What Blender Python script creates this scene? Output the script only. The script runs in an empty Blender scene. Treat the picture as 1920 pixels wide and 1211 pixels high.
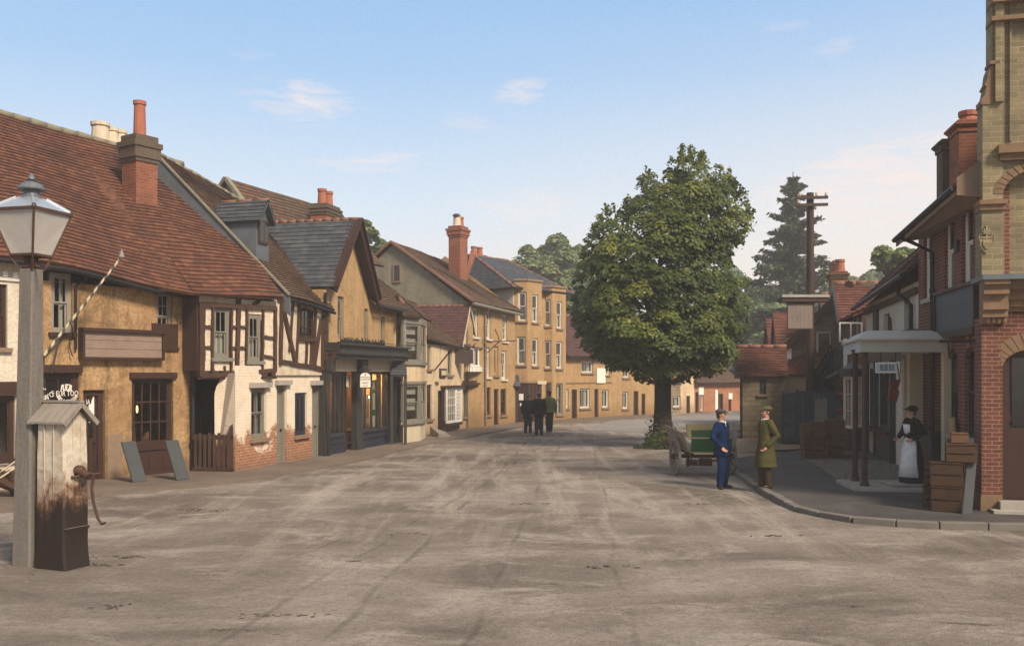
import bpy, math, random
import numpy as np
from mathutils import Vector, Matrix, noise
V = Vector
rnd = random.Random(7)
SC = bpy.context.scene
COL = SC.collection
F, CX, HY, H = 1800.0, 960.0, 700.0, 2.55      # focal length in px, optical axis, horizon row, eye height
R = math.radians
UP = V((0, 0, 1))
def P(px, py, D): return V(((px - CX) * D / F, D, H - (py - HY) * D / F))
def G(px, py, z=0.0):
    return P(px, py, (H - z) * F / (py - HY))
def W(px, D): return V(((px - CX) * D / F, D, 0))
INV = {}

class FR:
    """facade frame: s along the wall (left to right seen from the street), d outwards, z up"""
    def __init__(s, A, B):
        s.O = V((A.x, A.y, 0)); e = V((B.x - A.x, B.y - A.y, 0)); s.L = e.length
        s.e = e.normalized(); s.n = V((s.e.y, -s.e.x, 0))
    def p(s, a, z, d=0.0): return s.O + s.e * a + s.n * d + V((0, 0, z))
    def pp(s, px, py, off=0.0):
        "world point where the sight line through a pixel meets the plane off metres behind the wall"
        r = V(((px - CX) / F, 1, -(py - HY) / F))
        o = s.O - s.n * off
        t = (o - V((0, 0, H))).dot(s.n) / r.dot(s.n)
        return V((0, 0, H)) + r * t
    def hit(s, px, py, off=0.0):
        w = s.pp(px, py, off); return (w - s.O).dot(s.e), w.z
    def rect(s, x0, y0, x1, y1, off=0.0):
        a = s.hit(x0, (y0 + y1) / 2, off)[0]; b = s.hit(x1, (y0 + y1) / 2, off)[0]
        xm = (x0 + x1) / 2
        return (a, b, s.hit(xm, y1, off)[1], s.hit(xm, y0, off)[1])
    def sub(s, a, d=0.0, ang=0.0):
        f = FR(V((0, 0, 0)), V((1, 0, 0)))
        f.O = s.O + s.e * a + s.n * d
        f.e = Matrix.Rotation(ang, 3, 'Z') @ s.e; f.n = Matrix.Rotation(ang, 3, 'Z') @ s.n
        return f

class MB:
    def __init__(s): s.v = []; s.f = []; s.uv = {}
    def add(s, vs, fs):
        k = len(s.v); s.v.extend(vs); s.f.extend([tuple(i + k for i in f) for f in fs]); return s
    def poly(s, *pts): return s.add([V(p) for p in pts], [tuple(range(len(pts)))])
    def hexa(s, a, b):
        "a: four bottom points counter-clockwise, b: four top points"
        return s.add(list(a) + list(b), [(3, 2, 1, 0), (4, 5, 6, 7), (0, 1, 5, 4), (1, 2, 6, 5), (2, 3, 7, 6), (3, 0, 4, 7)])
    def box(s, x0, x1, y0, y1, z0, z1, M=None):
        q = [V((x0, y0, z0)), V((x1, y0, z0)), V((x1, y1, z0)), V((x0, y1, z0)), V((x0, y0, z1)), V((x1, y0, z1)), V((x1, y1, z1)), V((x0, y1, z1))]
        if M is not None: q = [M @ p for p in q]
        return s.hexa(q[:4], q[4:])
    def fbox(s, fr, s0, s1, z0, z1, d0, d1):
        a = [fr.p(s0, z0, d1), fr.p(s1, z0, d1), fr.p(s1, z0, d0), fr.p(s0, z0, d0)]
        b = [fr.p(s0, z1, d1), fr.p(s1, z1, d1), fr.p(s1, z1, d0), fr.p(s0, z1, d0)]
        return s.hexa(a, b)
    def bar(s, p, q, w, h=None, up=None):
        p, q = V(p), V(q); h = h or w; d = (q - p).normalized()
        u = V(up) if up is not None else (UP if abs(d.z) < .95 else V((0, 1, 0)))
        x = d.cross(u).normalized() * w / 2; y = x.cross(d).normalized() * h / 2
        return s.hexa([p - x - y, p + x - y, p + x + y, p - x + y], [q - x - y, q + x - y, q + x + y, q - x + y])
    def prism(s, pts, ext):
        "closed extrusion of a polygon"
        pts = [V(p) for p in pts]; n = len(pts); ext = V(ext)
        return s.add(pts + [p + ext for p in pts], [tuple(range(n))[::-1], tuple(range(n, 2 * n))] + [(i, (i + 1) % n, n + (i + 1) % n, n + i) for i in range(n)])
    def tube(s, pts, rad, n=8, cap=True):
        pts = [V(p) for p in pts]
        if not isinstance(rad, (list, tuple)): rad = [rad] * len(pts)
        k = len(s.v); prev = None
        for i, p in enumerate(pts):
            t = (pts[min(i + 1, len(pts) - 1)] - pts[max(i - 1, 0)]).normalized()
            if prev is None: x = t.cross(UP if abs(t.z) < .9 else V((0, 1, 0))).normalized()
            else: x = (prev - t * prev.dot(t)).normalized()
            prev = x; y = t.cross(x)
            for j in range(n):
                a = 2 * math.pi * j / n
                s.v.append(p + (x * math.cos(a) + y * math.sin(a)) * rad[i])
        for i in range(len(pts) - 1):
            for j in range(n):
                a = k + i * n + j; b = k + i * n + (j + 1) % n
                s.f.append((a, b, b + n, a + n))
        if cap:
            s.f.append(tuple(range(k, k + n))[::-1]); e = k + (len(pts) - 1) * n; s.f.append(tuple(range(e, e + n)))
        return s
    def lathe(s, c, prof, n=16, sx=1, sy=1, rot=0.0):
        "prof: list of (radius, z) from the bottom up; closed"
        c = V(c); k = len(s.v)
        for r, z in prof:
            for j in range(n):
                a = 2 * math.pi * j / n + rot
                s.v.append(c + V((r * sx * math.cos(a), r * sy * math.sin(a), z)))
        for i in range(len(prof) - 1):
            for j in range(n):
                a = k + i * n + j; b = k + i * n + (j + 1) % n
                s.f.append((a, b, b + n, a + n))
        s.f.append(tuple(range(k, k + n))[::-1]); e = k + (len(prof) - 1) * n; s.f.append(tuple(range(e, e + n)))
        return s
    def ball(s, c, r, n=12, m=8, M=None):
        c = V(c); r = V(r) if isinstance(r, (tuple, list, Vector)) else V((r, r, r)); k = len(s.v)
        L = []
        for i in range(1, m):
            t = math.pi * i / m
            for j in range(n):
                a = 2 * math.pi * j / n
                L.append(V((r.x * math.sin(t) * math.cos(a), r.y * math.sin(t) * math.sin(a), -r.z * math.cos(t))))
        L += [V((0, 0, -r.z)), V((0, 0, r.z))]
        if M is not None: L = [M @ p for p in L]
        s.v.extend([c + p for p in L])
        for i in range(m - 2):
            for j in range(n):
                a = k + i * n + j; b = k + i * n + (j + 1) % n
                s.f.append((a, b, b + n, a + n))
        bot = k + (m - 1) * n; top = bot + 1; e = k + (m - 2) * n
        for j in range(n):
            s.f.append((bot, k + (j + 1) % n, k + j)); s.f.append((top, e + j, e + (j + 1) % n))
        return s
    def build(s, name, mat, parent=None, smooth=False, origin=None, uv=True, bevel=0):
        me = bpy.data.meshes.new(name)
        if parent is not None: inv = INV[parent.name]
        else:
            if origin is None:
                mn = [min(p[i] for p in s.v) for i in range(3)]; mx = [max(p[i] for p in s.v) for i in range(3)]
                origin = V(((mn[0] + mx[0]) / 2, (mn[1] + mx[1]) / 2, mn[2]))
            inv = Matrix.Translation(-V(origin))
        me.from_pydata([inv @ V(p) for p in s.v], [], s.f)
        if uv and len(s.f):
            lay = me.uv_layers.new(name='UVMap')
            co = np.empty(2 * len(me.loops), np.float32); k = 0
            vs = s.v
            for fi, f in enumerate(s.f):
                if fi in s.uv:
                    for q in s.uv[fi]: co[k] = q[0]; co[k + 1] = q[1]; k += 2
                    continue
                a = V(vs[f[0]])
                nn = V((0, 0, 0))
                for i in range(1, len(f) - 1): nn += (V(vs[f[i]]) - a).cross(V(vs[f[i + 1]]) - a)
                if nn.length < 1e-12: nn = V((0, 0, 1))
                nn.normalize()
                if abs(nn.z) > .97: h, u = V((1, 0, 0)), V((0, 1, 0))
                elif abs(nn.z) < .2: h, u = V((UP.cross(nn).x, UP.cross(nn).y, 0)).normalized(), UP
                else:
                    h = UP.cross(nn).normalized(); u = nn.cross(h)
                for i in f:
                    p = vs[i]; co[k] = h.dot(p); co[k + 1] = u.dot(p); k += 2
            lay.data.foreach_set('uv', co)
        if mat is not None: me.materials.append(mat)
        if smooth: me.polygons.foreach_set('use_smooth', [True] * len(me.polygons))
        me.update()
        o = bpy.data.objects.new(name, me); COL.objects.link(o)
        if parent is not None: o.parent = parent
        else: o.location = origin
        INV[o.name] = inv.copy()
        if bevel:
            b = o.modifiers.new('Bevel', 'BEVEL'); b.width = bevel; b.segments = 2; b.limit_method = 'ANGLE'
        return o

def tag(o, label=None, cat=None, group=None, kind=None):
    if label: o['label'] = label
    if cat: o['category'] = cat
    if group: o['group'] = group
    if kind: o['kind'] = kind
    return o
def empty(name, loc, rz=0, label=None, cat=None, group=None):
    o = bpy.data.objects.new(name, None); COL.objects.link(o)
    o.location = loc; o.rotation_euler = (0, 0, rz); o.empty_display_size = .2
    INV[o.name] = (Matrix.Translation(V(loc)) @ Matrix.Rotation(rz, 4, 'Z')).inverted()
    return tag(o, label, cat, group)
def copy_tree(o, parent=None):
    c = o.copy(); COL.objects.link(c)
    if parent is not None: c.parent = parent
    INV[c.name] = INV[o.name]
    for ch in list(o.children): copy_tree(ch, c)
    return c
def text_mesh(body, size, M, extrude=.002, align='CENTER', sx=1.0):
    "lettering as mesh data in world space, M places its xy plane"
    cu = bpy.data.curves.new('lettering', 'FONT'); cu.body = body; cu.size = size; cu.align_x = align; cu.align_y = 'CENTER'
    cu.extrude = extrude; cu.resolution_u = 2
    o = bpy.data.objects.new('lettering', cu); me = o.to_mesh()
    vs = [M @ V((v.co.x * sx, v.co.y, v.co.z)) for v in me.vertices]; fs = [tuple(p.vertices) for p in me.polygons]
    o.to_mesh_clear(); bpy.data.objects.remove(o); bpy.data.curves.remove(cu)
    return vs, fs
def facemat(fr, a, z, d):
    return Matrix(((fr.e.x, 0, fr.n.x, 0), (fr.e.y, 0, fr.n.y, 0), (0, 1, 0, 0), (0, 0, 0, 1))).copy() if False else Matrix.Translation(fr.p(a, z, d)) @ Matrix(((fr.e.x, 0, fr.n.x, 0), (fr.e.y, 0, fr.n.y, 0), (0, 1, 0, 0), (0, 0, 0, 1)))

# ------------------------------------------------------------------ materials
class NT:
    def __init__(s, name):
        s.m = bpy.data.materials.new(name); s.m.use_nodes = True; s.t = s.m.node_tree; s.t.nodes.clear()
        s.out = s.t.nodes.new('ShaderNodeOutputMaterial')
    def n(s, typ, ins=None, **props):
        nd = s.t.nodes.new('ShaderNode' + typ)
        for k, v in props.items(): setattr(nd, k, v)
        for k, v in (ins or {}).items():
            sk = nd.inputs[k]
            if isinstance(v, bpy.types.NodeSocket): s.t.links.new(v, sk)
            else:
                if isinstance(v, tuple) and len(v) == 3 and sk.type == 'RGBA': v = v + (1,)
                sk.default_value = v
        return nd
    def uv(s): return s.n('TexCoord').outputs['UV']
    def pos(s): return s.n('NewGeometry').outputs['Position']
    def map(s, vec, scale=(1, 1, 1), loc=(0, 0, 0), rot=(0, 0, 0)):
        return s.n('Mapping', {'Vector': vec, 'Scale': scale, 'Location': loc, 'Rotation': rot}).outputs[0]
    def noise(s, vec, scale, detail=4, rough=.55, dist=0.0):
        return s.n('TexNoise', {'Vector': vec, 'Scale': scale, 'Detail': detail, 'Roughness': rough, 'Distortion': dist}).outputs['Fac']
    def ramp(s, fac, stops):
        nd = s.n('ValToRGB', {'Fac': fac}); r = nd.color_ramp
        while len(r.elements) < len(stops): r.elements.new(.5)
        for e, (p, c) in zip(r.elements, stops):
            e.position = p; e.color = (c, c, c, 1) if isinstance(c, (int, float)) else tuple(c) + (1,)
        return nd.outputs['Color']
    def mix(s, fac, a, b, mode='MIX'):
        return s.n('Mix', {0: fac, 6: a, 7: b}, data_type='RGBA', blend_type=mode).outputs[2]
    def math(s, op, a, b=0.0, c=0.0):
        return s.n('Math', {0: a, 1: b, 2: c}, operation=op).outputs[0]
    def rng(s, v, a, b, c=0.0, d=1.0):
        return s.n('MapRange', {'Value': v, 'From Min': a, 'From Max': b, 'To Min': c, 'To Max': d}).outputs[0]
    def bump(s, h, strength=.3, dist=.01, normal=None):
        ins = {'Height': h, 'Strength': strength, 'Distance': dist}
        if normal is not None: ins['Normal'] = normal
        return s.n('Bump', ins).outputs[0]
    def sep(s, v): return s.n('SeparateXYZ', {'Vector': v}).outputs
    def done(s, col, rough=.8, bump=None, metal=0.0, spec=.3, **kw):
        ins = {'Base Color': col, 'Roughness': rough, 'Metallic': metal, 'Specular IOR Level': spec}
        if bump is not None: ins['Normal'] = bump
        ins.update(kw)
        b = s.n('BsdfPrincipled', ins); s.t.links.new(b.outputs[0], s.out.inputs[0]); return s.m

def m_plain(name, col, rough=.6, metal=0.0, var=.25, scale=6, bump=.15, spec=.3, bscale=40):
    t = NT(name); p = t.pos(); f = t.noise(p, scale, 5)
    c = t.mix(f, tuple(x * (1 - var) for x in col), tuple(min(1, x * (1 + var)) for x in col))
    return t.done(c, rough, t.bump(t.noise(p, bscale, 3), bump, .01), metal, spec)
def m_wood(name, c1, c2, rough=.65, scale=3.0, bump=.3, vert=True):
    t = NT(name); uv = t.uv()
    g = t.noise(t.map(uv, (14, 1.2, 1) if vert else (1.2, 14, 1)), scale, 6, .65, .4)
    c = t.mix(t.rng(g, .3, .7), c1, c2)
    c = t.mix(t.rng(t.noise(uv, 1.7, 4), .5, .75, 0, .5), c, tuple(x * .45 for x in c1))
    return t.done(c, rough, t.bump(g, bump, .01))
def m_plaster(name, c1, c2, stain=(.16, .11, .07), fine=60, bump=.5, damp=.5, patch=.5):
    t = NT(name); uv = t.uv(); big = t.noise(uv, .9, 5, .6); mid = t.noise(uv, 5, 5, .65); fi = t.noise(uv, fine, 3, .7)
    c = t.mix(t.rng(big, .35, .65), c1, c2)
    c = t.mix(t.rng(fi, .42, .62, 0, .7), c, tuple(x * .55 for x in c1))
    m2_ = t.noise(uv, 13, 4, .75); c = t.mix(t.rng(m2_, .46, .62, 0, .6), c, tuple(x * .62 for x in c2))
    blot = t.noise(uv, 2.3, 6, .72, .8); c = t.mix(t.rng(blot, .49, .62, 0, patch), c, tuple(x * .6 + y * .2 for x, y in zip(c2, stain)))
    crk = t.n('TexVoronoi', {'Vector': t.map(uv, (1, 1.3, 1)), 'Scale': .55}, feature='DISTANCE_TO_EDGE').outputs['Distance']; c = t.mix(t.math('MULTIPLY', t.rng(crk, .012, 0, 0, .6), t.rng(big, .48, .6)), c, tuple(x * .35 for x in c2))
    streak = t.noise(t.map(uv, (3.5, .35, 1)), 1.0, 5, .6)
    c = t.mix(t.math('MULTIPLY', t.rng(streak, .46, .66, 0, patch), t.rng(mid, .34, .56)), c, stain)
    v = t.sep(uv)[1]
    d = t.rng(t.math('ADD', v, t.math('MULTIPLY', big, -1.3)), .35, -.6, 0, damp)
    c = t.mix(d, c, stain)
    h = t.math('ADD', t.math('MULTIPLY', fi, .6), t.math('MULTIPLY', mid, .8))
    return t.done(c, .9, t.bump(h, bump, .012), spec=.15)
def brick_nodes(t, uv, c1, c2, mortar, bw=.225, bh=.075, ms=.007):
    b = t.n('TexBrick', {'Vector': uv, 'Color1': c1, 'Color2': c2, 'Mortar': mortar, 'Scale': 1.0, 'Mortar Size': ms, 'Mortar Smooth': .2, 'Bias': 0.0, 'Brick Width': bw, 'Row Height': bh})
    return b.outputs['Color'], b.outputs['Fac']
def m_brick(name, c1, c2, mortar, bw=.225, bh=.075, ms=.007, soot=(.05, .035, .03), sootf=.45, bump=.5, wob=.012):
    t = NT(name); uv0 = t.uv()
    wv = t.n('TexNoise', {'Vector': uv0, 'Scale': 3.0, 'Detail': 3}).outputs['Color']
    uv = t.n('VectorMath', {0: uv0, 1: t.n('VectorMath', {0: wv, 1: (wob, wob, 0)}, operation='MULTIPLY').outputs[0]}, operation='ADD').outputs[0]
    c, f = brick_nodes(t, uv, c1, c2, mortar, bw, bh, ms)
    n1 = t.noise(uv, 9, 5, .7); n2 = t.noise(uv, 1.1, 5, .6)
    c = t.mix(t.rng(n1, .3, .75, 0, .5), c, tuple(x * .5 for x in c1))
    c = t.mix(t.rng(n2, .45, .75, 0, sootf), c, soot)
    h = t.math('SUBTRACT', t.math('MULTIPLY', n1, .4), f)
    return t.done(c, .88, t.bump(h, bump, .012), spec=.15)
def m_tile(name, c1, c2, c3, moss=(.06, .06, .03), bw=.17, bh=.15, mossf=.6, rough=.85, dark=(.012, .009, .008)):
    t = NT(name); uv0 = t.uv()
    wv = t.n('TexNoise', {'Vector': uv0, 'Scale': 1.3, 'Detail': 4}).outputs['Color']
    uv = t.n('VectorMath', {0: uv0, 1: t.n('VectorMath', {0: wv, 1: (.03, .0, 0)}, operation='MULTIPLY').outputs[0]}, operation='ADD').outputs[0]
    c, f = brick_nodes(t, uv, c1, c2, dark, bw, bh, .006)
    w = t.n('TexWhiteNoise', {'Vector': t.n('VectorMath', {0: t.map(uv, (1 / bw, 1 / bh, 1))}, operation='FLOOR').outputs[0]}).outputs['Value']
    c = t.mix(t.rng(w, .55, 1, 0, .8), c, c3)
    n1 = t.noise(uv0, .55, 6, .65); n2 = t.noise(uv0, 7, 5, .7)
    c = t.mix(t.rng(n1, .5, .72, 0, mossf), c, moss)
    c = t.mix(t.rng(n2, .4, .8, 0, .55), c, tuple(x * .45 for x in c1))
    return t.done(c, rough, t.bump(t.math('SUBTRACT', n2, f), .5, .015), spec=.2)
def m_glass(name, tint=(.75, .78, .76), refl=.1, rough=.04):
    t = NT(name)
    wob = t.bump(t.noise(t.uv(), 2.2, 2), .12, .03)
    gl = t.n('BsdfGlossy', {'Color': (.9, .92, .95), 'Roughness': rough, 'Normal': wob}); tr = t.n('BsdfTransparent', {'Color': tint})
    fr = t.n('LayerWeight', {'Blend': .25, 'Normal': wob}).outputs['Fresnel']
    mx = t.n('MixShader', {0: t.math('ADD', t.math('MULTIPLY', fr, .8), refl), 1: tr.outputs[0], 2: gl.outputs[0]})
    t.t.links.new(mx.outputs[0], t.out.inputs[0]); return t.m
def m_leaf(name, c1, c2, c3, trans=.35):
    t = NT(name); a = t.n('Attribute', attribute_name='rnd').outputs['Fac']  # tone per leaf; on the lime it carries painted light and shade
    c = t.ramp(a, [(0, c1), (.55, c2), (1, c3)])
    p = t.pos(); c = t.mix(t.rng(t.noise(p, .9, 3), .35, .7, 0, .55), c, tuple(x * .55 for x in c2))
    b = t.n('BsdfPrincipled', {'Base Color': c, 'Roughness': .55, 'Specular IOR Level': .3})
    tl = t.n('BsdfTranslucent', {'Color': t.mix(.5, c, (.12, .16, .02))})
    mx = t.n('MixShader', {0: trans, 1: b.outputs[0], 2: tl.outputs[0]})
    t.t.links.new(mx.outputs[0], t.out.inputs[0]); return t.m
def m_emit(name, col, s):
    t = NT(name); e = t.n('Emission', {'Color': col, 'Strength': s}); t.t.links.new(e.outputs[0], t.out.inputs[0]); return t.m
M = {}
M['yellow'] = m_plaster('yellow_roughcast', (.5, .325, .165), (.33, .195, .09), fine=15, bump=.9, stain=(.11, .065, .03), patch=.85)
M['ochre'] = m_plaster('ochre_render', (.53, .355, .18), (.44, .285, .135), fine=40, bump=.25, stain=(.2, .11, .05))
M['tan'] = m_plaster('tan_render', (.5, .325, .16), (.4, .255, .12), fine=40, bump=.2, stain=(.2, .115, .05), damp=.7)
M['cream'] = m_plaster('cream_render', (.76, .6, .4), (.66, .49, .3), fine=70, bump=.2, stain=(.3, .19, .1), damp=.8)
M['whitewash'] = m_plaster('cream_limewash', (.74, .66, .53), (.66, .57, .44), fine=30, bump=.4, stain=(.3, .21, .13), damp=.6)
M['greywash'] = m_plaster('grey_gable_render', (.34, .3, .21), (.24, .21, .15), fine=20, bump=.4, stain=(.09, .085, .06))
M['stone'] = m_brick('rubble_stone', (.31, .245, .155), (.2, .155, .1), (.18, .145, .1), bw=.42, bh=.19, ms=.018, sootf=.5, soot=(.09, .07, .05), bump=.8, wob=.11)
M['towerstone'] = m_brick('yellow_stone_brick', (.32, .26, .145), (.2, .16, .085), (.36, .31, .22), sootf=.8, soot=(.11, .095, .07), bh=.1, bw=.3, ms=.01, bump=.9)
M['redbrick'] = m_brick('red_brick', (.195, .068, .045), (.13, .043, .029), (.3, .225, .17), ms=.008)
M['brownbrick'] = m_brick('brown_brick', (.2, .1, .055), (.15, .075, .04), (.2, .15, .1))
M['chimbrick'] = m_brick('orange_chimney_brick', (.31, .1, .052), (.23, .072, .038), (.3, .21, .15), sootf=.55)
M['sootbrick'] = m_brick('sooty_brick', (.13, .1, .07), (.1, .07, .05), (.16, .13, .1))
M['whitebrick'] = m_brick('white_painted_brick', (.72, .68, .58), (.68, .63, .53), (.4, .35, .28), ms=.004, sootf=.35, soot=(.3, .25, .19), bump=.35)
M['farbrick'] = m_brick('orange_brick_far', (.42, .17, .08), (.36, .14, .06), (.4, .28, .2))
M['redtile'] = m_tile('red_clay_tiles', (.145, .058, .035), (.092, .042, .028), (.195, .086, .048), moss=(.045, .03, .027), mossf=.85)
M['browntile'] = m_tile('brown_clay_tiles', (.115, .07, .046), (.085, .052, .036), (.165, .09, .055), moss=(.07, .066, .04), mossf=.85)
M['darktile'] = m_tile('dark_brown_tiles', (.115, .06, .045), (.085, .045, .035), (.16, .08, .055), moss=(.045, .035, .03))
M['purpletile'] = m_tile('plum_clay_tiles', (.105, .05, .047), (.08, .037, .037), (.13, .06, .05), moss=(.05, .032, .03), mossf=.35)
M['rusttile'] = m_tile('rust_clay_tiles', (.15, .056, .04), (.11, .042, .03), (.2, .085, .058), moss=(.07, .04, .03), mossf=.4)
M['slate'] = m_tile('grey_slates', (.075, .08, .09), (.055, .06, .068), (.11, .115, .12), moss=(.04, .042, .042), bw=.24, bh=.17, mossf=.4, rough=.55)
M['ridge'] = m_plain('ridge_tiles', (.2, .1, .065), .85, var=.5, scale=4, bump=.4)
M['ridgegrey'] = m_plain('lichened_ridge', (.2, .18, .13), .9, var=.4, scale=5, bump=.5)
M['lead'] = m_plain('lead_flashing', (.13, .145, .16), .5, .3, var=.35, scale=3)
M['timber'] = m_wood('dark_oak', (.042, .021, .014), (.08, .04, .026), .75)
M['brownwood'] = m_wood('brown_painted_wood', (.055, .026, .017), (.034, .016, .011), .5)
M['boardwood'] = m_wood('weathered_signboard', (.28, .205, .155), (.19, .13, .1), .7, vert=False)
M['crate'] = m_wood('crate_wood', (.085, .043, .02), (.04, .02, .01), .75, vert=False)
M['cratedark'] = m_wood('dark_crate_wood', (.17, .082, .042), (.1, .046, .025), .7, vert=False)
M['greywood'] = m_wood('grey_weathered_wood', (.31, .27, .22), (.18, .155, .13), .8)
M['greypaint'] = m_plain('grey_green_paint', (.19, .175, .14), .5, var=.2, bump=.1)
M['bluepaint'] = m_plain('navy_paint', (.022, .026, .042), .4, var=.3, bump=.1)
M['darkpaint'] = m_plain('charcoal_paint', (.035, .034, .032), .45, var=.35, bump=.1)
M['bluegate'] = m_wood('faded_blue_boards', (.035, .05, .07), (.05, .068, .09), .7)
M['gategrey'] = m_wood('faded_grey_boards', (.1, .11, .12), (.07, .08, .09), .75)
M['whitepaint'] = m_plain('white_paint', (.72, .68, .6), .5, var=.12, scale=8, bump=.1)
M['creampaint'] = m_plain('cream_paint', (.5, .43, .3), .5, var=.2, scale=5, bump=.1)
M['palegreen'] = m_plain('pale_grey_green_paint', (.41, .4, .34), .55, var=.2, scale=4, bump=.12)
M['paleblue'] = m_plain('pale_blue_paint', (.42, .5, .5), .55, var=.1, scale=4, bump=.1)
M['sill'] = m_plain('stone_sill', (.22, .15, .1), .8, var=.3)
M['palestone'] = m_plain('pale_stone', (.33, .3, .255), .85, var=.3, scale=4, bump=.4)
M['stonetrim'] = m_plain('carved_sandstone', (.2, .125, .07), .85, var=.4, scale=7, bump=.5)
M['glass'] = m_glass('window_glass', refl=.07)
M['shopglass'] = m_glass('shop_glass', tint=(.92, .93, .9), refl=.03)
def _lamp():
    t = NT('milky_lantern_glass'); d = t.n('BsdfDiffuse', {'Color': t.mix(t.noise(t.pos(), 6, 4), (.66, .63, .58), (.86, .84, .8))}); tr = t.n('BsdfTransparent', {'Color': (.85, .83, .8)}); g = t.n('BsdfGlossy', {'Roughness': .15})
    a = t.n('MixShader', {0: .5, 1: tr.outputs[0], 2: d.outputs[0]}); b = t.n('MixShader', {0: .08, 1: a.outputs[0], 2: g.outputs[0]}); t.t.links.new(b.outputs[0], t.out.inputs[0]); return t.m
M['lampglass'] = _lamp()
M['curtain'] = m_plain('net_curtain', (.62, .58, .5), .9, var=.15, scale=9, bump=.1)
M['dark'] = m_plain('passage_shade', (.02, .016, .013), .9)  # near-black colour paints the passage's unlit depth onto its walls
M['iron'] = m_plain('black_iron', (.022, .02, .02), .5, .4, var=.4, bump=.25)
M['mud'] = m_plain('dark_mud', (.075, .056, .043), .8, var=.5, scale=12, bump=.6)
M['grit'] = m_plain('road_grit', (.17, .135, .108), .9, var=.6, scale=9)
M['sashwhite'] = m_plain('aged_white_paint', (.54, .49, .41), .5, var=.2, scale=6, bump=.1)
M['rust'] = m_plain('rusty_iron', (.075, .04, .027), .75, .2, var=.5, bump=.4)
M['zinc'] = m_plain('galvanised_roof', (.42, .47, .52), .35, .55, var=.2)
M['pot'] = m_plain('terracotta_pot', (.32, .115, .068), .85, var=.25, scale=5, bump=.2)
M['palepot'] = m_plain('buff_chimney_pot', (.55, .46, .34), .85, var=.25, scale=5, bump=.2)
M['letter'] = m_plain('white_lettering', (.75, .7, .6), .6, var=.15)
M['blackletter'] = m_plain('black_lettering', (.02, .018, .016), .6)
M['signgrey'] = m_plain('slate_sign_face', (.07, .08, .1), .55, var=.3, scale=2.5)
M['signbrown'] = m_wood('brown_sign_face', (.06, .038, .03), (.045, .028, .022), .6)
M['signboard2'] = m_wood('grey_oak_sign', (.24, .19, .16), (.17, .135, .115), .75)
M['red'] = m_plain('red_enamel', (.3, .045, .03), .5, var=.35)
M['paper'] = m_plain('pale_paper', (.7, .66, .56), .8, var=.1)
M['flag'] = m_plain('slate_slab', (.06, .064, .066), .75, var=.25, scale=3, bump=.3)
M['bulb'] = m_emit('lit_gas_mantle', (1, .6, .24, 1), 1.6)
M['bulb2'] = m_emit('lit_shop_lamp', (1, .5, .18, 1), 90)

def _cottage():
    t = NT('whitewash_over_brick'); uv = t.uv(); v = t.sep(uv)[1]
    c, f = brick_nodes(t, uv, (.42, .16, .07), (.3, .11, .05), (.42, .33, .24), ms=.009)
    n = t.noise(uv, .8, 6, .7, .6); n2 = t.noise(uv, 9, 5, .7)
    c = t.mix(t.rng(n2, .35, .75, 0, .6), c, (.16, .08, .045))
    w = t.mix(t.rng(t.noise(uv, 2.2, 5, .7), .35, .75), (.76, .66, .52), (.62, .5, .36))
    w = t.mix(t.math('MULTIPLY', f, .14), w, (.35, .27, .2))
    m = t.math('ADD', v, t.math('ADD', t.math('MULTIPLY', n, 2.6), t.math('MULTIPLY', n2, .5)))
    mask = t.rng(m, 2.36, 2.56)
    c = t.mix(mask, c, w)
    c = t.mix(t.rng(t.math('SUBTRACT', v, t.math('MULTIPLY', n2, .6)), .1, -.4, 0, .7), c, (.14, .1, .07))
    return t.done(c, .9, t.bump(t.math('SUBTRACT', t.math('ADD', n2, t.math('MULTIPLY', mask, .5)), f), .5, .012), spec=.15)
M['cottage'] = _cottage()
M['infill'] = m_plaster('limewash_infill', (.78, .68, .53), (.68, .56, .41), fine=25, bump=.4, stain=(.34, .22, .13), damp=0, patch=.6)

def _pump():
    t = NT('dirty_white_boards'); uv = t.uv(); v = t.sep(uv)[1]
    n = t.noise(t.map(uv, (5, 1, 1)), 1.5, 6, .7, .5); n2 = t.noise(uv, 14, 5, .7)
    c = t.mix(t.rng(n2, .3, .7), (.6, .54, .44), (.42, .36, .28))
    n3 = t.noise(uv, 2.6, 7, .72, .6); c = t.mix(t.rng(n3, .5, .7, 0, .6), c, (.3, .2, .12))
    m = t.math('SUBTRACT', v, t.math('ADD', t.math('MULTIPLY', n, .7), t.math('MULTIPLY', n3, 1.3)))
    c = t.mix(t.rng(m, .35, -.05), c, (.17, .085, .045))
    c = t.mix(t.rng(m, .05, -.2), c, (.022, .014, .01))
    return t.done(c, .7, t.bump(n2, .5, .012))
M['pump'] = _pump()
def _post():
    t = NT('weathered_lamp_post'); uv = t.uv(); n = t.noise(t.map(uv, (6, .7, 1)), 2, 6, .7, .3); n2 = t.noise(uv, 20, 5, .7)
    c = t.mix(t.rng(n, .3, .7), (.2, .18, .155), (.13, .115, .1)); c = t.mix(t.rng(n2, .4, .75, 0, .6), c, (.085, .07, .06))
    return t.done(c, .8, t.bump(t.math('ADD', n, n2), .5, .012))
M['post'] = _post()

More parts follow.
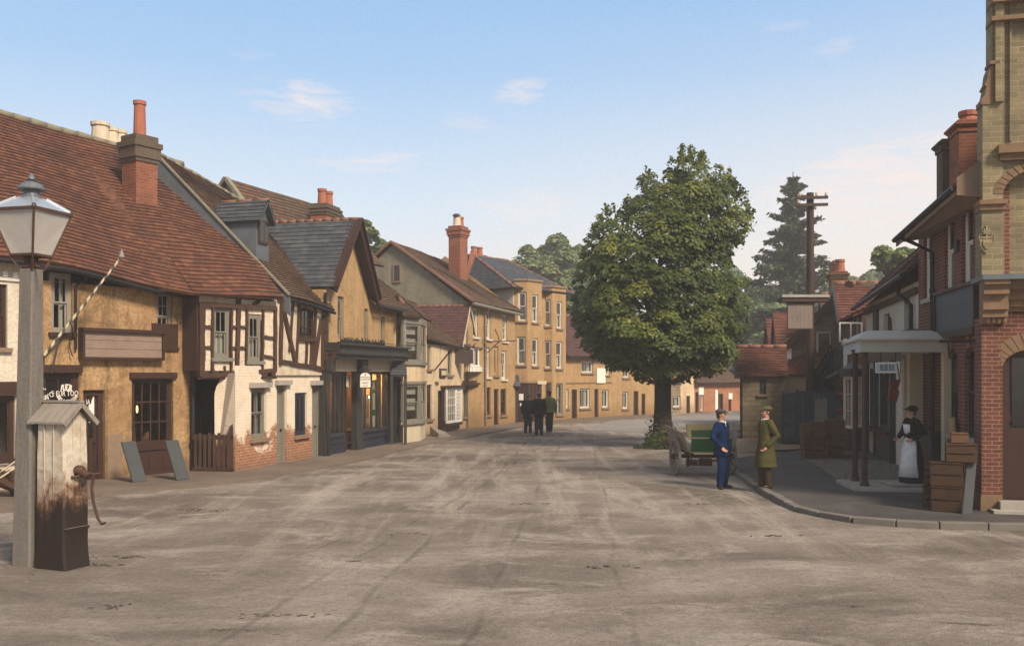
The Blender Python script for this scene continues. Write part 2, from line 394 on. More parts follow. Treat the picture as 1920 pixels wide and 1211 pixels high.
def _ground():
    t = NT('muddy_road'); p = t.pos()
    n1 = t.noise(t.map(p, (.42, .62, 1), rot=(0, 0, .35)), .55, 7, .62, .9)
    n2 = t.noise(t.map(p, (1, 1.6, 1)), 2.2, 6, .65, .3); n3 = t.noise(p, 22, 6, .75); n4 = t.noise(p, 90, 3, .7)
    c = t.mix(t.rng(n1, .36, .62), (.085, .065, .05), (.27, .226, .186))
    c = t.mix(t.rng(n2, .42, .75, 0, .5), c, (.17, .137, .11))
    # pale dried streaks drawn out up the street and across it
    s1 = t.noise(t.map(p, (1.1, .12, 1), rot=(0, 0, -.1)), 1.1, 8, .7, .4); s2 = t.noise(t.map(p, (.62, .95, 1), rot=(0, 0, .12)), .95, 9, .7, .6)
    y = t.sep(p)[1]
    c = t.mix(t.math('MULTIPLY', t.rng(s1, .49, .64, 0, .62), t.rng(y, 10, 18)), c, (.47, .405, .34))
    c = t.mix(t.rng(s2, .51, .66, 0, .8), c, (.385, .335, .285))
    c = t.mix(t.rng(s2, .45, .33, 0, .55), c, (.1, .08, .064))
    g8 = t.noise(p, 9, 6, .8); c = t.mix(t.rng(g8, .5, .62, 0, .45), c, (.12, .096, .078)); c = t.mix(t.rng(g8, .46, .36, 0, .3), c, (.33, .285, .24))
    c = t.mix(t.rng(n3, .5, .64, 0, .55), c, (.085, .068, .055))
    c = t.mix(t.rng(n4, .52, .66, 0, .5), c, (.38, .33, .28))
    # cart wheel tracks running up the street
    wob = t.math('MULTIPLY', t.math('SUBTRACT', t.noise(p, .22, 2), .5), .55); x = t.math('ADD', t.sep(p)[0], wob); tm = None
    for k, (cx, sl, wd, am) in enumerate(((-2.67, .0912, .07, .45), (-1.25, .087, .06, .35), (-4.3, .16, .06, .35), (.5, .07, .06, .3), (-5.7, .2, .06, .3))):
        d = t.math('ABSOLUTE', t.math('SUBTRACT', x, t.math('ADD', t.math('MULTIPLY', y, sl), cx)))
        e = t.math('MULTIPLY', t.rng(d, wd, wd * .2, 0, am), t.rng(t.noise(t.map(p, loc=(k * 7, 0, 0)), .5, 4, .7), .42, .58)); tm = e if tm is None else t.math('MAXIMUM', tm, e)
    c = t.mix(tm, c, (.06, .047, .038))
    # clods and churned patches
    cl = t.noise(t.map(p, (1, 2.4, 1), rot=(0, 0, .1)), 1.1, 9, .74, .8); cm = t.rng(cl, .645, .69, 0, .85); c = t.mix(cm, c, (.045, .034, .027))
    r = t.rng(n1, .5, .68, .88, .55)
    h = t.math('ADD', t.math('MULTIPLY', n3, .8), t.math('ADD', t.math('MULTIPLY', n2, 1.4), t.math('ADD', t.math('MULTIPLY', tm, -1.2), t.math('MULTIPLY', cm, .8))))
    return t.done(c, r, t.bump(h, .7, .035), spec=.25)
M['ground'] = _ground()
def _asphalt(name, a, b, stone=(.3, .27, .23)):
    t = NT(name); p = t.pos(); n1 = t.noise(p, .7, 6, .6, .5); n2 = t.noise(p, 30, 5, .75)
    c = t.mix(t.rng(n1, .35, .65), a, b); c = t.mix(t.rng(n2, .5, .8, 0, .5), c, stone)
    return t.done(c, .8, t.bump(n2, .5, .015), spec=.25)
M['asphalt'] = _asphalt('pavement_tarmac', (.045, .04, .038), (.085, .075, .068), (.15, .135, .12))
M['leftpath'] = _asphalt('footway_flags', (.12, .09, .07), (.17, .13, .1), (.22, .18, .14))
M['gravel'] = _asphalt('gravel_verge', (.2, .145, .09), (.27, .2, .13), (.42, .34, .25))
M['farroad'] = _asphalt('far_road', (.2, .18, .165), (.26, .24, .22), (.3, .28, .25))
def _cobble():
    t = NT('cobbles'); p = t.pos()
    v = t.n('TexVoronoi', {'Vector': t.map(p, (1, .8, 1)), 'Scale': 8.0}, feature='DISTANCE_TO_EDGE').outputs['Distance']
    n = t.noise(p, 3, 5); c = t.mix(t.rng(v, 0, .12), (.03, .025, .02), t.mix(n, (.14, .12, .1), (.27, .23, .19)))
    return t.done(c, .75, t.bump(t.rng(v, 0, .2), .8, .03))
M['cobble'] = _cobble()
M['kerb'] = m_plain('kerb_stone', (.15, .135, .115), .8, var=.3, scale=3, bump=.5)
M['leaf'] = m_leaf('lime_leaves', (.03, .056, .012), (.125, .155, .03), (.36, .34, .065))
M['fir'] = m_leaf('fir_needles', (.04, .055, .03), (.075, .095, .042), (.12, .135, .05), .15)
M['beech'] = m_leaf('woodland_leaves', (.14, .19, .075), (.25, .3, .11), (.38, .39, .14), .35)
M['darkwoods'] = m_leaf('shaded_woodland_leaves', (.12, .19, .1), (.18, .25, .12), (.25, .3, .13), .3)
M['bark'] = m_wood('tree_bark', (.05, .038, .028), (.03, .023, .018), .9, bump=.8)
M['grass2'] = m_plain('hill_grass', (.06, .08, .03), .9, var=.4, scale=.1)
HAZE = .0018
M['grass'] = m_leaf('grass_blades', (.03, .05, .012), (.05, .075, .02), (.09, .1, .03), .2)
M['skin'] = m_plain('skin', (.5, .25, .17), .55, var=.12, scale=14, bump=.05)
M['hair'] = m_plain('brown_hair', (.05, .03, .02), .7, var=.3, scale=60, bump=.3)
def m_cloth(name, col): return m_plain(name, col, .9, var=.4, scale=8, bump=.25, spec=.1, bscale=120)
M['navy'] = m_cloth('navy_wool', (.0035, .017, .06)); M['olive'] = m_cloth('olive_wool', (.08, .074, .023))
M['brownwool'] = m_cloth('brown_wool', (.06, .042, .022)); M['capgrey'] = m_cloth('grey_tweed', (.075, .066, .062))
M['capolive'] = m_cloth('green_tweed', (.11, .105, .05)); M['whitecloth'] = m_cloth('white_linen', (.74, .73, .72))
M['black'] = m_cloth('black_wool', (.012, .011, .012)); M['darknavy'] = m_cloth('dark_navy_wool', (.012, .018, .035))
M['green'] = m_cloth('sage_wool', (.1, .125, .05)); M['palecap'] = m_cloth('pale_tweed', (.26, .24, .2))
M['leather'] = m_plain('dark_leather', (.03, .018, .013), .4, var=.3)
M['cartgreen'] = m_plain('green_cart_paint', (.012, .085, .02), .45, var=.3, bump=.15)
M['cartcream'] = m_plain('ochre_cart_lining', (.36, .27, .13), .6, var=.3)
# ------------------------------------------------------------------ building kit
def wall_holes(mb, fr, s0, s1, z0, z1, holes, d=0.0, rev=.16):
    hs = [h for h in holes if h[1] > s0 and h[0] < s1]
    hs = [(max(h[0], s0), min(h[1], s1), max(h[2], z0), min(h[3], z1)) for h in hs]
    ss = sorted({s0, s1} | {h[0] for h in hs} | {h[1] for h in hs}); zs = sorted({z0, z1} | {h[2] for h in hs} | {h[3] for h in hs})
    for a, b in zip(ss, ss[1:]):
        for c, e in zip(zs, zs[1:]):
            m, q = (a + b) / 2, (c + e) / 2
            if any(h[0] < m < h[1] and h[2] < q < h[3] for h in hs): continue
            mb.poly(fr.p(a, c, d), fr.p(b, c, d), fr.p(b, e, d), fr.p(a, e, d))
    for a, b, c, e in hs:
        r = d - rev
        mb.poly(fr.p(a, c, d), fr.p(a, e, d), fr.p(a, e, r), fr.p(a, c, r)); mb.poly(fr.p(b, c, r), fr.p(b, e, r), fr.p(b, e, d), fr.p(b, c, d))
        mb.poly(fr.p(a, c, d), fr.p(a, c, r), fr.p(b, c, r), fr.p(b, c, d)); mb.poly(fr.p(a, e, r), fr.p(a, e, d), fr.p(b, e, d), fr.p(b, e, r))
def shell(mb, fr, s0, s1, z1, dep, holes=(), z0=-.1, ridge=None, zl=None, zr=None):
    "front wall with openings, side walls (gabled up to ridge=(offset, height)), back wall"
    wall_holes(mb, fr, s0, s1, z0, z1, holes)
    for s in (s0, s1):
        pts = [fr.p(s, z0, 0), fr.p(s, z0, -dep), fr.p(s, z1, -dep)]
        if ridge: pts.append(fr.p(s, ridge[1], -ridge[0]))
        pts.append(fr.p(s, z1, 0))
        mb.poly(*(pts if s == s1 else pts[::-1]))
    mb.poly(fr.p(s1, z0, -dep), fr.p(s0, z0, -dep), fr.p(s0, z1, -dep), fr.p(s1, z1, -dep))
def curtain_mesh(mb, fr, a, b, z0, z1, d):
    n = max(4, int((b - a) / .035)); k = len(mb.v)
    for i in range(n + 1):
        s = a + (b - a) * i / n; dd = d + (.018 if i % 2 else -.012) + rnd.uniform(-.006, .006)
        mb.v += [fr.p(s, z0, dd), fr.p(s, z1, dd)]
    for i in range(n): mb.f.append((k + 2 * i, k + 2 * i + 2, k + 2 * i + 3, k + 2 * i + 1))
def window(fr, root, r, frame='greypaint', bars=(2, 1), kind='sash', rec=.1, fw=.06, sill='sill', curtain=None, glass='glass', d=0.0, sd=.09, name='window', label=None, bt=.022):
    s0, s1, z0, z1 = r; mb = MB(); a, b = d - rec - .05, d - rec + .03
    mb.fbox(fr, s0, s0 + fw, z0, z1, a, b); mb.fbox(fr, s1 - fw, s1, z0, z1, a, b)
    mb.fbox(fr, s0 + fw, s1 - fw, z1 - fw, z1, a, b); mb.fbox(fr, s0 + fw, s1 - fw, z0, z0 + fw, a, b)
    i0, i1, j0, j1 = s0 + fw, s1 - fw, z0 + fw, z1 - fw; zm = (j0 + j1) / 2; st = .035
    parts = [(j0, zm, d - rec - .045, d - rec - .01), (zm, j1, d - rec - .012, d - rec + .022)] if kind == 'sash' else [(j0, j1, d - rec - .03, d - rec + .01)]
    for q0, q1, e0, e1 in parts:
        mb.fbox(fr, i0, i0 + st, q0, q1, e0, e1); mb.fbox(fr, i1 - st, i1, q0, q1, e0, e1)
        mb.fbox(fr, i0 + st, i1 - st, q0, q0 + st, e0, e1); mb.fbox(fr, i0 + st, i1 - st, q1 - st, q1, e0, e1)
        for k in range(1, bars[0]):
            c = i0 + (i1 - i0) * k / bars[0]; mb.fbox(fr, c - bt / 2, c + bt / 2, q0 + st, q1 - st, e0 + .006, e1 - .002)
        for k in range(1, bars[1]):
            c = q0 + (q1 - q0) * k / bars[1]; mb.fbox(fr, i0 + st, i1 - st, c - bt / 2, c + bt / 2, e0 + .008, e1 - .004)
    w = mb.build(name, M[frame], root)
    if label: w['label'] = label
    g = MB()
    for q0, q1, e0, e1 in parts:
        c = (e0 + e1) / 2; g.poly(fr.p(i0 + .01, q0 + .01, c), fr.p(i1 - .01, q0 + .01, c), fr.p(i1 - .01, q1 - .01, c), fr.p(i0 + .01, q1 - .01, c))
    g.build('pane', M[glass], w)
    if curtain:
        c = MB(); dd = d - rec - .13; wd = i1 - i0
        if curtain == 'full': curtain_mesh(c, fr, i0, i1, j0, j1, dd)
        if curtain == 'lower': curtain_mesh(c, fr, i0, i1, j0, zm + .02, dd)
        if curtain == 'upper': curtain_mesh(c, fr, i0, i1, zm + .05, j1, dd)
        if curtain == 'sides':
            curtain_mesh(c, fr, i0, i0 + wd * .3, j0, j1, dd); curtain_mesh(c, fr, i1 - wd * .3, i1, j0, j1, dd)
        if curtain == 'both': curtain_mesh(c, fr, i0, i1, j0 + .28 * (j1 - j0), j0 + .62 * (j1 - j0), dd); curtain_mesh(c, fr, i0, i1, j0 + .74 * (j1 - j0), j1, dd)
        if c.f: c.build('curtain', M['curtain'], w)
    if sill:
        q = MB(); q.fbox(fr, s0 - .07, s1 + .07, z0 - .09, z0 + .004, d - rec, d + sd); q.build('sill', M[sill], w)
    return w
def door(fr, root, r, mat='brownwood', frame='brownwood', rec=.12, fw=.08, glazed=False, knob=True, d=0.0, pan=(2, 2)):
    s0, s1, z0, z1 = r; mb = MB(); a, b = d - rec - .05, d - rec + .05
    mb.fbox(fr, s0, s0 + fw, z0, z1, a, b); mb.fbox(fr, s1 - fw, s1, z0, z1, a, b); mb.fbox(fr, s0 + fw, s1 - fw, z1 - fw, z1, a, b)
    i0, i1, j1 = s0 + fw, s1 - fw, z1 - fw
    fm = mb.build('door', M[frame], root)
    l = MB(); e = d - rec; l.fbox(fr, i0, i1, z0, j1, e - .06, e - .02)
    nx, ny = pan; W_, H_ = i1 - i0, j1 - z0
    for i in range(nx + 1):
        c = i0 + W_ * i / nx; c0 = max(i0, c - .05); c1 = min(i1, c + .05); l.fbox(fr, c0, c1, z0, j1, e - .022, e)
    for j in range(ny + 1):
        c = z0 + H_ * (j / ny) ** .85; c0 = max(z0, c - .06); c1 = min(j1, c + .06); l.fbox(fr, i0 + .05, i1 - .05, c0, c1, e - .022, e - .003)
    l.build('door_leaf', M[mat], fm)
    if glazed:
        g = MB(); g.poly(*[fr.p(x, z, e + .004) for x, z in ((i0 + .1, z0 + H_ * .5), (i1 - .1, z0 + H_ * .5), (i1 - .1, j1 - .1), (i0 + .1, j1 - .1))]); g.build('pane', M['dkglass'], fm)
    if knob:
        k = MB(); k.ball(fr.p(i1 - .07, z0 + H_ * .45, e + .03), .032, 8, 6); k.build('handle', M['iron'], fm, smooth=True)
    return fm
def lerp_line(pts, t):
    n = len(pts) - 1; x = min(max(t, 0), 1) * n; i = min(int(x), n - 1); return pts[i].lerp(pts[i + 1], x - i)
def tile_patch(mb, eave, ridge, row=.15, lip=.022, sag=.03, seg=.5, thick=.07, under=True, seed=0, bh=.15):
    u_off, v_off = rnd.randint(0, 60) * .17, rnd.randint(0, 40)
    eave = [V(p) for p in eave]; ridge = [V(p) for p in ridge]
    if len(eave) != len(ridge):
        k = max(len(eave), len(ridge)); eave = [lerp_line(eave, i / (k - 1)) for i in range(k)]; ridge = [lerp_line(ridge, i / (k - 1)) for i in range(k)]
    Lx = max(sum((a - b).length for a, b in zip(eave, eave[1:])), sum((a - b).length for a, b in zip(ridge, ridge[1:])))
    Ly = max((ridge[0] - eave[0]).length, (ridge[-1] - eave[-1]).length)
    nx = max(2, int(Lx / seg)); ny = max(2, int(Ly / row))
    nrm = (eave[-1] - eave[0]).cross(ridge[0] - eave[0])
    if nrm.length < 1e-6: nrm = (ridge[-1] - eave[0]).cross(ridge[0] - eave[0])
    nrm.normalize()
    if nrm.z < 0: nrm = -nrm
    def pt(i, t, up):
        u = i / nx; p = lerp_line(eave, u).lerp(lerp_line(ridge, u), t)
        w = noise.noise(V((p.x * .45 + seed, p.y * .45, p.z * .45))) * sag * (1.6 if 0 < t < 1 else .7)
        return p + nrm * (w + up)
    for j in range(ny):
        k = len(mb.v); t0, t1 = j / ny, (j + 1) / ny
        for i in range(nx + 1):
            jit = rnd.uniform(-.004, .006)
            mb.v += [pt(i, t0, -.002), pt(i, t0, lip + jit), pt(i, t1, 0.0)]
        for i in range(nx):
            a = k + 3 * i; n_ = len(mb.f); u0, u1 = u_off + Lx * i / nx, u_off + Lx * (i + 1) / nx; v0 = (j + v_off) * bh
            mb.uv[n_] = ((u0, v0 + .01), (u1, v0 + .01), (u1, v0 + .012), (u0, v0 + .012)); mb.uv[n_ + 1] = ((u0, v0 + .012), (u1, v0 + .012), (u1, v0 + bh - .012), (u0, v0 + bh - .012))
            mb.f += [(a, a + 3, a + 4, a + 1), (a + 1, a + 4, a + 5, a + 2)]
    if under:
        lo_e = [p - nrm * thick for p in eave]; lo_r = [p - nrm * thick for p in ridge]
        for i in range(len(eave) - 1):
            mb.poly(lo_r[i], lo_r[i + 1], lo_e[i + 1], lo_e[i]); mb.poly(eave[i + 1], eave[i], lo_e[i], lo_e[i + 1])
        for a, b, c, d_ in ((eave[0], ridge[0], lo_r[0], lo_e[0]), (ridge[-1], eave[-1], lo_e[-1], lo_r[-1])):
            if (a - b).length > .01: mb.poly(a, b, c, d_)
def ridge_tiles(mb, a, b, r=.11, L=.42):
    a, b = V(a), V(b); n = max(2, int((b - a).length / L))
    for i in range(n):
        p, q = a.lerp(b, i / n), a.lerp(b, (i + 1) / n); o = V((0, 0, rnd.uniform(-.012, .012) - .03))
        mb.tube([p + o, q + o], [r * 1.04, r * .94], 8)
def gutter(mb, pts, r=.06):
    mb.tube(pts, r, 6)
def chimney(root, fr, c, w, dp, z0, z1, mat='chimbrick', capm=None, pots=(), cap=.5, ov=.06, name='chimney'):
    "c: centre on plan; w along the facade, dp across it; pots: list of (ds, dd, height, radius, material)"
    mb = MB()
    def bx(m, g, a, b):
        A = [c + fr.e * x * (w / 2 + g) + fr.n * y * (dp / 2 + g) for x, y in ((-1, 1), (1, 1), (1, -1), (-1, -1))]
        m.hexa([V((p.x, p.y, a)) for p in A], [V((p.x, p.y, b)) for p in A])
    bx(mb, 0, z0, z1 - cap)
    ch = mb.build(name, M[mat], root)
    k = MB(); bx(k, ov * .5, z1 - cap, z1 - cap + .1); bx(k, ov, z1 - cap + .1, z1 - cap * .45); bx(k, ov * 1.5, z1 - cap * .45, z1 - cap * .25); bx(k, ov * .3, z1 - cap * .25, z1)
    k.build('chimney_cap', M[capm or mat], ch)
    for ds, dd, h, r, pm in pots:
        q = MB(); b = c + fr.e * ds + fr.n * dd
        q.lathe((b.x, b.y, z1 - .05), [(r * 1.1, 0), (r * 1.08, .08), (r, .12), (r * .86, h - .12), (r * 1.02, h - .1), (r * 1.02, h), (r * .75, h), (r * .7, h - .1)], 12)
        q.build('chimney_pot', M[pm], ch, smooth=False)
    return ch
def downpipe(root, pts, r=.045, mat='iron'):
    mb = MB(); mb.tube(pts, r, 8)
    for i in range(len(pts) - 1):
        a, b = V(pts[i]), V(pts[i + 1]); n = int((b - a).length / 1.3)
        for j in range(n):
            c = a.lerp(b, (j + .5) / n); d = (b - a).normalized(); mb.tube([c - d * .04, c + d * .04], r * 1.35, 8)
    return mb.build('downpipe', M[mat], root)
M['dkglass'] = (lambda t: t.done((.012, .012, .012), .06, t.bump(t.noise(t.uv(), 2.5, 2), .1, .02), spec=.6))(NT('dark_window_glass'))
def board(fr, r, d0, d1, mb=None):
    mb = mb or MB(); mb.fbox(fr, r[0], r[1], r[2], r[3], d0, d1); return mb
def base_empty(name, fr, s, label, cat, group=None, z=0):
    p = fr.p(s, z, 0); return empty(name, p, math.atan2(fr.e.y, fr.e.x), label, cat, group)
# ================================================================== people
VX = 1.15
def remesh(mb, name, mat, parent, vox, smooth=2, fold=0.0, foldv=(9, 9, 2.2), uvs=False):
    me = bpy.data.meshes.new(name); me.from_pydata([tuple(p) for p in mb.v], [], mb.f); me.update()
    o = bpy.data.objects.new(name, me); COL.objects.link(o)
    r = o.modifiers.new('r', 'REMESH'); r.mode = 'VOXEL'; r.voxel_size = vox * VX
    if smooth: sm = o.modifiers.new('s', 'SMOOTH'); sm.factor = .5; sm.iterations = smooth
    dg = bpy.context.evaluated_depsgraph_get(); m2 = bpy.data.meshes.new_from_object(o.evaluated_get(dg))
    bpy.data.objects.remove(o); m2.name = name
    if fold:
        for v in m2.vertices:
            p = v.co; k = noise.noise(V((p.x * foldv[0] + 3, p.y * foldv[1], p.z * foldv[2]))) + .6 * noise.noise(V((p.x * foldv[0] * .4, p.y * foldv[1] * .4 + 5, p.z * 14)))
            v.co = p + v.normal * k * fold
    m2.polygons.foreach_set('use_smooth', [True] * len(m2.polygons)); m2.materials.clear(); m2.materials.append(mat)
    o = bpy.data.objects.new(name, m2); COL.objects.link(o); o.parent = parent; INV[o.name] = Matrix.Identity(4); return o
def limb(mb, pts, rad, n=12):
    pts = [V(p) for p in pts]; mb.tube(pts, rad, n)
    for p, r in zip(pts, rad): mb.ball(p, r, n, 8)
def loft(mb, rings, n=24):
    "rings: (centre, rx, ry[, squareness]) bottom to top"
    k = len(mb.v)
    for c, rx, ry in rings:
        c = V(c)
        for j in range(n):
            a = 2 * math.pi * j / n; ca, sa = math.cos(a), math.sin(a); e = .82
            mb.v.append(c + V((rx * math.copysign(abs(ca) ** e, ca), ry * math.copysign(abs(sa) ** e, sa), 0)))
    m = len(rings)
    for i in range(m - 1):
        for j in range(n):
            a = k + i * n + j; b = k + i * n + (j + 1) % n; mb.f.append((a, b, b + n, a + n))
    mb.f.append(tuple(range(k, k + n))[::-1]); e = k + (m - 1) * n; mb.f.append(tuple(range(e, e + n)))
def hand(mb, wrist, elbow, curl=.5, side=1):
    "palm, four bent fingers of unequal length and a thumb set on the side of the palm"
    w, e = V(wrist), V(elbow); d = (w - e).normalized(); x = d.cross(V((0, -1, 0)))
    if x.length < .2: x = d.cross(V((1, 0, 0)))
    x.normalize(); x *= side; nrm = x.cross(d).normalized() * side
    limb(mb, [w, w + d * .045, w + d * .085], [.024, .029, .03], 10)
    limb(mb, [w + d * .05 - x * .016, w + d * .09 - x * .02], [.022, .022], 8); limb(mb, [w + d * .05 + x * .016, w + d * .088 + x * .02], [.022, .022], 8)
    for i, (o_, L_) in enumerate(((-.03, .068), (-.0105, .08), (.0105, .075), (.03, .058))):
        b = w + d * .092 + x * o_; d1 = (d * math.cos(curl * .6) + nrm * math.sin(curl * .6) + x * o_ * 1.2).normalized(); d2 = (d * math.cos(curl * 1.5) + nrm * math.sin(curl * 1.5)).normalized(); d3 = (d * math.cos(curl * 2.2) + nrm * math.sin(curl * 2.2)).normalized()
        p1 = b + d1 * L_ * .48; p2 = p1 + d2 * L_ * .3; p3 = p2 + d3 * L_ * .25
        limb(mb, [b, p1, p2, p3], [.0098, .009, .0085, .0075], 8)
    b = w + d * .035 - x * .03; t1 = (d * .75 - x * .6 + nrm * .25).normalized(); t2 = (d * .95 - x * .1 + nrm * .35).normalized()
    limb(mb, [b, b + t1 * .035, b + t1 * .035 + t2 * .03], [.0135, .011, .009], 8)
def rig(p):
    q = dict(hip=.92, sh=1.40, shw=.185, eye=1.63)
    q.update(p); return q
def person(name, loc, rz, label, scale=1.0, head_yaw=0.0, arms=None, feet=None, coat=None, trousers='navy', shoes='leather', cap='capgrey', hairm='hair', shirt=True, tie='black', skirt=None, apron=False, lean=0.0, capshape='flat', group=None, collar=True):
    T = empty(name, loc, rz, label, 'person', group); T.scale = (scale,) * 3
    ID = Matrix.Identity(4); INV[T.name] = ID
    arms = arms or {'R': ((-.25, .02, 1.13), (-.24, -.06, .88)), 'L': ((.25, .02, 1.13), (.24, -.06, .88))}
    feet = feet or {'R': ((-.1, 0, .07), 0), 'L': ((.1, 0, .07), 0)}
    ly = lambda z: -lean * max(0, z - .9)
    shp = {'R': V((-.175, .015 + ly(1.4), 1.405)), 'L': V((.175, .015 + ly(1.4), 1.405))}; hipp = {'R': V((-.09, .0, .9)), 'L': V((.09, .0, .9))}
    HR = Matrix.Translation(V((0, .02 + ly(1.55), 1.53))) @ Matrix.Rotation(head_yaw, 4, 'Z'); h = lambda *c: HR @ V(c)
    b = MB()
    b.ball(h(0, .012, .13), (.075, .095, .1), 20, 14, HR.to_3x3()); b.ball(h(0, -.02, .055), (.058, .07, .075), 16, 12, HR.to_3x3()); b.ball(h(0, -.06, .015), (.03, .026, .024), 12, 8, HR.to_3x3())
    limb(b, [h(0, -.083, .118), h(0, -.1, .078)], [.009, .014]); b.ball(h(.012, -.09, .076), .009, 8, 6); b.ball(h(-.012, -.09, .076), .009, 8, 6)
    limb(b, [h(-.04, -.08, .128), h(0, -.087, .128), h(.04, -.08, .128)], [.009, .01, .009]); limb(b, [h(-.022, -.078, .045), h(0, -.085, .046), h(.022, -.078, .045)], [.006, .009, .006]); limb(b, [h(-.02, -.077, .034), h(0, -.082, .033), h(.02, -.077, .034)], [.006, .008, .006])
    for s in (-1, 1):
        b.ball(h(s * .076, .012, .09), (.011, .02, .03), 10, 8, HR.to_3x3()); b.ball(h(s * .043, -.058, .075), (.022, .022, .025), 10, 8)
    limb(b, [(0, .025 + ly(1.4), 1.36), (0, .02 + ly(1.45), 1.46), h(0, .01, .03)], [.075, .058, .055])
    loft(b, [((0, 0, .84), .15, .1), ((0, 0, .95), .155, .105), ((0, ly(1.1), 1.1), .135, .095), ((0, ly(1.25), 1.27), .16, .11), ((0, .01 + ly(1.38), 1.38), .17, .095), ((0, .015 + ly(1.44), 1.43), .1, .07)])
    for sd, s in (('R', -1), ('L', 1)):
        el, wr = arms[sd]; limb(b, [shp[sd], el, wr], [.052, .04, .026]); hand(b, wr, el, .55, s)
        ft, yaw = feet[sd]; ft = V(ft); kn = (hipp[sd] + ft) / 2 + V((0, -.025, .0)); limb(b, [hipp[sd], kn, ft], [.085, .055, .04])
    remesh(b, 'body', M['skin'], T, .0065, 1)
    # hair and eyes
    q = MB(); q.ball(h(0, .03, .125), (.079, .088, .098), 16, 10, HR.to_3x3()); q.ball(h(0, .06, .06), (.066, .05, .06), 14, 10, HR.to_3x3()); limb(q, [h(-.076, -.005, .13), h(-.077, -.012, .085)], [.012, .008]); limb(q, [h(.076, -.005, .13), h(.077, -.012, .085)], [.012, .008])
    remesh(q, 'hair', M[hairm], T, .009, 1)
    for s in (-1, 1):
        q = MB(); q.ball(h(s * .031, -.079, .106), (.011, .008, .007), 10, 8, HR.to_3x3()); q.build('eye', M['hair'], T, smooth=True, uv=False)
    # trousers, shoes
    if not skirt:
        q = MB(); loft(q, [((0, 0, .8), .165, .115), ((0, 0, .92), .17, .12), ((0, 0, 1.04), .15, .11)])
        for sd in 'RL':
            ft, yaw = feet[sd]; ft = V(ft); hp = hipp[sd] + V((0, 0, -.02)); kn = (hp + ft) / 2 + V((0, -.03, 0)); limb(q, [hp, kn, ft + V((0, .01, .0))], [.105, .086, .074], 16)
        remesh(q, 'trousers', M[trousers], T, .014, 2, .013)
    for sd in 'RL':
        ft, yaw = feet[sd]; ft = V(ft); Mr = Matrix.Translation(V((ft.x, ft.y, ft.z - .07))) @ Matrix.Rotation(yaw, 4, 'Z'); q = MB()
        k0 = len(q.v); loft(q, [((0, -.045, .0), .045, .135), ((0, -.045, .03), .046, .136), ((0, -.03, .06), .042, .11), ((0, .02, .09), .04, .06), ((0, .03, .13), .042, .05)])
        q.v = [Mr @ p for p in q.v]; remesh(q, 'shoe', M[shoes], T, .012, 2)
    # coat / jacket
    if coat:
        m, hem, w_hem = coat['m'], coat['hem'], coat.get('w', .215)
        q = MB(); dp = coat.get('dp', .155); hemr = [((0, .0, hem), w_hem, dp + .02), ((0, 0, (hem + .95) / 2), (w_hem + .19) / 2 + .005, dp)] if hem < .9 else [((0, 0, hem), w_hem, dp)]
        loft(q, hemr + [((0, 0, 1.0), .188, .138), ((0, ly(1.12), 1.12), .178, .132), ((0, ly(1.27), 1.27), .2, .142), ((0, .01 + ly(1.36), 1.37), .205, .125), ((0, .018 + ly(1.43), 1.435), .145, .095), ((0, .022 + ly(1.47), 1.475), .082, .075)])
        for sd, s in (('R', -1), ('L', 1)):
            el, wr = V(arms[sd][0]), V(arms[sd][1]); cu = el.lerp(wr, .93); limb(q, [shp[sd], shp[sd].lerp(el, .5), el, cu], [.082, .073, .066, .052], 14)
        o = remesh(q, coat.get('n', 'jacket'), M[m], T, .012, 3, coat.get('fold', .014))
        # sleeves' cuffs, lapels, shirt front
        if shirt:
            q = MB(); y = -.128 + ly(1.35); q.prism([(-.045, y + .045, 1.475), (.045, y + .045, 1.475), (.006, y - .017, 1.24), (-.006, y - .017, 1.24)], (0, .03, 0))
            limb(q, [(-.055, .03 + ly(1.46), 1.47), (-.05, -.035 + ly(1.46), 1.48), (0, -.07 + ly(1.46), 1.455), (.05, -.035 + ly(1.46), 1.48), (.055, .03 + ly(1.46), 1.47), (0, .075 + ly(1.46), 1.495), (-.055, .03 + ly(1.46), 1.47)], [.017] * 7); remesh(q, 'shirt', M['whitecloth'], T, .008, 1)
            q = MB(); q.hexa([V((x, y - .022, 1.23)) for x in (-.006, .006)] + [V((x, y - .01, 1.23)) for x in (.006, -.006)], [V((x, y + .018, 1.45)) for x in (-.016, .016)] + [V((x, y + .03, 1.45)) for x in (.016, -.016)]); q.ball((0, y + .02, 1.44), (.02, .014, .018), 8, 6); q.build('tie', M[tie], T)
            q = MB()
            for s in (-1, 1):
                pts = [V((s * .05, y + .035, 1.48)), V((s * .115, y + .02, 1.40)), V((s * .1, y - .006, 1.36)), V((s * .012, y - .028, 1.2)), V((s * .006, y - .02, 1.22))]; q.prism(pts if s < 0 else pts[::-1], (0, .014, 0))
            q.build('lapel', M[m], T)
            q = MB(); zz_ = [1.2, 1.1, 1.0, (hem + .95) / 2, hem + .02]; yy_ = [-.148, -.138, -.145, -dp - .008, -dp - .028]
            for i in range(4): q.bar((.012, yy_[i] + ly(zz_[i]), zz_[i]), (.014, yy_[i + 1] + ly(zz_[i + 1]), zz_[i + 1]), .012, .014, (0, 1, 0))
            for s in (-1, 1): q.prism([(s * .08, -dp - .004, .93), (s * .17, -dp + .045, .93), (s * .17, -dp + .045, .885), (s * .08, -dp - .004, .885)][::s], (0, -.012, 0))
            q.build('coat_front', M['black' if m != 'olive' else 'brownwool'], T)
            q = MB()
            for i in range(3): q.ball((.02, -.142 + ly(1.1) * .9, 1.15 - i * .1), (.011, .006, .011), 8, 6)
            q.build('button', M['leather'], T)
        else:
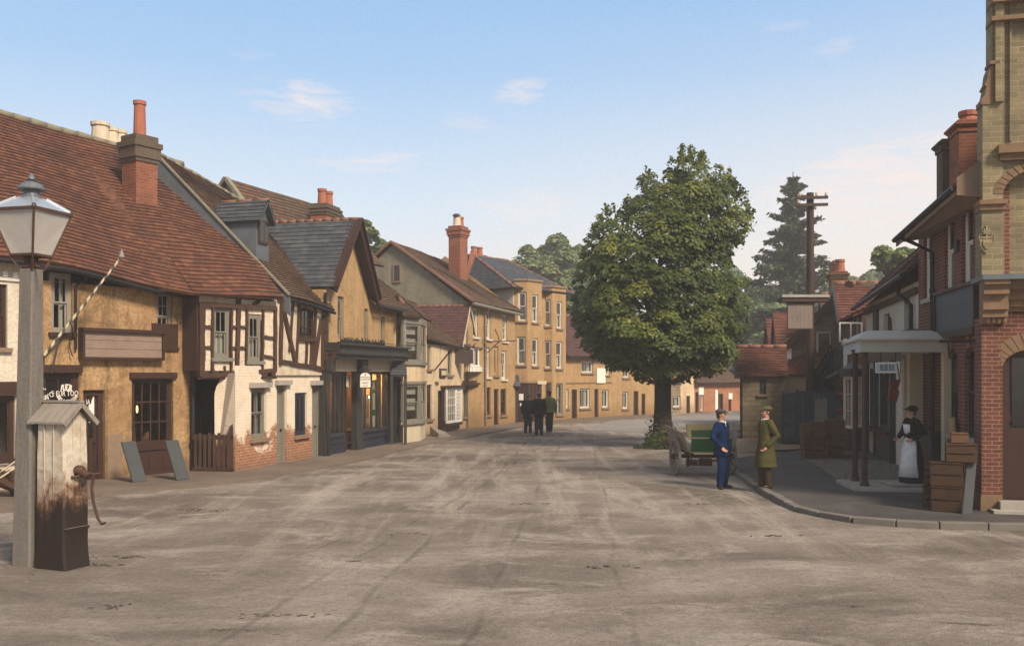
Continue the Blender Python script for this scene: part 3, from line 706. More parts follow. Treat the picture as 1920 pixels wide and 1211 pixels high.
            q = MB(); limb(q, [(-.06, .0 + ly(1.46), 1.47), (-.04, .07 + ly(1.46), 1.49), (.04, .07 + ly(1.46), 1.49), (.06, .0 + ly(1.46), 1.47)], [.022] * 4); remesh(q, 'collar', M[m], T, .01, 1)
        for sd in 'RL':
            el, wr = V(arms[sd][0]), V(arms[sd][1]); q = MB(); d = (wr - el).normalized(); q.tube([wr - d * .03, wr + d * .008], [.036, .035], 12); q.build('cuff', M['whitecloth' if coat.get('cuff', True) else m], T, smooth=True)
    if capshape == 'flat':
        q = MB(); q.ball(h(0, .01, .175), (.108, .13, .052), 20, 10, HR.to_3x3()); q.ball(h(0, .04, .19), (.095, .085, .046), 16, 10, HR.to_3x3()); k0 = len(q.v); q.ball(h(0, -.112, .155), (.078, .058, .013), 16, 8, HR.to_3x3() @ Matrix.Rotation(.25, 3, 'X')); remesh(q, 'cap', M[cap], T, .008, 2, .003)
    if capshape == 'bonnet':
        q = MB(); q.ball(h(0, .03, .16), (.11, .13, .085), 20, 12, HR.to_3x3()); q.ball(h(0, -.02, .15), (.15, .17, .022), 20, 8, HR.to_3x3()); q.ball(h(.04, .04, .2), (.05, .06, .04), 10, 8); remesh(q, 'hat', M[cap], T, .009, 1, .004)
    if skirt:
        q = MB(); loft(q, [((0, .03, .0), .27, .3), ((0, .02, .25), .24, .26), ((0, .015, .6), .205, .215), ((0, .01, .88), .18, .17), ((0, 0, 1.02), .135, .11), ((0, 0, 1.07), .13, .105)], 32); remesh(q, 'skirt', M[skirt], T, .016, 2, .006, (13, 13, .8))
        if apron:
            q = MB(); n = 22
            def ap(z, rx, ry, cy, t): return V((math.sin(t) * rx, cy - math.cos(t) * ry, z))
            rows = [(.14, .292, .316, .02), (.45, .255, .272, .015), (.7, .23, .238, .012), (.9, .208, .198, .01), (1.02, .165, .14, 0), (1.08, .158, .133, 0)]; k = len(q.v); wide = [1.45, 1.4, 1.4, 1.4, 1.35, 1.3]
            for (z, rx, ry, cy), wd_ in zip(rows, wide):
                for i in range(n + 1):
                    t_ = -wd_ + 2 * wd_ * i / n; q.v.append(ap(z, rx + .006 * math.sin(i * 2.1) * (1.1 - z), ry + .006 * math.sin(i * 2.1) * (1.1 - z), cy, t_))
            for r_ in range(len(rows) - 1):
                for i in range(n): a = k + r_ * (n + 1) + i; q.f.append((a, a + 1, a + n + 2, a + n + 1))
            # bib
            k = len(q.v)
            for z, rx, ry in ((1.08, .15, .128), (1.2, .19, .16), (1.34, .2, .168)):
                for i in range(9): t_ = -.75 + 1.5 * i / 8; q.v.append(V((math.sin(t_) * rx, -math.cos(t_) * ry + ly(z), z)))
            for r_ in range(2):
                for i in range(8): a = k + r_ * 9 + i; q.f.append((a, a + 1, a + 10, a + 9))
            limb(q, [(0, .112, 1.06), (.1, .09, 1.06), (.14, 0, 1.06)], [.016] * 3, 8); limb(q, [(0, .112, 1.06), (-.1, .09, 1.06), (-.14, 0, 1.06)], [.016] * 3, 8); q.ball((.02, .13, 1.06), (.05, .02, .035), 8, 6)
            o = q.build('apron', M['whitecloth'], T, smooth=True); sd_ = o.modifiers.new('Solidify', 'SOLIDIFY'); sd_.thickness = .006
    return T
def stand(px, py, z=0.0): return G(px, py, z)
# facing: rz=0 looks towards the camera (-Y), +90 deg looks to the right of the picture
ZP = .09
p_ = G(1354, 915)
person('person', p_, R(48), 'man in a blue suit and dark flat cap standing by the green cart', 1.0, head_yaw=R(22),
       arms={'R': (V((-.34, .05, 1.14)), V((-.205, -.1, .93))), 'L': (V((.25, .12, 1.13)), V((.2, .1, .87)))}, feet={'R': ((-.12, -.02, .07), R(-45)), 'L': ((.12, .0, .07), R(25))},
       coat=dict(m='navy', hem=.74, w=.225), trousers='navy', cap='capgrey', tie='darknavy')
p_ = G(1435, 914.5, ZP)
person('person', p_, R(-78), 'man in a long olive overcoat and green cap standing on the kerb', 1.0, head_yaw=R(-4),
       arms={'R': (V((-.25, .14, 1.12)), V((-.19, -.02, .9))), 'L': (V((.26, .15, 1.13)), V((.2, -.06, .9)))}, feet={'R': ((-.09, -.05, .07), R(-6)), 'L': ((.09, .03, .07), R(4))},
       coat=dict(m='olive', hem=.46, w=.27, dp=.2, n='overcoat', cuff=False), trousers='brownwool', cap='capolive', tie='darknavy')
p_ = P(1710, 905, 20.5); p_.z = .225
person('person', p_, R(-80), 'woman in a white apron, black blouse and dark hat standing on the step', .93, head_yaw=R(-15),
       arms={'R': (V((-.24, -.08, 1.14)), V((-.13, -.27, 1.03))), 'L': (V((.33, .1, 1.16)), V((.2, -.1, 1.02)))},
       coat=dict(m='black', hem=1.0, w=.15, dp=.115, n='blouse', fold=.008, cuff=False), shirt=False, skirt='darknavy', apron=True, cap='black', capshape='bonnet', lean=.05)
D3 = dict(shirt=False); VX = 1.9
gm_ = 'men walking away up the street'
person('person', G(990, 812), R(172), 'leftmost of the three men walking away, in dark navy coat and grey cap', .95, arms={'R': (V((-.27, .05, 1.13)), V((-.22, -.14, .95))), 'L': (V((.27, .05, 1.13)), V((.25, -.05, .88)))}, feet={'R': ((-.1, -.06, .07), 0), 'L': ((.1, .06, .07), 0)}, coat=dict(m='darknavy', hem=.66, w=.24), trousers='darknavy', cap='capgrey', group=gm_, **D3)
person('person', G(1010.5, 816.5), R(184), 'middle one of three men walking away, in black jacket and pale cap', 1.02, arms={'R': (V((-.27, .06, 1.13)), V((-.26, .0, .88))), 'L': (V((.29, .1, 1.13)), V((.27, .0, .9)))}, feet={'R': ((-.1, .03, .07), 0), 'L': ((.1, -.02, .07), 0)}, coat=dict(m='black', hem=.8, w=.22), trousers='darknavy', cap='palecap', group=gm_, **D3)
person('person', G(1030, 811), R(176), 'rightmost of the three men walking away, in sage green jacket and dark cap', 1.02, arms={'R': (V((-.28, .06, 1.13)), V((-.27, -.03, .9))), 'L': (V((.26, .0, 1.13)), V((.2, -.2, 1.02)))}, feet={'R': ((-.06, .16, .09), 0), 'L': ((.07, -.18, .07), 0)}, coat=dict(m='green', hem=.86, w=.23), trousers='black', cap='black', group=gm_, **D3)
# ================================================================== left side of the street
GH = 'houses along the left side of the street'
f2 = FR(G(190, 903), G(355, 886))
S2 = lambda px: f2.hit(px, 700)[0]
e2 = lambda px, y: f2.p(f2.hit(px, y, -.35)[0], f2.hit(px, y, -.35)[1], .35)
RZ = lambda s: 9.55 - .055 * (s + 3)            # sagging ridge height
def rtop(s): return f2.p(s, RZ(s), -4.5)
def red_roof(root, s0, s1, eaves, back=True):
    mb = MB(); n = len(eaves); tile_patch(mb, eaves, [rtop(s0 + (s1 - s0) * i / (n - 1)) for i in range(n)], row=.165, lip=.03, sag=.06, seg=.4, seed=3)
    tile_patch(mb, [f2.p(s0, 4.6, -9.35), f2.p(s1, 4.6, -9.35)], [rtop(s0), rtop(s1)], row=.4, seg=2)
    r = mb.build('roof', M['redtile'], root)
    k = MB(); ridge_tiles(k, rtop(s0), rtop(s1), .11); k.build('ridge', M['ridgegrey'], r, smooth=True)
    return r
# ---- white painted house at the left edge
H1 = base_empty('painted_house', f2, S2(-70), 'white limewashed house under red tiles, cut by the left edge behind the lamp', 'house', GH)
w1 = f2.rect(-30, 532, 14, 652); w2 = f2.rect(-60, 742, 29, 862); sa, sb = S2(-150), S2(41)
mb = MB(); shell(mb, f2, sa, sb, 4.95, 9, [w1, w2], ridge=(4.5, RZ(sa) - .1)); mb.build('wall', M['whitewash'], H1)
window(f2, H1, w1, 'brownwood', (2, 1), curtain='sides'); window(f2, H1, w2, 'brownwood', (2, 1), kind='c', fw=.1, sill='brownwood', name='shop_window')
mb = MB(); board(f2, (w2[0] - .1, w2[1] + .1, w2[3] + .02, w2[3] + .3), 0, .12, mb); mb.build('fascia', M['brownwood'], H1)
mb = MB(); board(f2, (sa, sb - .05, 4.55, 4.62), 0, .05, mb)
for i in range(40): board(f2, (sa + .1 + i * .22, sa + .2 + i * .22, 4.63, 4.74), 0, .07, mb) if sa + .2 + i * .22 < sb - .1 else None
mb.build('cornice', M['whitepaint'], H1)
red_roof(H1, sa, sb, [e2(-150, 462), e2(41, 485)])
mb = MB(); gutter(mb, [e2(-150, 466) - UP * .04, e2(41, 489) - UP * .04]); mb.build('gutter', M['iron'], H1)
c = f2.p(S2(330), 0, -6.2)
# ---- yellow roughcast shop
H2 = base_empty('roughcast_shop', f2, S2(42), 'yellow roughcast shop under a long red tiled roof, blank signboard on its wall', 'shop', GH)
sa, sb = S2(41.5), S2(364)
wl = f2.rect(96, 512, 136, 624); wr = f2.rect(294, 548, 323, 640); sw = f2.rect(77, 697, 149, 842); dr = f2.rect(156, 731, 197, 904); bw = f2.rect(247, 708, 325, 836)
dr = (dr[0], dr[1], .03, dr[3])
mb = MB(); shell(mb, f2, sa, sb, 4.62, 9, [wl, wr, sw, dr, bw], ridge=(4.5, 9.1)); mb.build('wall', M['yellow'], H2)
window(f2, H2, wl, 'greywood', (2, 1), fw=.09, sill='brownwood', curtain='sides'); window(f2, H2, wr, 'greywood', (2, 2), fw=.07, sill=None)
w = window(f2, H2, sw, 'brownwood', (2, 1), kind='c', fw=.13, sill='brownwood', name='shop_window', glass='dkglass')
L = MB()
def put(body, size, px, y, off, rot=0, al='CENTER', sx=1.0):
    s, z = f2.hit(px, y, off); L.add(*text_mesh(body, size, facemat(f2, s, z, -off) @ Matrix.Rotation(rot, 4, 'Z'), .003, al, sx))
for i, ch in enumerate('ALEGAL'):
    t = (i - 2.5) / 2.5; put(ch, .22, 126 + t * 9, 727 + 1.5 * t * t + t * .6, .055, -t * .12, sx=.8)
put('EUR TOO', .17, 126, 738, .055, 0, sx=.75)
for i, ch in enumerate('GOODS & PROVISIONS'):
    t = (i - 8.5) / 8.5; put(ch, .12, 126 + 18 * math.sin(t * 1.25), 753 - 15 * (1 - math.cos(t * 1.25)), .055, t * 1.05, sx=.75)
for i, ch in enumerate('SAY OF'): put(ch, .17, 83 + i * 3.4, 748 - i * 2.0, .055, .45, sx=.8)
put('A,', .2, 79.5, 725, .055, 0)
L.build('lettering', M['letter'], w)
dd = door(f2, H2, dr, glazed=True, fw=.13, rec=.14)
L = MB(); put('BIA 0', .16, 166, 754, .125, 0, sx=.7); put('TAT', .15, 163, 766, .125, 0, sx=.7); L.build('lettering', M['letter'], dd)
q = MB(); s, z = f2.hit(173, 772, .125); q.fbox(f2, s - .09, s + .05, z - .25, z + .18, -.132, -.125); q.poly(*[f2.p(s + x, z + y, -.127) for x, y in ((-.04, .18), (.05, .18), (.045, .42))]); q.build('notice', M['paper'], dd)
w = window(f2, H2, bw, 'brownwood', (4, 3), kind='c', fw=.1, sill='brownwood', name='shop_window', glass='shopglass', bt=.035)
q = MB(); s = (bw[0] + bw[1]) / 2; a, b = bw[0] - .05, bw[1] + .05
q.fbox(f2, a, b, .05, bw[2] - .1, -.06, .05)
for k in range(3): q.fbox(f2, a + .1 + k * (b - a - .1) / 3, a + (k + 1) * (b - a - .1) / 3, .2, bw[2] - .22, .05, .07)
q.build('stall_riser', M['brownwood'], H2)
q = MB(); q.poly(f2.p(a, .4, -1.6), f2.p(b, .4, -1.6), f2.p(b, 2.7, -1.6), f2.p(a, 2.7, -1.6)); q.fbox(f2, a, b, .75, .8, -1, -.3)
for k in range(9): q.lathe(f2.p(a + .2 + k * .19, .8, -.5 - .2 * (k % 3)), [(.06, 0), (.07, .12), (.03, .2), (.03, .26)], 8)
q.build('display', M['cratedark'], H2)
q = MB(); s, z = f2.hit(257, 767, .5); q.ball(f2.p(s, z, -.5), (.03, .03, .1), 8, 8); q.build('gas_lamp', M['bulb'], H2)
q = MB(); board(f2, (bw[0] - .07, bw[1] + .07, bw[3] - .02, bw[3] + .13), -.05, .08, q); board(f2, (sw[0] - .02, sw[1] + .04, sw[3] - .02, sw[3] + .16), -.05, .08, q); q.build('window_hood', M['brownwood'], H2)
r = f2.rect(284, 607, 332, 650); q = MB(); board(f2, r, 0, .045, q); board(f2, (r[0] - .02, r[1] + .02, r[2] - .1, r[2]), 0, .06, q); q.build('window_board', M['brownwood'], H2)
q = MB(); board(f2, (dr[1] + .05, bw[0] - .25, 0, 1.1), 0, .02, q); q.build('cement_patch', M['sill'], H2)
red_roof(H2, sa, sb, [e2(41.5, 485), e2(95, 492), e2(149, 502), e2(222, 522), e2(294, 539), FR(W(374, 24.15), W(519, 26.15)).pp(364.5, 550, -.3)])
mb = MB(); gutter(mb, [e2(px, y) + V((0, 0, -.05)) for px, y in ((42, 489), (149, 506), (294, 543), (365, 552))]); mb.build('gutter', M['iron'], H2)
downpipe(H2, [f2.p(S2(357), 4.45, .3), f2.p(S2(357), 4.2, .09), f2.p(S2(357), .05, .09)], .06)
downpipe(H2, [f2.p(S2(150), 4.75, .3), f2.p(S2(139), 4.55, .07), f2.p(S2(139), 3.1, .07)], .03)
c = f2.pp(262, 300, 2.3); c.z = 0
chimney(H2, f2, c, .66, .62, 6.0, f2.pp(265, 258, 2.3)[2], capm='sootbrick', cap=.72, ov=.07, pots=[(0, 0, 1.02, .17, 'pot')])
q = MB(); q.hexa([c + f2.e * x + f2.n * y + UP * z for x, y, z in ((-.4, .5, 6.15), (.42, .5, 6.05), (.42, -.5, 7.0), (-.4, -.5, 7.0))], [c + f2.e * x + f2.n * y + UP * (z + .1) for x, y, z in ((-.4, .5, 6.15), (.42, .5, 6.05), (.42, -.5, 7.0), (-.4, -.5, 7.0))]); q.build('flashing', M['lead'], H2)
c = f2.pp(203, 262, 5.2); c.z = 0
chimney(H2, f2, c, .95, .6, 8, 9.2, mat='sootbrick', cap=.3, pots=[(-.26, 0, .78, .27, 'palepot'), (.12, 0, .7, .2, 'palepot'), (.42, 0, .7, .18, 'palepot')])
# wall signboard
r = f2.rect(146, 619, 300, 675)
T = base_empty('wall_signboard', f2, r[0], 'long blank weathered wooden signboard fixed on the yellow roughcast wall', 'signboard', z=r[2])
q = MB()
for k in range(3): q.fbox(f2, r[0] + .06, r[1] - .06, r[2] + .06 + k * (r[3] - r[2] - .12) / 3 + .004, r[2] + .06 + (k + 1) * (r[3] - r[2] - .12) / 3 - .004, .05, .15 + rnd.uniform(-.004, .004))
q.build('board', M['boardwood'], T)
q = MB(); q.fbox(f2, r[0], r[1], r[2], r[2] + .06, .01, .2); q.fbox(f2, r[0], r[1], r[3] - .06, r[3] + .02, .01, .24); q.fbox(f2, r[0], r[0] + .06, r[2] + .06, r[3] - .06, .01, .2); q.fbox(f2, r[1] - .06, r[1], r[2] + .06, r[3] - .06, .01, .2); q.build('frame', M['brownwood'], T)
# striped pole leaning out from the wall
a = f2.p(S2(80), 2.95, .05); b = P(228, 482, 22.0)
T = empty('striped_pole', a, 0, 'thin black and white striped barber pole slanting up off the yellow wall', 'barber pole')
q = MB(); q.tube([a, a.lerp(b, .5), b], [.036, .03, .024], 16); q.build('pole', M['creampaint'], T)
q = MB(); d = b - a; x = d.normalized().cross(UP).normalized(); y = x.cross(d.normalized()); N = 260
for i in range(N):
    k = len(q.v)
    for t in (i / N, (i + 1) / N):
        rr = (.036 - .012 * t) * 1.07; c0 = a.lerp(b, t)
        for j in range(6):
            an = t * 2 * math.pi * 11 + j * .62; q.v.append(c0 + (x * math.cos(an) + y * math.sin(an)) * rr)
    q.f += [(k + j, k + j + 1, k + j + 7, k + j + 6) for j in range(5)]
q.build('stripe', M['iron'], T)
q = MB(); q.lathe(b, [(.02, -.05), (.07, 0), (.05, .05), (.03, .12), (.0, .2)], 8); q.build('finial', M['greywood'], T)
q = MB(); q.tube([a, f2.p(S2(82), 2.5, .0), f2.p(S2(80), 2.55, .35), a.lerp(b, .2)], .018, 6); q.tube([f2.p(S2(128), 3.6, .12) + V((.04 * math.sin(i * .7), 0, -i * .06 + .06 * math.cos(i))) for i in range(12)], .014, 5); q.build('bracket', M['iron'], T)
# slabs leaning under the shop window
for nm, lab, (x0, x1, y0, y1), sh in (('leaning_slab', 'grey slate slab leaning left of the shop stall riser on the footway', (246, 272, 836, 903), .3), ('leaning_slab', 'grey slate slab leaning right of the shop stall riser near the downpipe', (326, 354, 836, 899), -.1)):
    p0 = G((x0 + x1) / 2 + 4, y1, .06); e = f2.e; w_ = .36; hgt = .92
    q = MB(); lean = -f2.n * .26 - f2.e * .12
    q.hexa([p0 - e * w_ / 2 + f2.n * .0, p0 + e * w_ / 2, p0 + e * w_ / 2 - f2.n * .05, p0 - e * w_ / 2 - f2.n * .05], [p0 + lean + UP * hgt - e * w_ / 2, p0 + lean + UP * hgt + e * w_ / 2, p0 + lean + UP * hgt + e * w_ / 2 - f2.n * .05, p0 + lean + UP * hgt - e * w_ / 2 - f2.n * .05])
    tag(q.build(nm, M['flag'], None, bevel=.008), lab, 'slab', 'slabs leaning under the shop window')

# ---- half timbered cottage
f3 = FR(G(440, 888), G(600, 858))
S3 = lambda px, off=0: f3.hit(px, 700, off)[0]
H3 = base_empty('timbered_cottage', f3, 0, 'half timbered whitewashed cottage with flaking brick base and jettied upper floor', 'cottage', GH)
gw = f3.rect(471, 727, 500, 822); d1 = f3.rect(519, 722, 538, 873); gw2 = f3.rect(553, 736, 576, 816); d2 = f3.rect(585, 722, 601, 860)
d1 = (d1[0], d1[1], .03, d1[3]); d2 = (d2[0], d2[1], .03, d2[3]); sR = S3(605)
mb = MB(); wall_holes(mb, f3, 0, sR, -.1, 2.75, [gw, d1, gw2, d2])
mb.poly(f3.p(sR, -.1, 0), f3.p(sR, -.1, -5), f3.p(sR, 8, -4), f3.p(sR, 4.6, 0)); mb.poly(f3.p(sR, -.1, -8), f3.p(-1, -.1, -8), f3.p(-1, 5, -8), f3.p(sR, 5, -8))
# curved side wall by the passage
cur = [P(441, 888, 24.4), P(441, 699, 24.4)] + [P(402 + 38 * (1 - math.cos(a)), 744 - 45 * math.sin(a), 24.75) for a in (1.45, 1.2, .95, .7, .45, .2, 0)] + [P(403, 884, 24.75)]
cur[0].z = -.05; cur[-1].z = -.05
mb.prism(cur[::-1], (-.08, .35, 0)); mb.build('wall', M['cottage'], H3)
window(f3, H3, gw, 'greypaint', (2, 1), fw=.09, curtain='sides'); window(f3, H3, gw2, 'bluepaint', (2, 1), kind='c', fw=.1, curtain=None)
door(f3, H3, d1, 'greypaint', 'greypaint', fw=.1); door(f3, H3, d2, 'greypaint', 'greypaint', fw=.1)
q = MB()
for r in (gw, d1, d2): q.fbox(f3, r[0] - .12, r[1] + .12, r[3] + .005, r[3] + .14, .0, .12)
q.build('lintel', M['palestone'], H3)
# upper floor: jettied half (A) and flush half (B)
fA = FR(W(374, 24.15), W(519, 26.15)); fB = f3.sub(0, .07)
SA = lambda px: fA.hit(px, 700)[0]; SB = lambda px: fB.hit(px, 700)[0]
a0, a1 = SA(374), SA(518); b0, b1 = SB(521), SB(606); zj = 2.62
wa = fA.rect(399, 576, 431, 671); wb = fA.rect(463, 589, 490, 677); wc = fB.rect(559, 578, 588, 634)
mb = MB(); wall_holes(mb, fA, a0, a1, zj, 4.5, [wa, wb]); wall_holes(mb, fB, b0 - .25, b1, 2.5, 4.75, [wc])
mb.poly(fA.p(a0, zj, -.8), fA.p(a0, zj, 0), fA.p(a0, 4.5, 0), fA.p(a0, 4.5, -.8)); mb.poly(fA.p(a1, zj, 0), fA.p(a1, zj, -.4), fA.p(a1, 4.5, -.4), fA.p(a1, 4.5, 0))
mb.poly(fA.p(a0, zj, 0), fA.p(a0, zj, -2.2), fA.p(a1, zj, -2.2), fA.p(a1, zj, 0)); mb.build('upper_wall', M['infill'], H3)
window(fA, H3, wa, 'greypaint', (2, 1), fw=.09, curtain='lower', sill='greypaint', rec=.06); window(fA, H3, wb, 'greypaint', (2, 1), fw=.09, curtain='lower', sill='greypaint', rec=.06)
window(fB, H3, wc, 'brownwood', (4, 3), kind='c', fw=.05, sill='timber', rec=.04)
T_ = MB()
def tim(fr, x0, y0, x1, y1, w=.13):
    a, b = fr.pp(x0, y0), fr.pp(x1, y1); k = rnd.uniform(.01, .03)
    n = 5; prev = None
    for i in range(n):
        p = a.lerp(b, i / n); q_ = a.lerp(b, (i + 1) / n)
        jit = fr.e * rnd.uniform(-.012, .012) + UP * rnd.uniform(-.012, .012)
        p = prev if prev is not None else p
        q_ = q_ + (jit if i < n - 1 else V((0, 0, 0))); prev = q_
        T_.bar(p + fr.n * k, q_ + fr.n * k, w * rnd.uniform(.62, .8), .1, fr.n)
for a in ((378, 570, 377, 704, .2), (374, 567, 374, 706, .1), (515, 577, 514, 694, .12), (446, 575, 443, 700, .16), (397, 574, 396, 700, .08), (433, 574, 431, 704, .07), (492, 580, 490, 694, .08), (461, 580, 460, 694, .07),
          (376, 571, 516, 578, .17), (376, 705, 516, 694, .17), (379, 612, 396, 613, .1), (379, 651, 396, 652, .1), (433, 612, 460, 613, .08), (433, 652, 460, 652, .08), (492, 631, 514, 634, .09), (492, 667, 514, 670, .09), (398, 686, 398, 702, .06), (420, 686, 419, 702, .06), (470, 684, 470, 695, .06)): tim(fA, *a)
for a in ((526, 562, 524, 684, .17), (604, 590, 603, 694, .17), (523, 677, 604, 692, .16), (530, 585, 551, 678, .2), (548, 566, 541, 660, .09), (559, 570, 554, 684, .1), (590, 578, 586, 684, .1), (600, 600, 587, 684, .17), (573, 638, 572, 688, .07), (582, 640, 580, 688, .06), (557, 574, 592, 585, .08)): tim(fB, *a)
for a in ((519, 563, 560, 565, .1),): tim(fB, *a)
# braces under the eave, jetty bressumer and post
q0 = fA.p(a0, 2.55, 0)
for i in range(8):
    s = a0 + .1 + i * (a1 - a0) / 8; T_.fbox(fA, s, s + .14, zj - .16, zj - .01, -.4, .06)
T_.fbox(fA, a0 - .05, a1, zj - .22, zj - .161, -.05, .03)
T_.fbox(fA, a0 - .06, a0 + .12, zj, 4.8, -.6, -.02); 
T_.bar(fB.p(b1 + .02, 2.3, .02), fB.p(b1 + .02, 3.5, .55), .12, .12); T_.bar(fB.p(b1 + .02, .1, .07), fB.p(b1 + .02, 4.5, .07), .16, .14)
T_.bar(fA.pp(446, 560), fA.pp(446, 575), .14, .1, fA.n); T_.bar(fA.pp(474, 572), fA.pp(490, 560), .1, .08, fA.n)
T_.build('timber_frame', M['timber'], H3)
# passage behind the gate with an arched door
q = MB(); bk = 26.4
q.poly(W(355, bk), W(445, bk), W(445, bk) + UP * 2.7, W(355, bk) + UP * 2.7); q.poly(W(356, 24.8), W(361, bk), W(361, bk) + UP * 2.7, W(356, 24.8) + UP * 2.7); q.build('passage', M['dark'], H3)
q = MB(); pts = [P(376, 890, 26), P(400, 890, 26), P(400, 740, 26)] + [P(388 + 12 * math.cos(a), 740 - 14 * math.sin(a), 26) for a in (.5, 1, 1.57, 2.1, 2.7)] + [P(376, 740, 26)]
q.prism(pts, (0, .06, 0))
for k in range(4): q.bar(P(379 + k * 6, 885, 25.97), P(379 + k * 6, 742, 25.97), .05, .03)
q.build('passage_door', M['timber'], H3)
s0, s1 = S2(364.5), S2(532)
red_roof(H3, s0, s1, [fA.pp(364.5, 550, -.3), fA.pp(420, 553, -.3), fA.pp(480, 556, -.3), fA.pp(532, 558, -.3)])
z_ = lambda px, y: f3.hit(px, y, -.3)[1]
sv = S3(545, -.3); se = S3(628, -.3)
ev = [f3.p(sv, z_(545, 556), .3), f3.p((sv + se) / 2, z_(588, 567), .3), f3.p(se, z_(628, 581), .3)]
rg = [f3.p(sv, 8.95, -4.05), f3.p(sv + 3.0, 8.62, -4.05), f3.p(sv + 6.2, 8.2, -4.05)]
mb = MB(); tile_patch(mb, ev, rg, row=.15, lip=.028, sag=.07, seg=.35, seed=8)
tile_patch(mb, [f3.p(sv, 4.6, -8.4), f3.p(sv + 6.2, 4.6, -8.4)], [rg[0], rg[-1]], row=.5, seg=2)
rf = mb.build('roof', M['browntile'], H3)
k = MB(); ridge_tiles(k, rg[0], rg[-1], .1); k.build('ridge', M['ridgegrey'], rf, smooth=True)
k = MB(); a, b = ev[0] - f3.e * .04, rg[0] - f3.e * .04
k.prism([a - UP * .06, b - UP * .06, b - UP * 1.1, a - UP * .55], f3.e * .06); k.build('flashing', M['lead'], H3)
k = MB()
for i in range(16): p, q_ = a.lerp(b, i / 16), a.lerp(b, (i + 1) / 16); k.bar(p + UP * .03, q_ + UP * .03, .1, .05)
k.build('verge', M['ridgegrey'], rf)
k = MB(); gutter(k, [ev[0] - UP * .1, ev[1] - UP * .1, ev[2] - UP * .1], .05); k.build('gutter', M['iron'], H3)
# second roof peak behind
pk = P(428, 335, 33.5); k = MB(); e_ = V((.5, .86, 0)); n_ = V((.86, -.5, 0))
tile_patch(k, [pk + n_ * 2.2 - UP * 2.4, pk + n_ * 2.2 + e_ * 6 - UP * 2.6], [pk, pk + e_ * 6 - UP * .3], row=.2); tile_patch(k, [pk - n_ * 2.2 - UP * 2.4, pk - n_ * 2.2 + e_ * 6 - UP * 2.6], [pk, pk + e_ * 6 - UP * .3], row=.2)
rb = k.build('back_roof', M['browntile'], H3)
k = MB(); k.bar(pk + n_ * 2.25 - UP * 2.4 - e_ * .1, pk - e_ * .1, .2, .12); k.bar(pk - n_ * 2.25 - UP * 2.4 - e_ * .1, pk - e_ * .1, .2, .12); k.build('verge', M['ridgegrey'], rb)
k = MB(); k.poly(pk + n_ * 2.1 - UP * 2.5, pk - UP * .05, pk - n_ * 2.1 - UP * 2.5); k.build('back_gable', M['greywash'], H3)
# dormer
dm = f3.pp(492, 425, .95); fd = FR(dm - f3.e * .36, dm + f3.e * .36)
za, zb = f3.pp(490, 457, .95).z, f3.pp(498, 414, .95).z; zt = f3.pp(502, 381, .95).z
D_ = bpy.data  # dormer parts
k = MB(); k.poly(fd.p(0, za - .5, 0), fd.p(.72, za - .6, 0), fd.p(.72, zb, 0), fd.p(.36, zt, 0), fd.p(0, zb, 0)); k.poly(fd.p(0, za - .5, -1.35), fd.p(0, za - .5, 0), fd.p(0, zb, 0), fd.p(0, zb, -1.35)); k.poly(fd.p(.72, za - .5, 0), fd.p(.72, za - .5, -1.35), fd.p(.72, zb, -1.35), fd.p(.72, zb, 0))
dw = k.build('dormer', M['lead'], H3)
k = MB(); tile_patch(k, [fd.p(-.12, zb - .1, .2), fd.p(-.12, zb - .1, -1.35)], [fd.p(.36, zt + .05, .2), fd.p(.36, zt + .05, -1.35)], row=.13); tile_patch(k, [fd.p(.82, zb - .1, .2), fd.p(.82, zb - .1, -1.35)], [fd.p(.36, zt + .05, .2), fd.p(.36, zt + .05, -1.35)], row=.13); k.build('dormer_roof', M['slate'], dw)
k = MB(); k.fbox(fd, .1, .62, za, zb - .02, .0, .05); k.build('dormer_frame', M['timber'], dw)
k = MB(); k.fbox(fd, .15, .34, za + .06, zb - .08, .05, .056); k.fbox(fd, .38, .57, za + .06, zb - .08, .05, .056); k.build('pane', M['dkglass'], dw)
k = MB(); ridge_tiles(k, fd.p(.36, zt + .06, .2), fd.p(.36, zt + .06, -1.35), .055); k.build('ridge', M['ridge'], dw, smooth=True)
# wooden gate across the passage
ga, gb = G(361, 887, 0), G(437, 888, 0); fg = FR(ga, gb)
T = empty('passage_gate', ga, 0, 'dark wooden picket gate closing the passage beside the timbered cottage', 'gate')
q = MB(); q.fbox(fg, 0, fg.L, .03, .15, -.03, .03); q.fbox(fg, 0, fg.L, .86, .98, -.03, .03); q.build('rail', M['timber'], T)
for k in range(8):
    s = .06 + k * (fg.L - .2) / 7; q = MB(); q.fbox(fg, s, s + .075, .1, 1.0 + (.04 if k % 2 else 0), .03, .055); q.build('picket', M['timber'], T)
q = MB(); q.fbox(fg, fg.L - .09, fg.L, 0, 1.2, -.05, .03); q.poly(fg.p(fg.L - .09, 1.2, .03), fg.p(fg.L, 1.2, .03), fg.p(fg.L, 1.28, 0), fg.p(fg.L - .05, 1.24, 0)); q.build('gate_post', M['timber'], T)
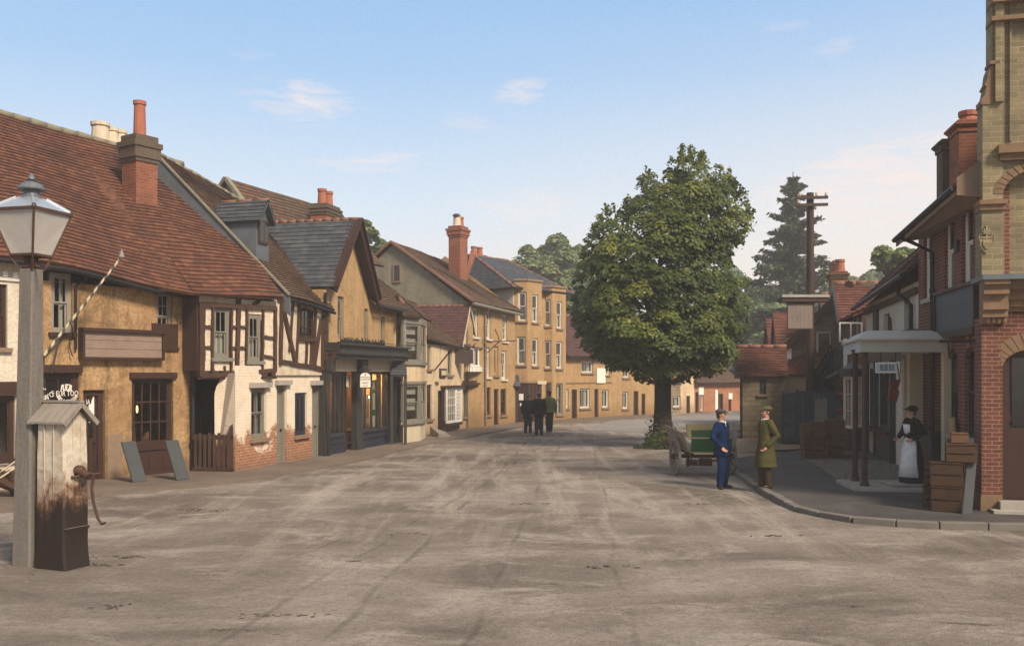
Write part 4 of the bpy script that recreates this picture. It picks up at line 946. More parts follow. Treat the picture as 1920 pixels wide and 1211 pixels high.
# ---- slate gabled shop
f4 = FR(G(605, 858), G(740, 832))
S4 = lambda px: f4.hit(px, 700)[0]
H4 = base_empty('gabled_shop', f4, 0, 'yellow shop with a steep slate gable and a dark glazed shopfront showing warm lamps', 'shop', GH)
a, b = S4(607), S4(741)
u = [f4.rect(633, 556, 645, 634), f4.rect(683, 579, 691, 645), f4.rect(714, 594, 722.5, 655)]
zc0, zc1 = 2.62, 3.45            # fascia band over the shopfront
mb = MB(); wall_holes(mb, f4, a, b, 2.6, 5.1, u)
gl, gp, gr = S4(613), S4(652), S4(691); zg = f4.hit(664, 408, -.3)[1]
mb.poly(f4.p(gl, 5.1, 0), f4.p(gr, 5.1, 0), f4.p(gp, zg - .12, 0))
for s in (a, b): mb.poly(f4.p(s, -.1, -.02), f4.p(s, -.1, -8), f4.p(s, 5.1, -8), f4.p(s, 5.1, 0))
mb.poly(f4.p(a, -.1, -8), f4.p(b, -.1, -8), f4.p(b, 5.1, -8), f4.p(a, 5.1, -8)); mb.poly(f4.p(gl, 5.1, 0), f4.p(gl, 5.1, -4), f4.p(gl, 5.4, -4), f4.p(gl, 5.35, 0))
mb.build('wall', M['ochre'], H4)
for i, r in enumerate(u): window(f4, H4, r, 'greypaint', (1, 1), fw=.1, sill=None, curtain='sides' if i != 2 else 'lower')
q = MB(); ze = f4.hit(622, 537, -.25)[1]; zr_ = f4.hit(690, 557, -.25)[1]
L0, L1 = f4.p(gl - .12, ze, .3), f4.p(gl - .12, ze, -4.2); A0, A1 = f4.p(gp, zg, .38), f4.p(gp, zg, -5.2); R0, R1 = f4.p(gr + .12, zr_, .3), f4.p(gr + .12, zr_, -4.2)
tile_patch(q, [L1, L0], [A1, A0], row=.17, lip=.018, sag=.03); tile_patch(q, [R0, R1], [A0, A1], row=.17, lip=.018, sag=.03)
rf = q.build('gable_roof', M['slate'], H4)
q = MB(); ridge_tiles(q, A1, A0, .075, .3); q.build('ridge', M['ridge'], rf, smooth=True)
q = MB()
for k, (p0, p1) in enumerate(((L0, A0), (R0, A0))):
    q.bar(p0 - UP * .1 + f4.n * .03, p1 - UP * .12 + f4.n * .03, .05, .26, f4.n.cross(UP)); q.bar(p0 - UP * .02, p1 - UP * .0, .3, .05, None)
q.build('barge_board', M['brownwood'], rf)
q = MB(); q.poly(L0 - UP * .12, A0 - UP * .12, f4.p(gp, zg - .1, 0), f4.p(gl, ze, 0)); q.poly(A0 - UP * .12, R0 - UP * .12, f4.p(gr, zr_, 0), f4.p(gp, zg - .1, 0)); q.build('soffit', M['brownwood'], rf)
# main tiled roof to the right of the gable
q = MB(); zw = f4.hit(722, 572, -.3)[1]; sr = S4(752)
tile_patch(q, [f4.p(gr - .05, zw, .32), f4.p(sr, zw - .05, .32)], [f4.p(gr - .05, 7.72, -3.1), f4.p(sr, 7.55, -3.1)], row=.15, lip=.026, sag=.06, seg=.4, seed=12)
tile_patch(q, [f4.p(a, 4.6, -6.6), f4.p(sr, 4.6, -6.6)], [f4.p(a, 7.75, -3.1), f4.p(sr, 7.55, -3.1)], row=.5, seg=2)
r5 = q.build('roof', M['browntile'], H4)
q = MB(); ridge_tiles(q, f4.p(a, 7.8, -3.1), f4.p(sr, 7.6, -3.1), .08); q.build('ridge', M['ridge'], r5, smooth=True)
q = MB(); gutter(q, [f4.p(gr, zw - .08, .36), f4.p(sr, zw - .12, .36)], .055); q.build('gutter', M['iron'], H4)
c = f4.p(S4(664), 0, -3.6); c = P(610, 400, 35.5); c.z = 0
chimney(H4, f4, c, 1.15, .62, 6, P(610, 386, 35.5).z, mat='chimbrick', capm='sootbrick', cap=.42, pots=[(-.27, 0, .62, .17, 'pot'), (.27, 0, .62, .17, 'pot')])
# shopfront
q = MB(); q.fbox(f4, a + .12, b - .05, 2.62, 3.0, -.02, .1)
q.build('fascia', M['creampaint'], H4)
q = MB(); q.fbox(f4, a - .02, b - .02, 3.0, 3.14, -.02, .5); q.fbox(f4, a - .05, b, 3.14, 3.24, -.02, .6); q.fbox(f4, a - .08, b + .02, 3.24, 3.42, -.02, .5); q.fbox(f4, a - .08, b + .02, 3.42, 3.49, -.02, .62)
q.build('cornice', M['bluegrey'] if 'bluegrey' in M else M['darkpaint'], H4)
q = MB()
for k in range(90):
    s = a + (b - a) * k / 149; hh = rnd.uniform(.08, .2); q.bar(f4.p(s, 3.49, .55), f4.p(s + rnd.uniform(-.03, .03), 3.49 + hh, .55), .016)
q.bar(f4.p(a, 3.55, .55), f4.p(b, 3.55, .55), .02); q.build('cresting', M['iron'], H4)
q = MB()
for px0, px1 in ((604, 612.5), (664, 675), (739, 744)):
    s0, s1 = S4(px0), S4(px1); q.fbox(f4, s0, s1, 0, 2.62, -.1, .1); q.fbox(f4, s0 - .03, s1 + .03, 0, .35, .1, .14); q.fbox(f4, s0, s1, 2.62, 3.0, .1, .3); q.fbox(f4, s0 + .04, s1 - .04, 2.3, 2.62, .1, .2)
q.build('pilaster', M['darkpaint'], H4)
def shopwin(s0, s1, z0, z1, d, mull, m='darkpaint'):
    r = (s0, s1, z0, z1); w = MB()
    w.fbox(f4, s0, s1, z1 - .08, z1, d - .06, d + .02); w.fbox(f4, s0, s1, z0, z0 + .06, d - .06, d + .04)
    for k in range(mull + 1):
        c = s0 + (s1 - s0) * k / mull; w.fbox(f4, max(s0, c - .025), min(s1, c + .025), z0 + .06, z1 - .08, d - .06, d + .02)
    o = w.build('shop_window', M[m], H4); g = MB(); g.poly(f4.p(s0, z0, d - .02), f4.p(s1, z0, d - .02), f4.p(s1, z1, d - .02), f4.p(s0, z1, d - .02)); g.build('pane', M['shopglass'], o); return o
wA = shopwin(S4(612.5), S4(647), .62, 2.6, -.06, 2); wB = shopwin(S4(675), S4(712), .62, 2.6, -.06, 3); shopwin(S4(716), S4(729), .62, 2.6, -.06, 2)
q = MB()
for s0, s1 in ((S4(612.5), S4(647)), (S4(675), S4(729))):
    q.fbox(f4, s0, s1, 0, .56, -.3, -.04); q.fbox(f4, s0, s1, .56, .62, -.3, .02); q.fbox(f4, s0, s1, .36, .4, -.04, .0); q.fbox(f4, s0, s1, .0, .12, -.04, .03)
q.build('stall_riser', M['bluepaint'], H4)
door(f4, H4, (S4(648), S4(664), .05, 2.6), 'brownwood', 'darkpaint', rec=.3, glazed=True, fw=.05); door(f4, H4, (S4(730), S4(739), .05, 2.6), 'darkpaint', 'darkpaint', rec=.2, glazed=True, fw=.05)
q = MB(); q.poly(f4.p(a, 0, -1.5), f4.p(b, 0, -1.5), f4.p(b, 2.6, -1.5), f4.p(a, 2.6, -1.5)); q.poly(f4.p(a, 2.6, 0), f4.p(b, 2.6, 0), f4.p(b, 2.6, -1.5), f4.p(a, 2.6, -1.5)); q.fbox(f4, S4(612), S4(648), .6, .64, -1.2, -.2); q.fbox(f4, S4(675), S4(730), .6, .64, -1.2, -.2)
q.build('interior', M['crate'], H4)
goods = MB(); paper = MB(); redg = MB(); grn = MB()
for k in range(26):
    s = rnd.uniform(S4(613), S4(622)); dd_ = rnd.uniform(-.75, -.25); redg.ball(f4.p(s, .68 + rnd.uniform(0, .28) * (.8 + dd_), dd_), rnd.uniform(.04, .07), 6, 5)
for s, z, d_ in ((S4(631), .7, -.4), (S4(634), .7, -.35), (S4(686), .72, -.3), (S4(688), .74, -.35)): goods.ball(f4.p(s, z, d_), .09, 8, 6)
for px0, px1, y0, y1, d_ in ((632, 643, 735, 768, -.35), (676, 680, 733, 800, -.3), (693, 703, 737, 768, -.2), (693, 703, 779, 800, -.2), (699, 702, 716, 730, -.25), (649, 656, 703, 725, -.24)):
    r = f4.rect(px0, y0, px1, y1, -d_); paper.fbox(f4, r[0], r[1], r[2], r[3], d_, d_ + .01)
for px0, px1 in ((684, 692), (632, 646)):
    r = f4.rect(px0, 740, px1, 805, .5); goods.fbox(f4, r[0], r[1], r[2], r[3], -.6, -.5)
r = f4.rect(703, 712, 711, 808, .3); grn.fbox(f4, r[0], r[1], r[2], r[3], -.4, -.3)
redg.build('red_goods', M['red'], H4); goods.build('goods', M['palepot'], H4); paper.build('notice', M['paper'], H4); grn.build('green_blind', M['cartgreen'], H4)
for px, y in ((641, 729), (697, 716), (689, 744), (682, 708), (634, 712), (706, 730)):
    s, z = f4.hit(px, y, .7); q = MB(); q.ball(f4.p(s, z, -.7), .07, 8, 8); q.build('lamp', M['bulb2'], H4)
downpipe(H4, [f4.p(a - .02, 5.0, .08), f4.p(a - .02, 2.6, .08), f4.p(a - .02, .05, .16)], .05)
# hanging sign in front of the shop
c = P(685, 712, 30.9)
T = empty('hanging_shop_sign', c, 0, 'small white arched sign with black lettering hanging before the slate gabled shop', 'sign')
xv, w_, h_ = V((1, .12, 0)).normalized(), .165, .24
nv = V((xv.y, -xv.x, 0)); fs = FR(c - xv, c + xv)
arch = lambda g, d: [fs.p(1 - w_ - g, c.z - h_ - g, d), fs.p(1 + w_ + g, c.z - h_ - g, d), fs.p(1 + w_ + g, c.z + .1, d)] + [fs.p(1 + (w_ + g) * math.cos(t), c.z + .1 + (.13 + g) * math.sin(t), d) for t in (.4, .8, 1.2, 1.57, 1.94, 2.34, 2.74)] + [fs.p(1 - w_ - g, c.z + .1, d)]
q = MB(); q.prism(arch(.035, -.03), fs.n * .06); q.build('sign_frame', M['iron'], T)
q = MB(); q.prism(arch(0, .03), fs.n * .006); q.build('sign_face', M['letter'], T)
q = MB(); q.add(*text_mesh('CANDIE', .1, facemat(fs, 1, c.z + .02, .038), .003, sx=.92)); q.add(*text_mesh('KREEM', .075, facemat(fs, 1, c.z - .1, .038), .003, sx=.9)); q.add(*text_mesh('& ICE', .06, facemat(fs, 1, c.z - .19, .038), .003)); q.fbox(fs, 1 - w_, 1 + w_, c.z + .085, c.z + .1, .036, .04); q.lathe(fs.p(1, c.z + .13, .03), [(.012, 0), (.02, .03), (.008, .05), (.02, .08)], 8); q.build('lettering', M['blackletter'], T)
q = MB(); t0 = fs.p(1, c.z + .28, 0); q.tube([fs.p(.78, c.z + .32, 0), fs.p(1.22, c.z + .32, 0)], .012, 6); q.tube([fs.p(1 - .1, c.z + .2, 0), fs.p(1 - .1, c.z + .32, 0)], .01, 6); q.tube([fs.p(1 + .1, c.z + .2, 0), fs.p(1 + .1, c.z + .32, 0)], .01, 6)
q.tube([fs.p(1 - .2 + .4 * i / 12, c.z + .32 + .12 * math.sin(math.pi * i / 12), 0) for i in range(13)], .01, 6); q.tube([fs.p(1, c.z + .32, 0), f4.p(S4(670), c.z + .42, .1)], .016, 6); q.build('bracket', M['iron'], T)

# ---- bay windowed house
f6 = FR(G(742, 832), G(800, 818))
S6 = lambda px: f6.hit(px, 700)[0]
H6 = base_empty('bay_windowed_house', f6, 0, 'house with a two storey grey timber bay window and patterned curtains', 'house', GH)
a, b = S6(742), S6(800)
mb = MB(); shell(mb, f6, a, b, 4.75, 7, [], ridge=(3.2, 7.4)); mb.build('wall', M['cream'], H6)
P0, P1, P2, P3 = W(737, 35.4), W(756, 34.5), W(788, 35.6), W(798, 37.4)
zt = 4.62
faces = [(P0, P1), (P1, P2), (P2, P3)]
bayw = MB(); st = MB(); lo = MB(); tr = MB()
cen = (P0 + P3) / 2
for i, (p, q_) in enumerate(faces):
    fr = FR(p, q_); L_ = fr.L
    for m, (z0, z1) in ((bayw, (2.22, 2.9)), (lo, (0, .7))): m.poly(fr.p(0, z0), fr.p(L_, z0), fr.p(L_, z1), fr.p(0, z1))
    for z0, z1, d in ((.7, .8, .1), (2.16, 2.26, .05), (2.86, 2.98, .08), (4.36, zt, .04)): tr.fbox(fr, -.02, L_ + .02, z0, z1, -.1, d)
    for s0, s1 in ((0, .08), (L_ - .08, L_)):
        tr.fbox(fr, s0, s1, .8, 2.16, -.1, .015); tr.fbox(fr, s0, s1, 2.98, 4.36, -.1, .015)
    for z0, z1, cu in ((.8, 2.16, ('sides', 'both', 'sides')[i]), (2.98, 4.36, ('sides', 'both', 'sides')[i])):
        window(fr, H6, (.08, L_ - .08, z0, z1), 'greypaint', (1, 1), rec=.03, fw=.05, sill=None, curtain=cu)
bayw.build('bay_panel', M['cream'], H6); lo.build('bay_base', M['palestone2'] if 'palestone2' in M else M['creampaint'], H6); tr.build('bay_frame', M['greypaint'], H6)
q = MB(); ex = [W(734, 35.9), W(755.5, 34.1), W(789.5, 35.2), W(802, 37.5)]; top = [V((p.x, p.y, zt + .02)) for p in ex]; ap = f6.p((a + b) / 2, 5.6, -.6)
for i in range(3): tile_patch(q, [top[i], top[i + 1]], [ap, ap + V((.01, 0, 0))], row=.14, lip=.02, sag=.02)
tile_patch(q, [f6.p(a - .3, 4.75, .2), f6.p(b + .15, 4.7, .2)], [f6.p(a - .3, 7.45, -3.2), f6.p(b + .15, 7.3, -3.2)], row=.15, lip=.025, sag=.06, seed=17)
tile_patch(q, [f6.p(a - .3, 4.7, -6.6), f6.p(b + .15, 4.7, -6.6)], [f6.p(a - .3, 7.45, -3.2), f6.p(b + .15, 7.3, -3.2)], row=.5, seg=2)
rf = q.build('roof', M['browntile'], H6)
q = MB(); ridge_tiles(q, f6.p(a - .3, 7.5, -3.2), f6.p(b + .15, 7.35, -3.2), .08); k_ = f6.p(a + .2, 5.2, -.4); q.tube([P(748, 558, 36), P(754, 566, 36), P(757, 574, 36)], [.06, .09, .07], 6); q.build('ridge', M['ridge'], rf, smooth=True)
q = MB(); pr = P(747, 703, 34.2); fp = FR(pr, pr + V((1, .15, 0)))      # little porch roof between shop and bay
tile_patch(q, [fp.p(-.3, pr.z, .5), fp.p(.25, pr.z, .5)], [fp.p(-.25, pr.z + .42, -.2), fp.p(.2, pr.z + .42, -.2)], row=.14, seg=.3); q.build('porch_roof', M['slate'], H6)
q = MB(); q.fbox(fp, -.28, -.2, 0, pr.z, .38, .46); q.fbox(fp, .18, .28, 0, pr.z, .3, .46); q.bar(fp.p(.26, pr.z - .1, .46), fp.p(.26, pr.z + .35, -.1), .05, .1); q.build('porch_post', M['darkpaint'], H6)

# ---- cream house with a plum tiled cross gable
f7 = FR(G(797, 818), G(897, 800))
S7 = lambda px: f7.hit(px, 700)[0]
H7 = base_empty('cream_house', f7, 0, 'cream rendered low house with a plum tiled cross gable and white shop window', 'house', GH)
a, b = S7(798), S7(896)
ws = [f7.rect(801, 648, 808.5, 692), f7.rect(839.5, 655, 848, 703), f7.rect(799, 721, 810, 786)]; dr = f7.rect(821, 732, 831, 810); dr = (dr[0], dr[1], .02, dr[3]); w5 = f7.rect(869, 731, 876, 781)
mb = MB(); shell(mb, f7, a, b, 3.75, 6, ws + [dr, w5], ridge=(2.7, 6.0))
ga_, gb_ = S7(860), S7(886); zap = f7.hit(871, 572)[1]; mb.poly(f7.p(ga_, 3.75, 0), f7.p(gb_, 3.75, 0), f7.p((ga_ + gb_) / 2, zap - .05, 0)); mb.build('wall', M['cream'], H7)
window(f7, H7, ws[0], 'greypaint', (2, 1), curtain='upper'); window(f7, H7, ws[1], 'greypaint', (2, 1), curtain='sides'); window(f7, H7, ws[2], 'brownwood', (2, 1), curtain='lower'); window(f7, H7, w5, 'brownwood', (2, 1), curtain='lower'); door(f7, H7, dr, fw=.1)
q = MB(); zz = [f7.hit(px, y, -.25)[1] for px, y in ((800, 634), (858, 652))]
tile_patch(q, [f7.p(a - .1, zz[0], .25), f7.p(S7(859), zz[1], .25), f7.p(b, zz[1] - .0, .25)], [f7.p(a - .1, 6.1, -2.75), f7.p(S7(859), 5.95, -2.75), f7.p(b, 5.9, -2.75)], row=.15, lip=.025, sag=.05, seg=.4, seed=21)
tile_patch(q, [f7.p(a - .1, 3.6, -6.1), f7.p(b, 3.6, -6.1)], [f7.p(a - .1, 6.1, -2.75), f7.p(b, 5.9, -2.75)], row=.5, seg=2); q.build('roof', M['browntile'], H7)
gm = (ga_ + gb_) / 2; q = MB(); A0, A1 = f7.p(gm, zap + .02, .22), f7.p(gm, zap + .02, -4.6)
tile_patch(q, [f7.p(ga_ - .1, 3.8, -4.6), f7.p(ga_ - .1, 3.8, .22)], [A1, A0], row=.14, lip=.02, sag=.02); tile_patch(q, [f7.p(gb_ + .1, 3.8, .22), f7.p(gb_ + .1, 3.8, -4.6)], [A0, A1], row=.14, lip=.02)
rg_ = q.build('gable_roof', M['purpletile'], H7); q = MB(); ridge_tiles(q, A1, A0, .06, .3); q.build('ridge', M['ridge'], rg_, smooth=True)
q = MB(); q.bar(f7.p(ga_ - .1, 3.72, .24), A0 + f7.n * .02 - UP * .05, .03, .09, f7.e); q.bar(f7.p(gb_ + .1, 3.72, .24), A0 + f7.n * .02 - UP * .05, .03, .09, f7.e); q.build('barge_board', M['creampaint'], rg_)
# white shop window, oriel, plaque, hood
r = f7.rect(839, 727, 866, 792, -.3); q = MB(); q.fbox(f7, r[0], r[1], r[2] - .12, r[2], -.05, .34); q.fbox(f7, r[0] - .05, r[1] + .05, r[3], r[3] + .1, -.05, .38); q.build('shop_sill', M['brownwood'], H7)
window(f7, H7, (r[0], (r[0] * .4 + r[1] * .6), r[2], r[3]), 'whitepaint', (4, 4), kind='c', rec=.03, fw=.07, sill=None, d=.3, name='shop_window', curtain='full'); window(f7, H7, (r[0] * .4 + r[1] * .6, r[1], r[2], r[3]), 'whitepaint', (6, 9), kind='c', rec=.03, fw=.05, sill=None, d=.3, name='shop_window', bt=.03)
q = MB(); q.fbox(f7, r[0], r[1], .1, r[2] - .12, .0, .2); q.build('stall_riser', M['brownwood'], H7)
q = MB(); s = S7(874); q.fbox(f7, s - .7, s + .9, 2.02, 2.12, 0, .4); q.fbox(f7, s - .55, s + .7, 2.12, 2.22, 0, .3); q.build('shop_hood', M['brownwood'], H7)
r = f7.rect(823, 691, 835, 707); q = MB(); q.fbox(f7, r[0], r[1], r[2], r[3], 0, .08); pl = q.build('plaque', M['brownwood'], H7); q = MB(); q.fbox(f7, r[0] + .1, r[1] - .1, r[2] + .08, r[3] - .08, .08, .09); q.build('plaque_face', M['creampaint'], pl)
q = MB(); q.fbox(f7, S7(815), S7(821), f7.hit(818, 713)[1] - .06, f7.hit(818, 713)[1] + .02, 0, .15); q.bar(f7.pp(818, 713), f7.pp(818, 697), .03); q.build('gas_pipe', M['creampaint'], H7)
q = MB(); p0 = f7.pp(815, 694, -.05); p1 = f7.pp(845, 657, -.9); q.tube([p0, p1], .03, 6); q.build('flag_pole', M['brownwood'], H7)
oc = f7.p(S7(886), 0, 0); O = [W(873, 43.9), W(884, 43.4), W(898, 44.6), W(903, 45.6)]; zo0, zo1 = 2.85, 3.72; pn = MB(); tr = MB()
for i in range(3):
    fr = FR(O[i], O[i + 1]); window(fr, H7, (.0, fr.L, zo0, zo1), 'whitepaint', (2, 1), kind='c', rec=.02, fw=.06, sill=None, curtain='sides')
    tr.fbox(fr, -.02, fr.L + .02, zo0 - .22, zo0 - .01, -.15, .08)
tr.build('oriel_base', M['whitepaint'], H7)
q = MB(); ap = (O[0] + O[3]) / 2 + V((-.3, .4, zo1 + .5))
for i in range(3): q.poly(V((O[i].x, O[i].y, zo1)) + (O[i] - ap).normalized() * 0, V((O[i + 1].x, O[i + 1].y, zo1)), ap)
for i in range(3): q.bar(V((O[i].x, O[i].y, zo1 + .03)), V((O[i + 1].x, O[i + 1].y, zo1 + .03)), .2, .06)
q.build('oriel_roof', M['sill'], H7)
c = P(870, 668, 42.6); T = empty('bracket_sign', c, 0, 'dark brown blank square sign on an iron bracket by the cream house', 'sign')
q = MB(); q.box(-.4, .4, -.035, .035, -.32, .3, Matrix.Translation(c) @ Matrix.Rotation(.1, 4, 'Z')); q.build('board', M['signbrown'], T)
q = MB(); Mx = Matrix.Translation(c) @ Matrix.Rotation(.1, 4, 'Z')
for s in (-.3, .3): q.bar(Mx @ V((s, 0, .3)), Mx @ V((s, 0, .4)), .025)
q.bar(Mx @ V((-.55, 0, .4)), Mx @ V((.5, 0, .42)), .035); q.tube([Mx @ V((-.5 + i * .045, 0, .42 + .1 * abs(math.sin(i * .5)))) for i in range(22)], .012, 5); q.bar(Mx @ V((.4, 0, .42)), Mx @ V((.55, .6, .6)), .03); q.build('bracket', M['iron'], T)
q = MB(); q.hexa([G(806, 818) + V((0, 0, .03)), G(822, 822) + V((0, 0, .03)), G(845, 821), G(836, 818.5)], [G(806, 818) + V((0, 0, .42)), G(822, 822) + V((0, 0, .2)), G(845, 821) + V((0, 0, .07)), G(836, 818.5) + V((0, 0, .2))]); tag(q.build('cellar_flap', M['greywood']), 'sloping wooden cellar flap on the footway before the cream house', 'cellar flap')

# ---- tall tan house with big rendered gable
f8 = FR(W(878, 44.0), W(966, 48.6))
S8 = lambda px: f8.hit(px, 700)[0]
H8 = base_empty('three_storey_house', f8, 0, 'tall tan house with a grey rendered gable end and rows of white sashes', 'house', GH)
a, b = 0.0, S8(966)
tops = [f8.rect(887, 577, 896.5, 632), f8.rect(911.5, 583, 920, 636), f8.rect(942, 590, 951, 640)]; mids = [f8.rect(911, 651, 918.5, 707), f8.rect(926, 649, 934.5, 704), f8.rect(940, 657, 949.5, 711)]
gr_ = [f8.rect(910, 726, 920, 778), f8.rect(938.5, 729, 949.5, 778)]; dr = f8.rect(926, 729, 935, 795); dr = (dr[0], dr[1], .0, dr[3])
mb = MB(); wall_holes(mb, f8, a, b, -.1, 5.8, tops + mids + gr_ + [dr]); mb.poly(f8.p(b, -.1, 0), f8.p(b, -.1, -8.1), f8.p(b, 5.8, -8.1), f8.p(b, 8.7, -4.06), f8.p(b, 5.8, 0)); mb.poly(f8.p(b, -.1, -8.1), f8.p(a, -.1, -8.1), f8.p(a, 5.8, -8.1), f8.p(b, 5.8, -8.1)); mb.build('wall', M['tan'], H8)
mb = MB(); za = 8.66
fgb = FR(f8.p(a, 0, -8.1), f8.p(a, 0, 0)); vw = fgb.rect(739.5, 498, 750, 527)
mb.poly(fgb.p(0, -.1), fgb.p(fgb.L, -.1), fgb.p(fgb.L, 5.78), fgb.p(fgb.L / 2, za), fgb.p(0, 5.78)); mb.build('gable_wall', M['greywash'], H8)
mb = MB(); mb.fbox(fgb, vw[0], vw[1], vw[2], vw[3], .01, .03); w_o = mb.build('gable_window', M['dkglass'], H8); mb = MB()
for x0, x1, z0, z1 in ((vw[0] - .06, vw[0], vw[2], vw[3]), (vw[1], vw[1] + .06, vw[2], vw[3]), (vw[0] - .06, vw[1] + .06, vw[2] - .08, vw[2]), (vw[0] - .06, vw[1] + .06, vw[3], vw[3] + .06)): mb.fbox(fgb, x0, x1, z0, z1, 0, .06)
mb.build('frame', M['sill'], w_o)
for r in tops + mids: window(f8, H8, r, 'sashwhite', (2, 2), curtain='lower', sill='sashwhite', fw=.09) if r is not mids[1] else window(f8, H8, r, 'tan', (1, 1), sill='sill', glass='dkglass', fw=.16)
for r in gr_: window(f8, H8, r, 'brownwood', (2, 1), sill='sill', fw=.08)
door(f8, H8, dr)
q = MB(); E0, E1 = f8.p(a - .15, 5.83, .35), f8.p(b + .15, 5.6, .35); R0, R1 = f8.p(a - .15, 8.8, -4.06), f8.p(b + .15, 8.4, -4.06)
tile_patch(q, [E0, E1], [R0, R1], row=.15, lip=.022, sag=.08, seg=.4, seed=31); tile_patch(q, [f8.p(a - .15, 5.8, -8.4), f8.p(b + .15, 5.6, -8.4)], [R0, R1], row=.5, seg=2)
rf = q.build('roof', M['browntile'], H8); q = MB(); ridge_tiles(q, R0, R1, .08); q.bar(E0, R0, .14, .1); q.bar(f8.p(a - .15, 5.8, -8.4), R0, .14, .1); q.build('ridge', M['ridge'], rf)
q = MB(); gutter(q, [E0 - UP * .1, E1 - UP * .1], .07); q.build('gutter', M['greypaint'], H8); downpipe(H8, [f8.p(S8(905), 5.6, .35), f8.p(S8(907), 5.3, .08), f8.p(S8(908.5), .05, .08)], .05, 'sill')
c = P(859, 520, 48.2); c.z = 0
chimney(H8, f8, c, .78, .66, 6.5, P(859, 424, 48).z, cap=.55, ov=.08, pots=[(-.12, 0, .62, .2, 'palepot'), (.2, .05, .55, .15, 'pot')])
q = MB(); pt = P(856, 404, 48); q.lathe(pt, [(.1, -.1), (.22, .0), (.12, .08), (.0, .1)], 8); q.build('chimney_cowl', M['lead'], H8)
q = MB(); q.tube([f8.pp(905, 637, -.05), f8.pp(920, 640, -.4), f8.pp(935, 640, -.9), f8.pp(968, 639, -1.0)], .025, 6); q.tube([f8.pp(914, 661, -.05), f8.pp(925, 650, -.4), f8.pp(936, 640, -.9), f8.pp(934, 630, -.9), f8.pp(928, 617, -.9)], .022, 6); q.build('wall_bracket', M['rust'], H8)

# ---- house with two full height canted bays and slate hip
f9 = FR(W(963, 49.2), W(1060, 52.8))
S9 = lambda px: f9.hit(px, 700)[0]
H9 = base_empty('double_bay_house', f9, 0, 'tan house with two full height canted bays under a hipped slate roof', 'house', GH)
a, b = 0.0, S9(1060)
mb = MB(); shell(mb, f9, a, b, 6.9, 7); mb.build('wall', M['tan'], H9)
mb = MB(); ff = FR(f9.p(a, 0, -6.9), f9.p(a, 0, 0)); mb.fbox(ff, 0, ff.L, 4.5, 6.88, .0, .03); mb.build('flank_wall', M['whitebrick'], H9)
zb = [7.3, 7.15]; bx = [(964, 989, 1016, 49.25), (1016, 1036, 1061, 51.3)]
tw = [[(971.5, 547, 987.5, 602), (998, 552, 1009, 604.5)], [(1018.5, 561, 1032.5, 611), (1044, 565, 1054, 616)]]
mw = [[(969.5, 631, 985.5, 684), (998, 634, 1009, 686)], [(1018, 638, 1033, 690), (1043, 640, 1054, 691)]]
gw_ = [[None, None], [(1018.5, 717, 1034, 776), (1043, 718, 1055, 777)]]
for k, (x0, x1, x2, D0) in enumerate(bx):
    p0 = W(x0, D0); p1 = W(x1, D0 - .05); fr0 = FR(p0, p1)
    o = FR(p1, p1 + f9.e); s2 = o.hit(x2, 700)[0]; p2 = o.p(s2, 0); p3 = p2 - f9.n * .9 + f9.e * .5
    mb = MB(); tr = MB()
    for j, (p, q_) in enumerate(((p0, p1), (p1, p2), (p2, p3))):
        fr = FR(p, q_); hs = []
        if j < 2:
            for lst, cu in ((tw, 'lower'), (mw, 'lower'), (gw_, 'sides')):
                v = lst[k][j]
                if v: hs.append((fr.rect(*v), cu))
        z0 = 2.15 if k == 0 else -.1
        wall_holes(mb, fr, 0, fr.L, z0, zb[k], [h[0] for h in hs])
        for h, cu in hs: window(fr, H9, h, 'sashwhite' if h[2] > 2 else 'greypaint', (1, 1), curtain=cu, sill='sill', fw=.06, rec=.09)
        tr.fbox(fr, -.03, fr.L + .03, zb[k], zb[k] + .1, -.3, .07)
        if k == 0: tr.fbox(fr, -.02, fr.L + .02, 2.05, 2.15, -.1, .06)
        if j == 0 and k == 0:
            pass
    mb.poly(*[V((p.x, p.y, zb[k] + .02)) for p in (p0, p1, p2, p3)]); mb.build('bay_wall', M['tan'], H9); tr.build('bay_cornice', M['sill'], H9)
    if k == 0:
        dk = MB()
        for j, (p, q_) in enumerate(((p0, p1), (p1, p2))):
            fr = FR(p, q_); dk.fbox(fr, 0, fr.L, 0, 2.05, -.1, -.02)
            for m in range(4): dk.fbox(fr, fr.L * m / 4 + .03, fr.L * (m + 1) / 4 - .03, .15, 1.95, -.02, .01)
        dk.build('shop_doors', M['brownwood'], H9)
        fr = FR(p0, p1); q = MB(); r = fr.rect(973, 738, 981.5, 750); q.fbox(fr, r[0], r[1], r[2], r[3], .012, .02); r = fr.rect(975, 756, 980, 761); q.fbox(fr, r[0], r[1], r[2], r[3], .012, .02); q.build('notice', M['paper'], H9)
        fr = FR(p1, p2); q = MB(); r = fr.rect(1006, 714, 1018, 720); q.fbox(fr, r[0], r[1] + .2, r[2], r[3], .05, .09); q.build('name_board', M['creampaint'], H9)
q = MB(); hc = W(962, 48.6); fh = FR(hc, hc + V((1, .1, 0)))
q.fbox(fh, -.3, .25, 0, 1.95, -.3, .0); q.build('door_case', M['darkpaint'], H9); q = MB(); tile_patch(q, [fh.p(-.38, 1.9, .25), fh.p(.36, 1.9, .25)], [fh.p(-.3, 2.5, -.3), fh.p(.3, 2.5, -.3)], row=.14, seg=.3); q.build('door_hood', M['slate'], H9)
q = MB(); zE = 6.95; o_ = .35; r0, r1 = f9.p(.9, 8.95, -3.4), f9.p(b - .9, 8.95, -3.4); c0, c1, c2, c3 = f9.p(a - o_, zE, o_), f9.p(b + o_, zE, o_), f9.p(b + o_, zE, -7 - o_), f9.p(a - o_, zE, -7 - o_)
kw = dict(row=.17, lip=.015, sag=.03, seg=.5)
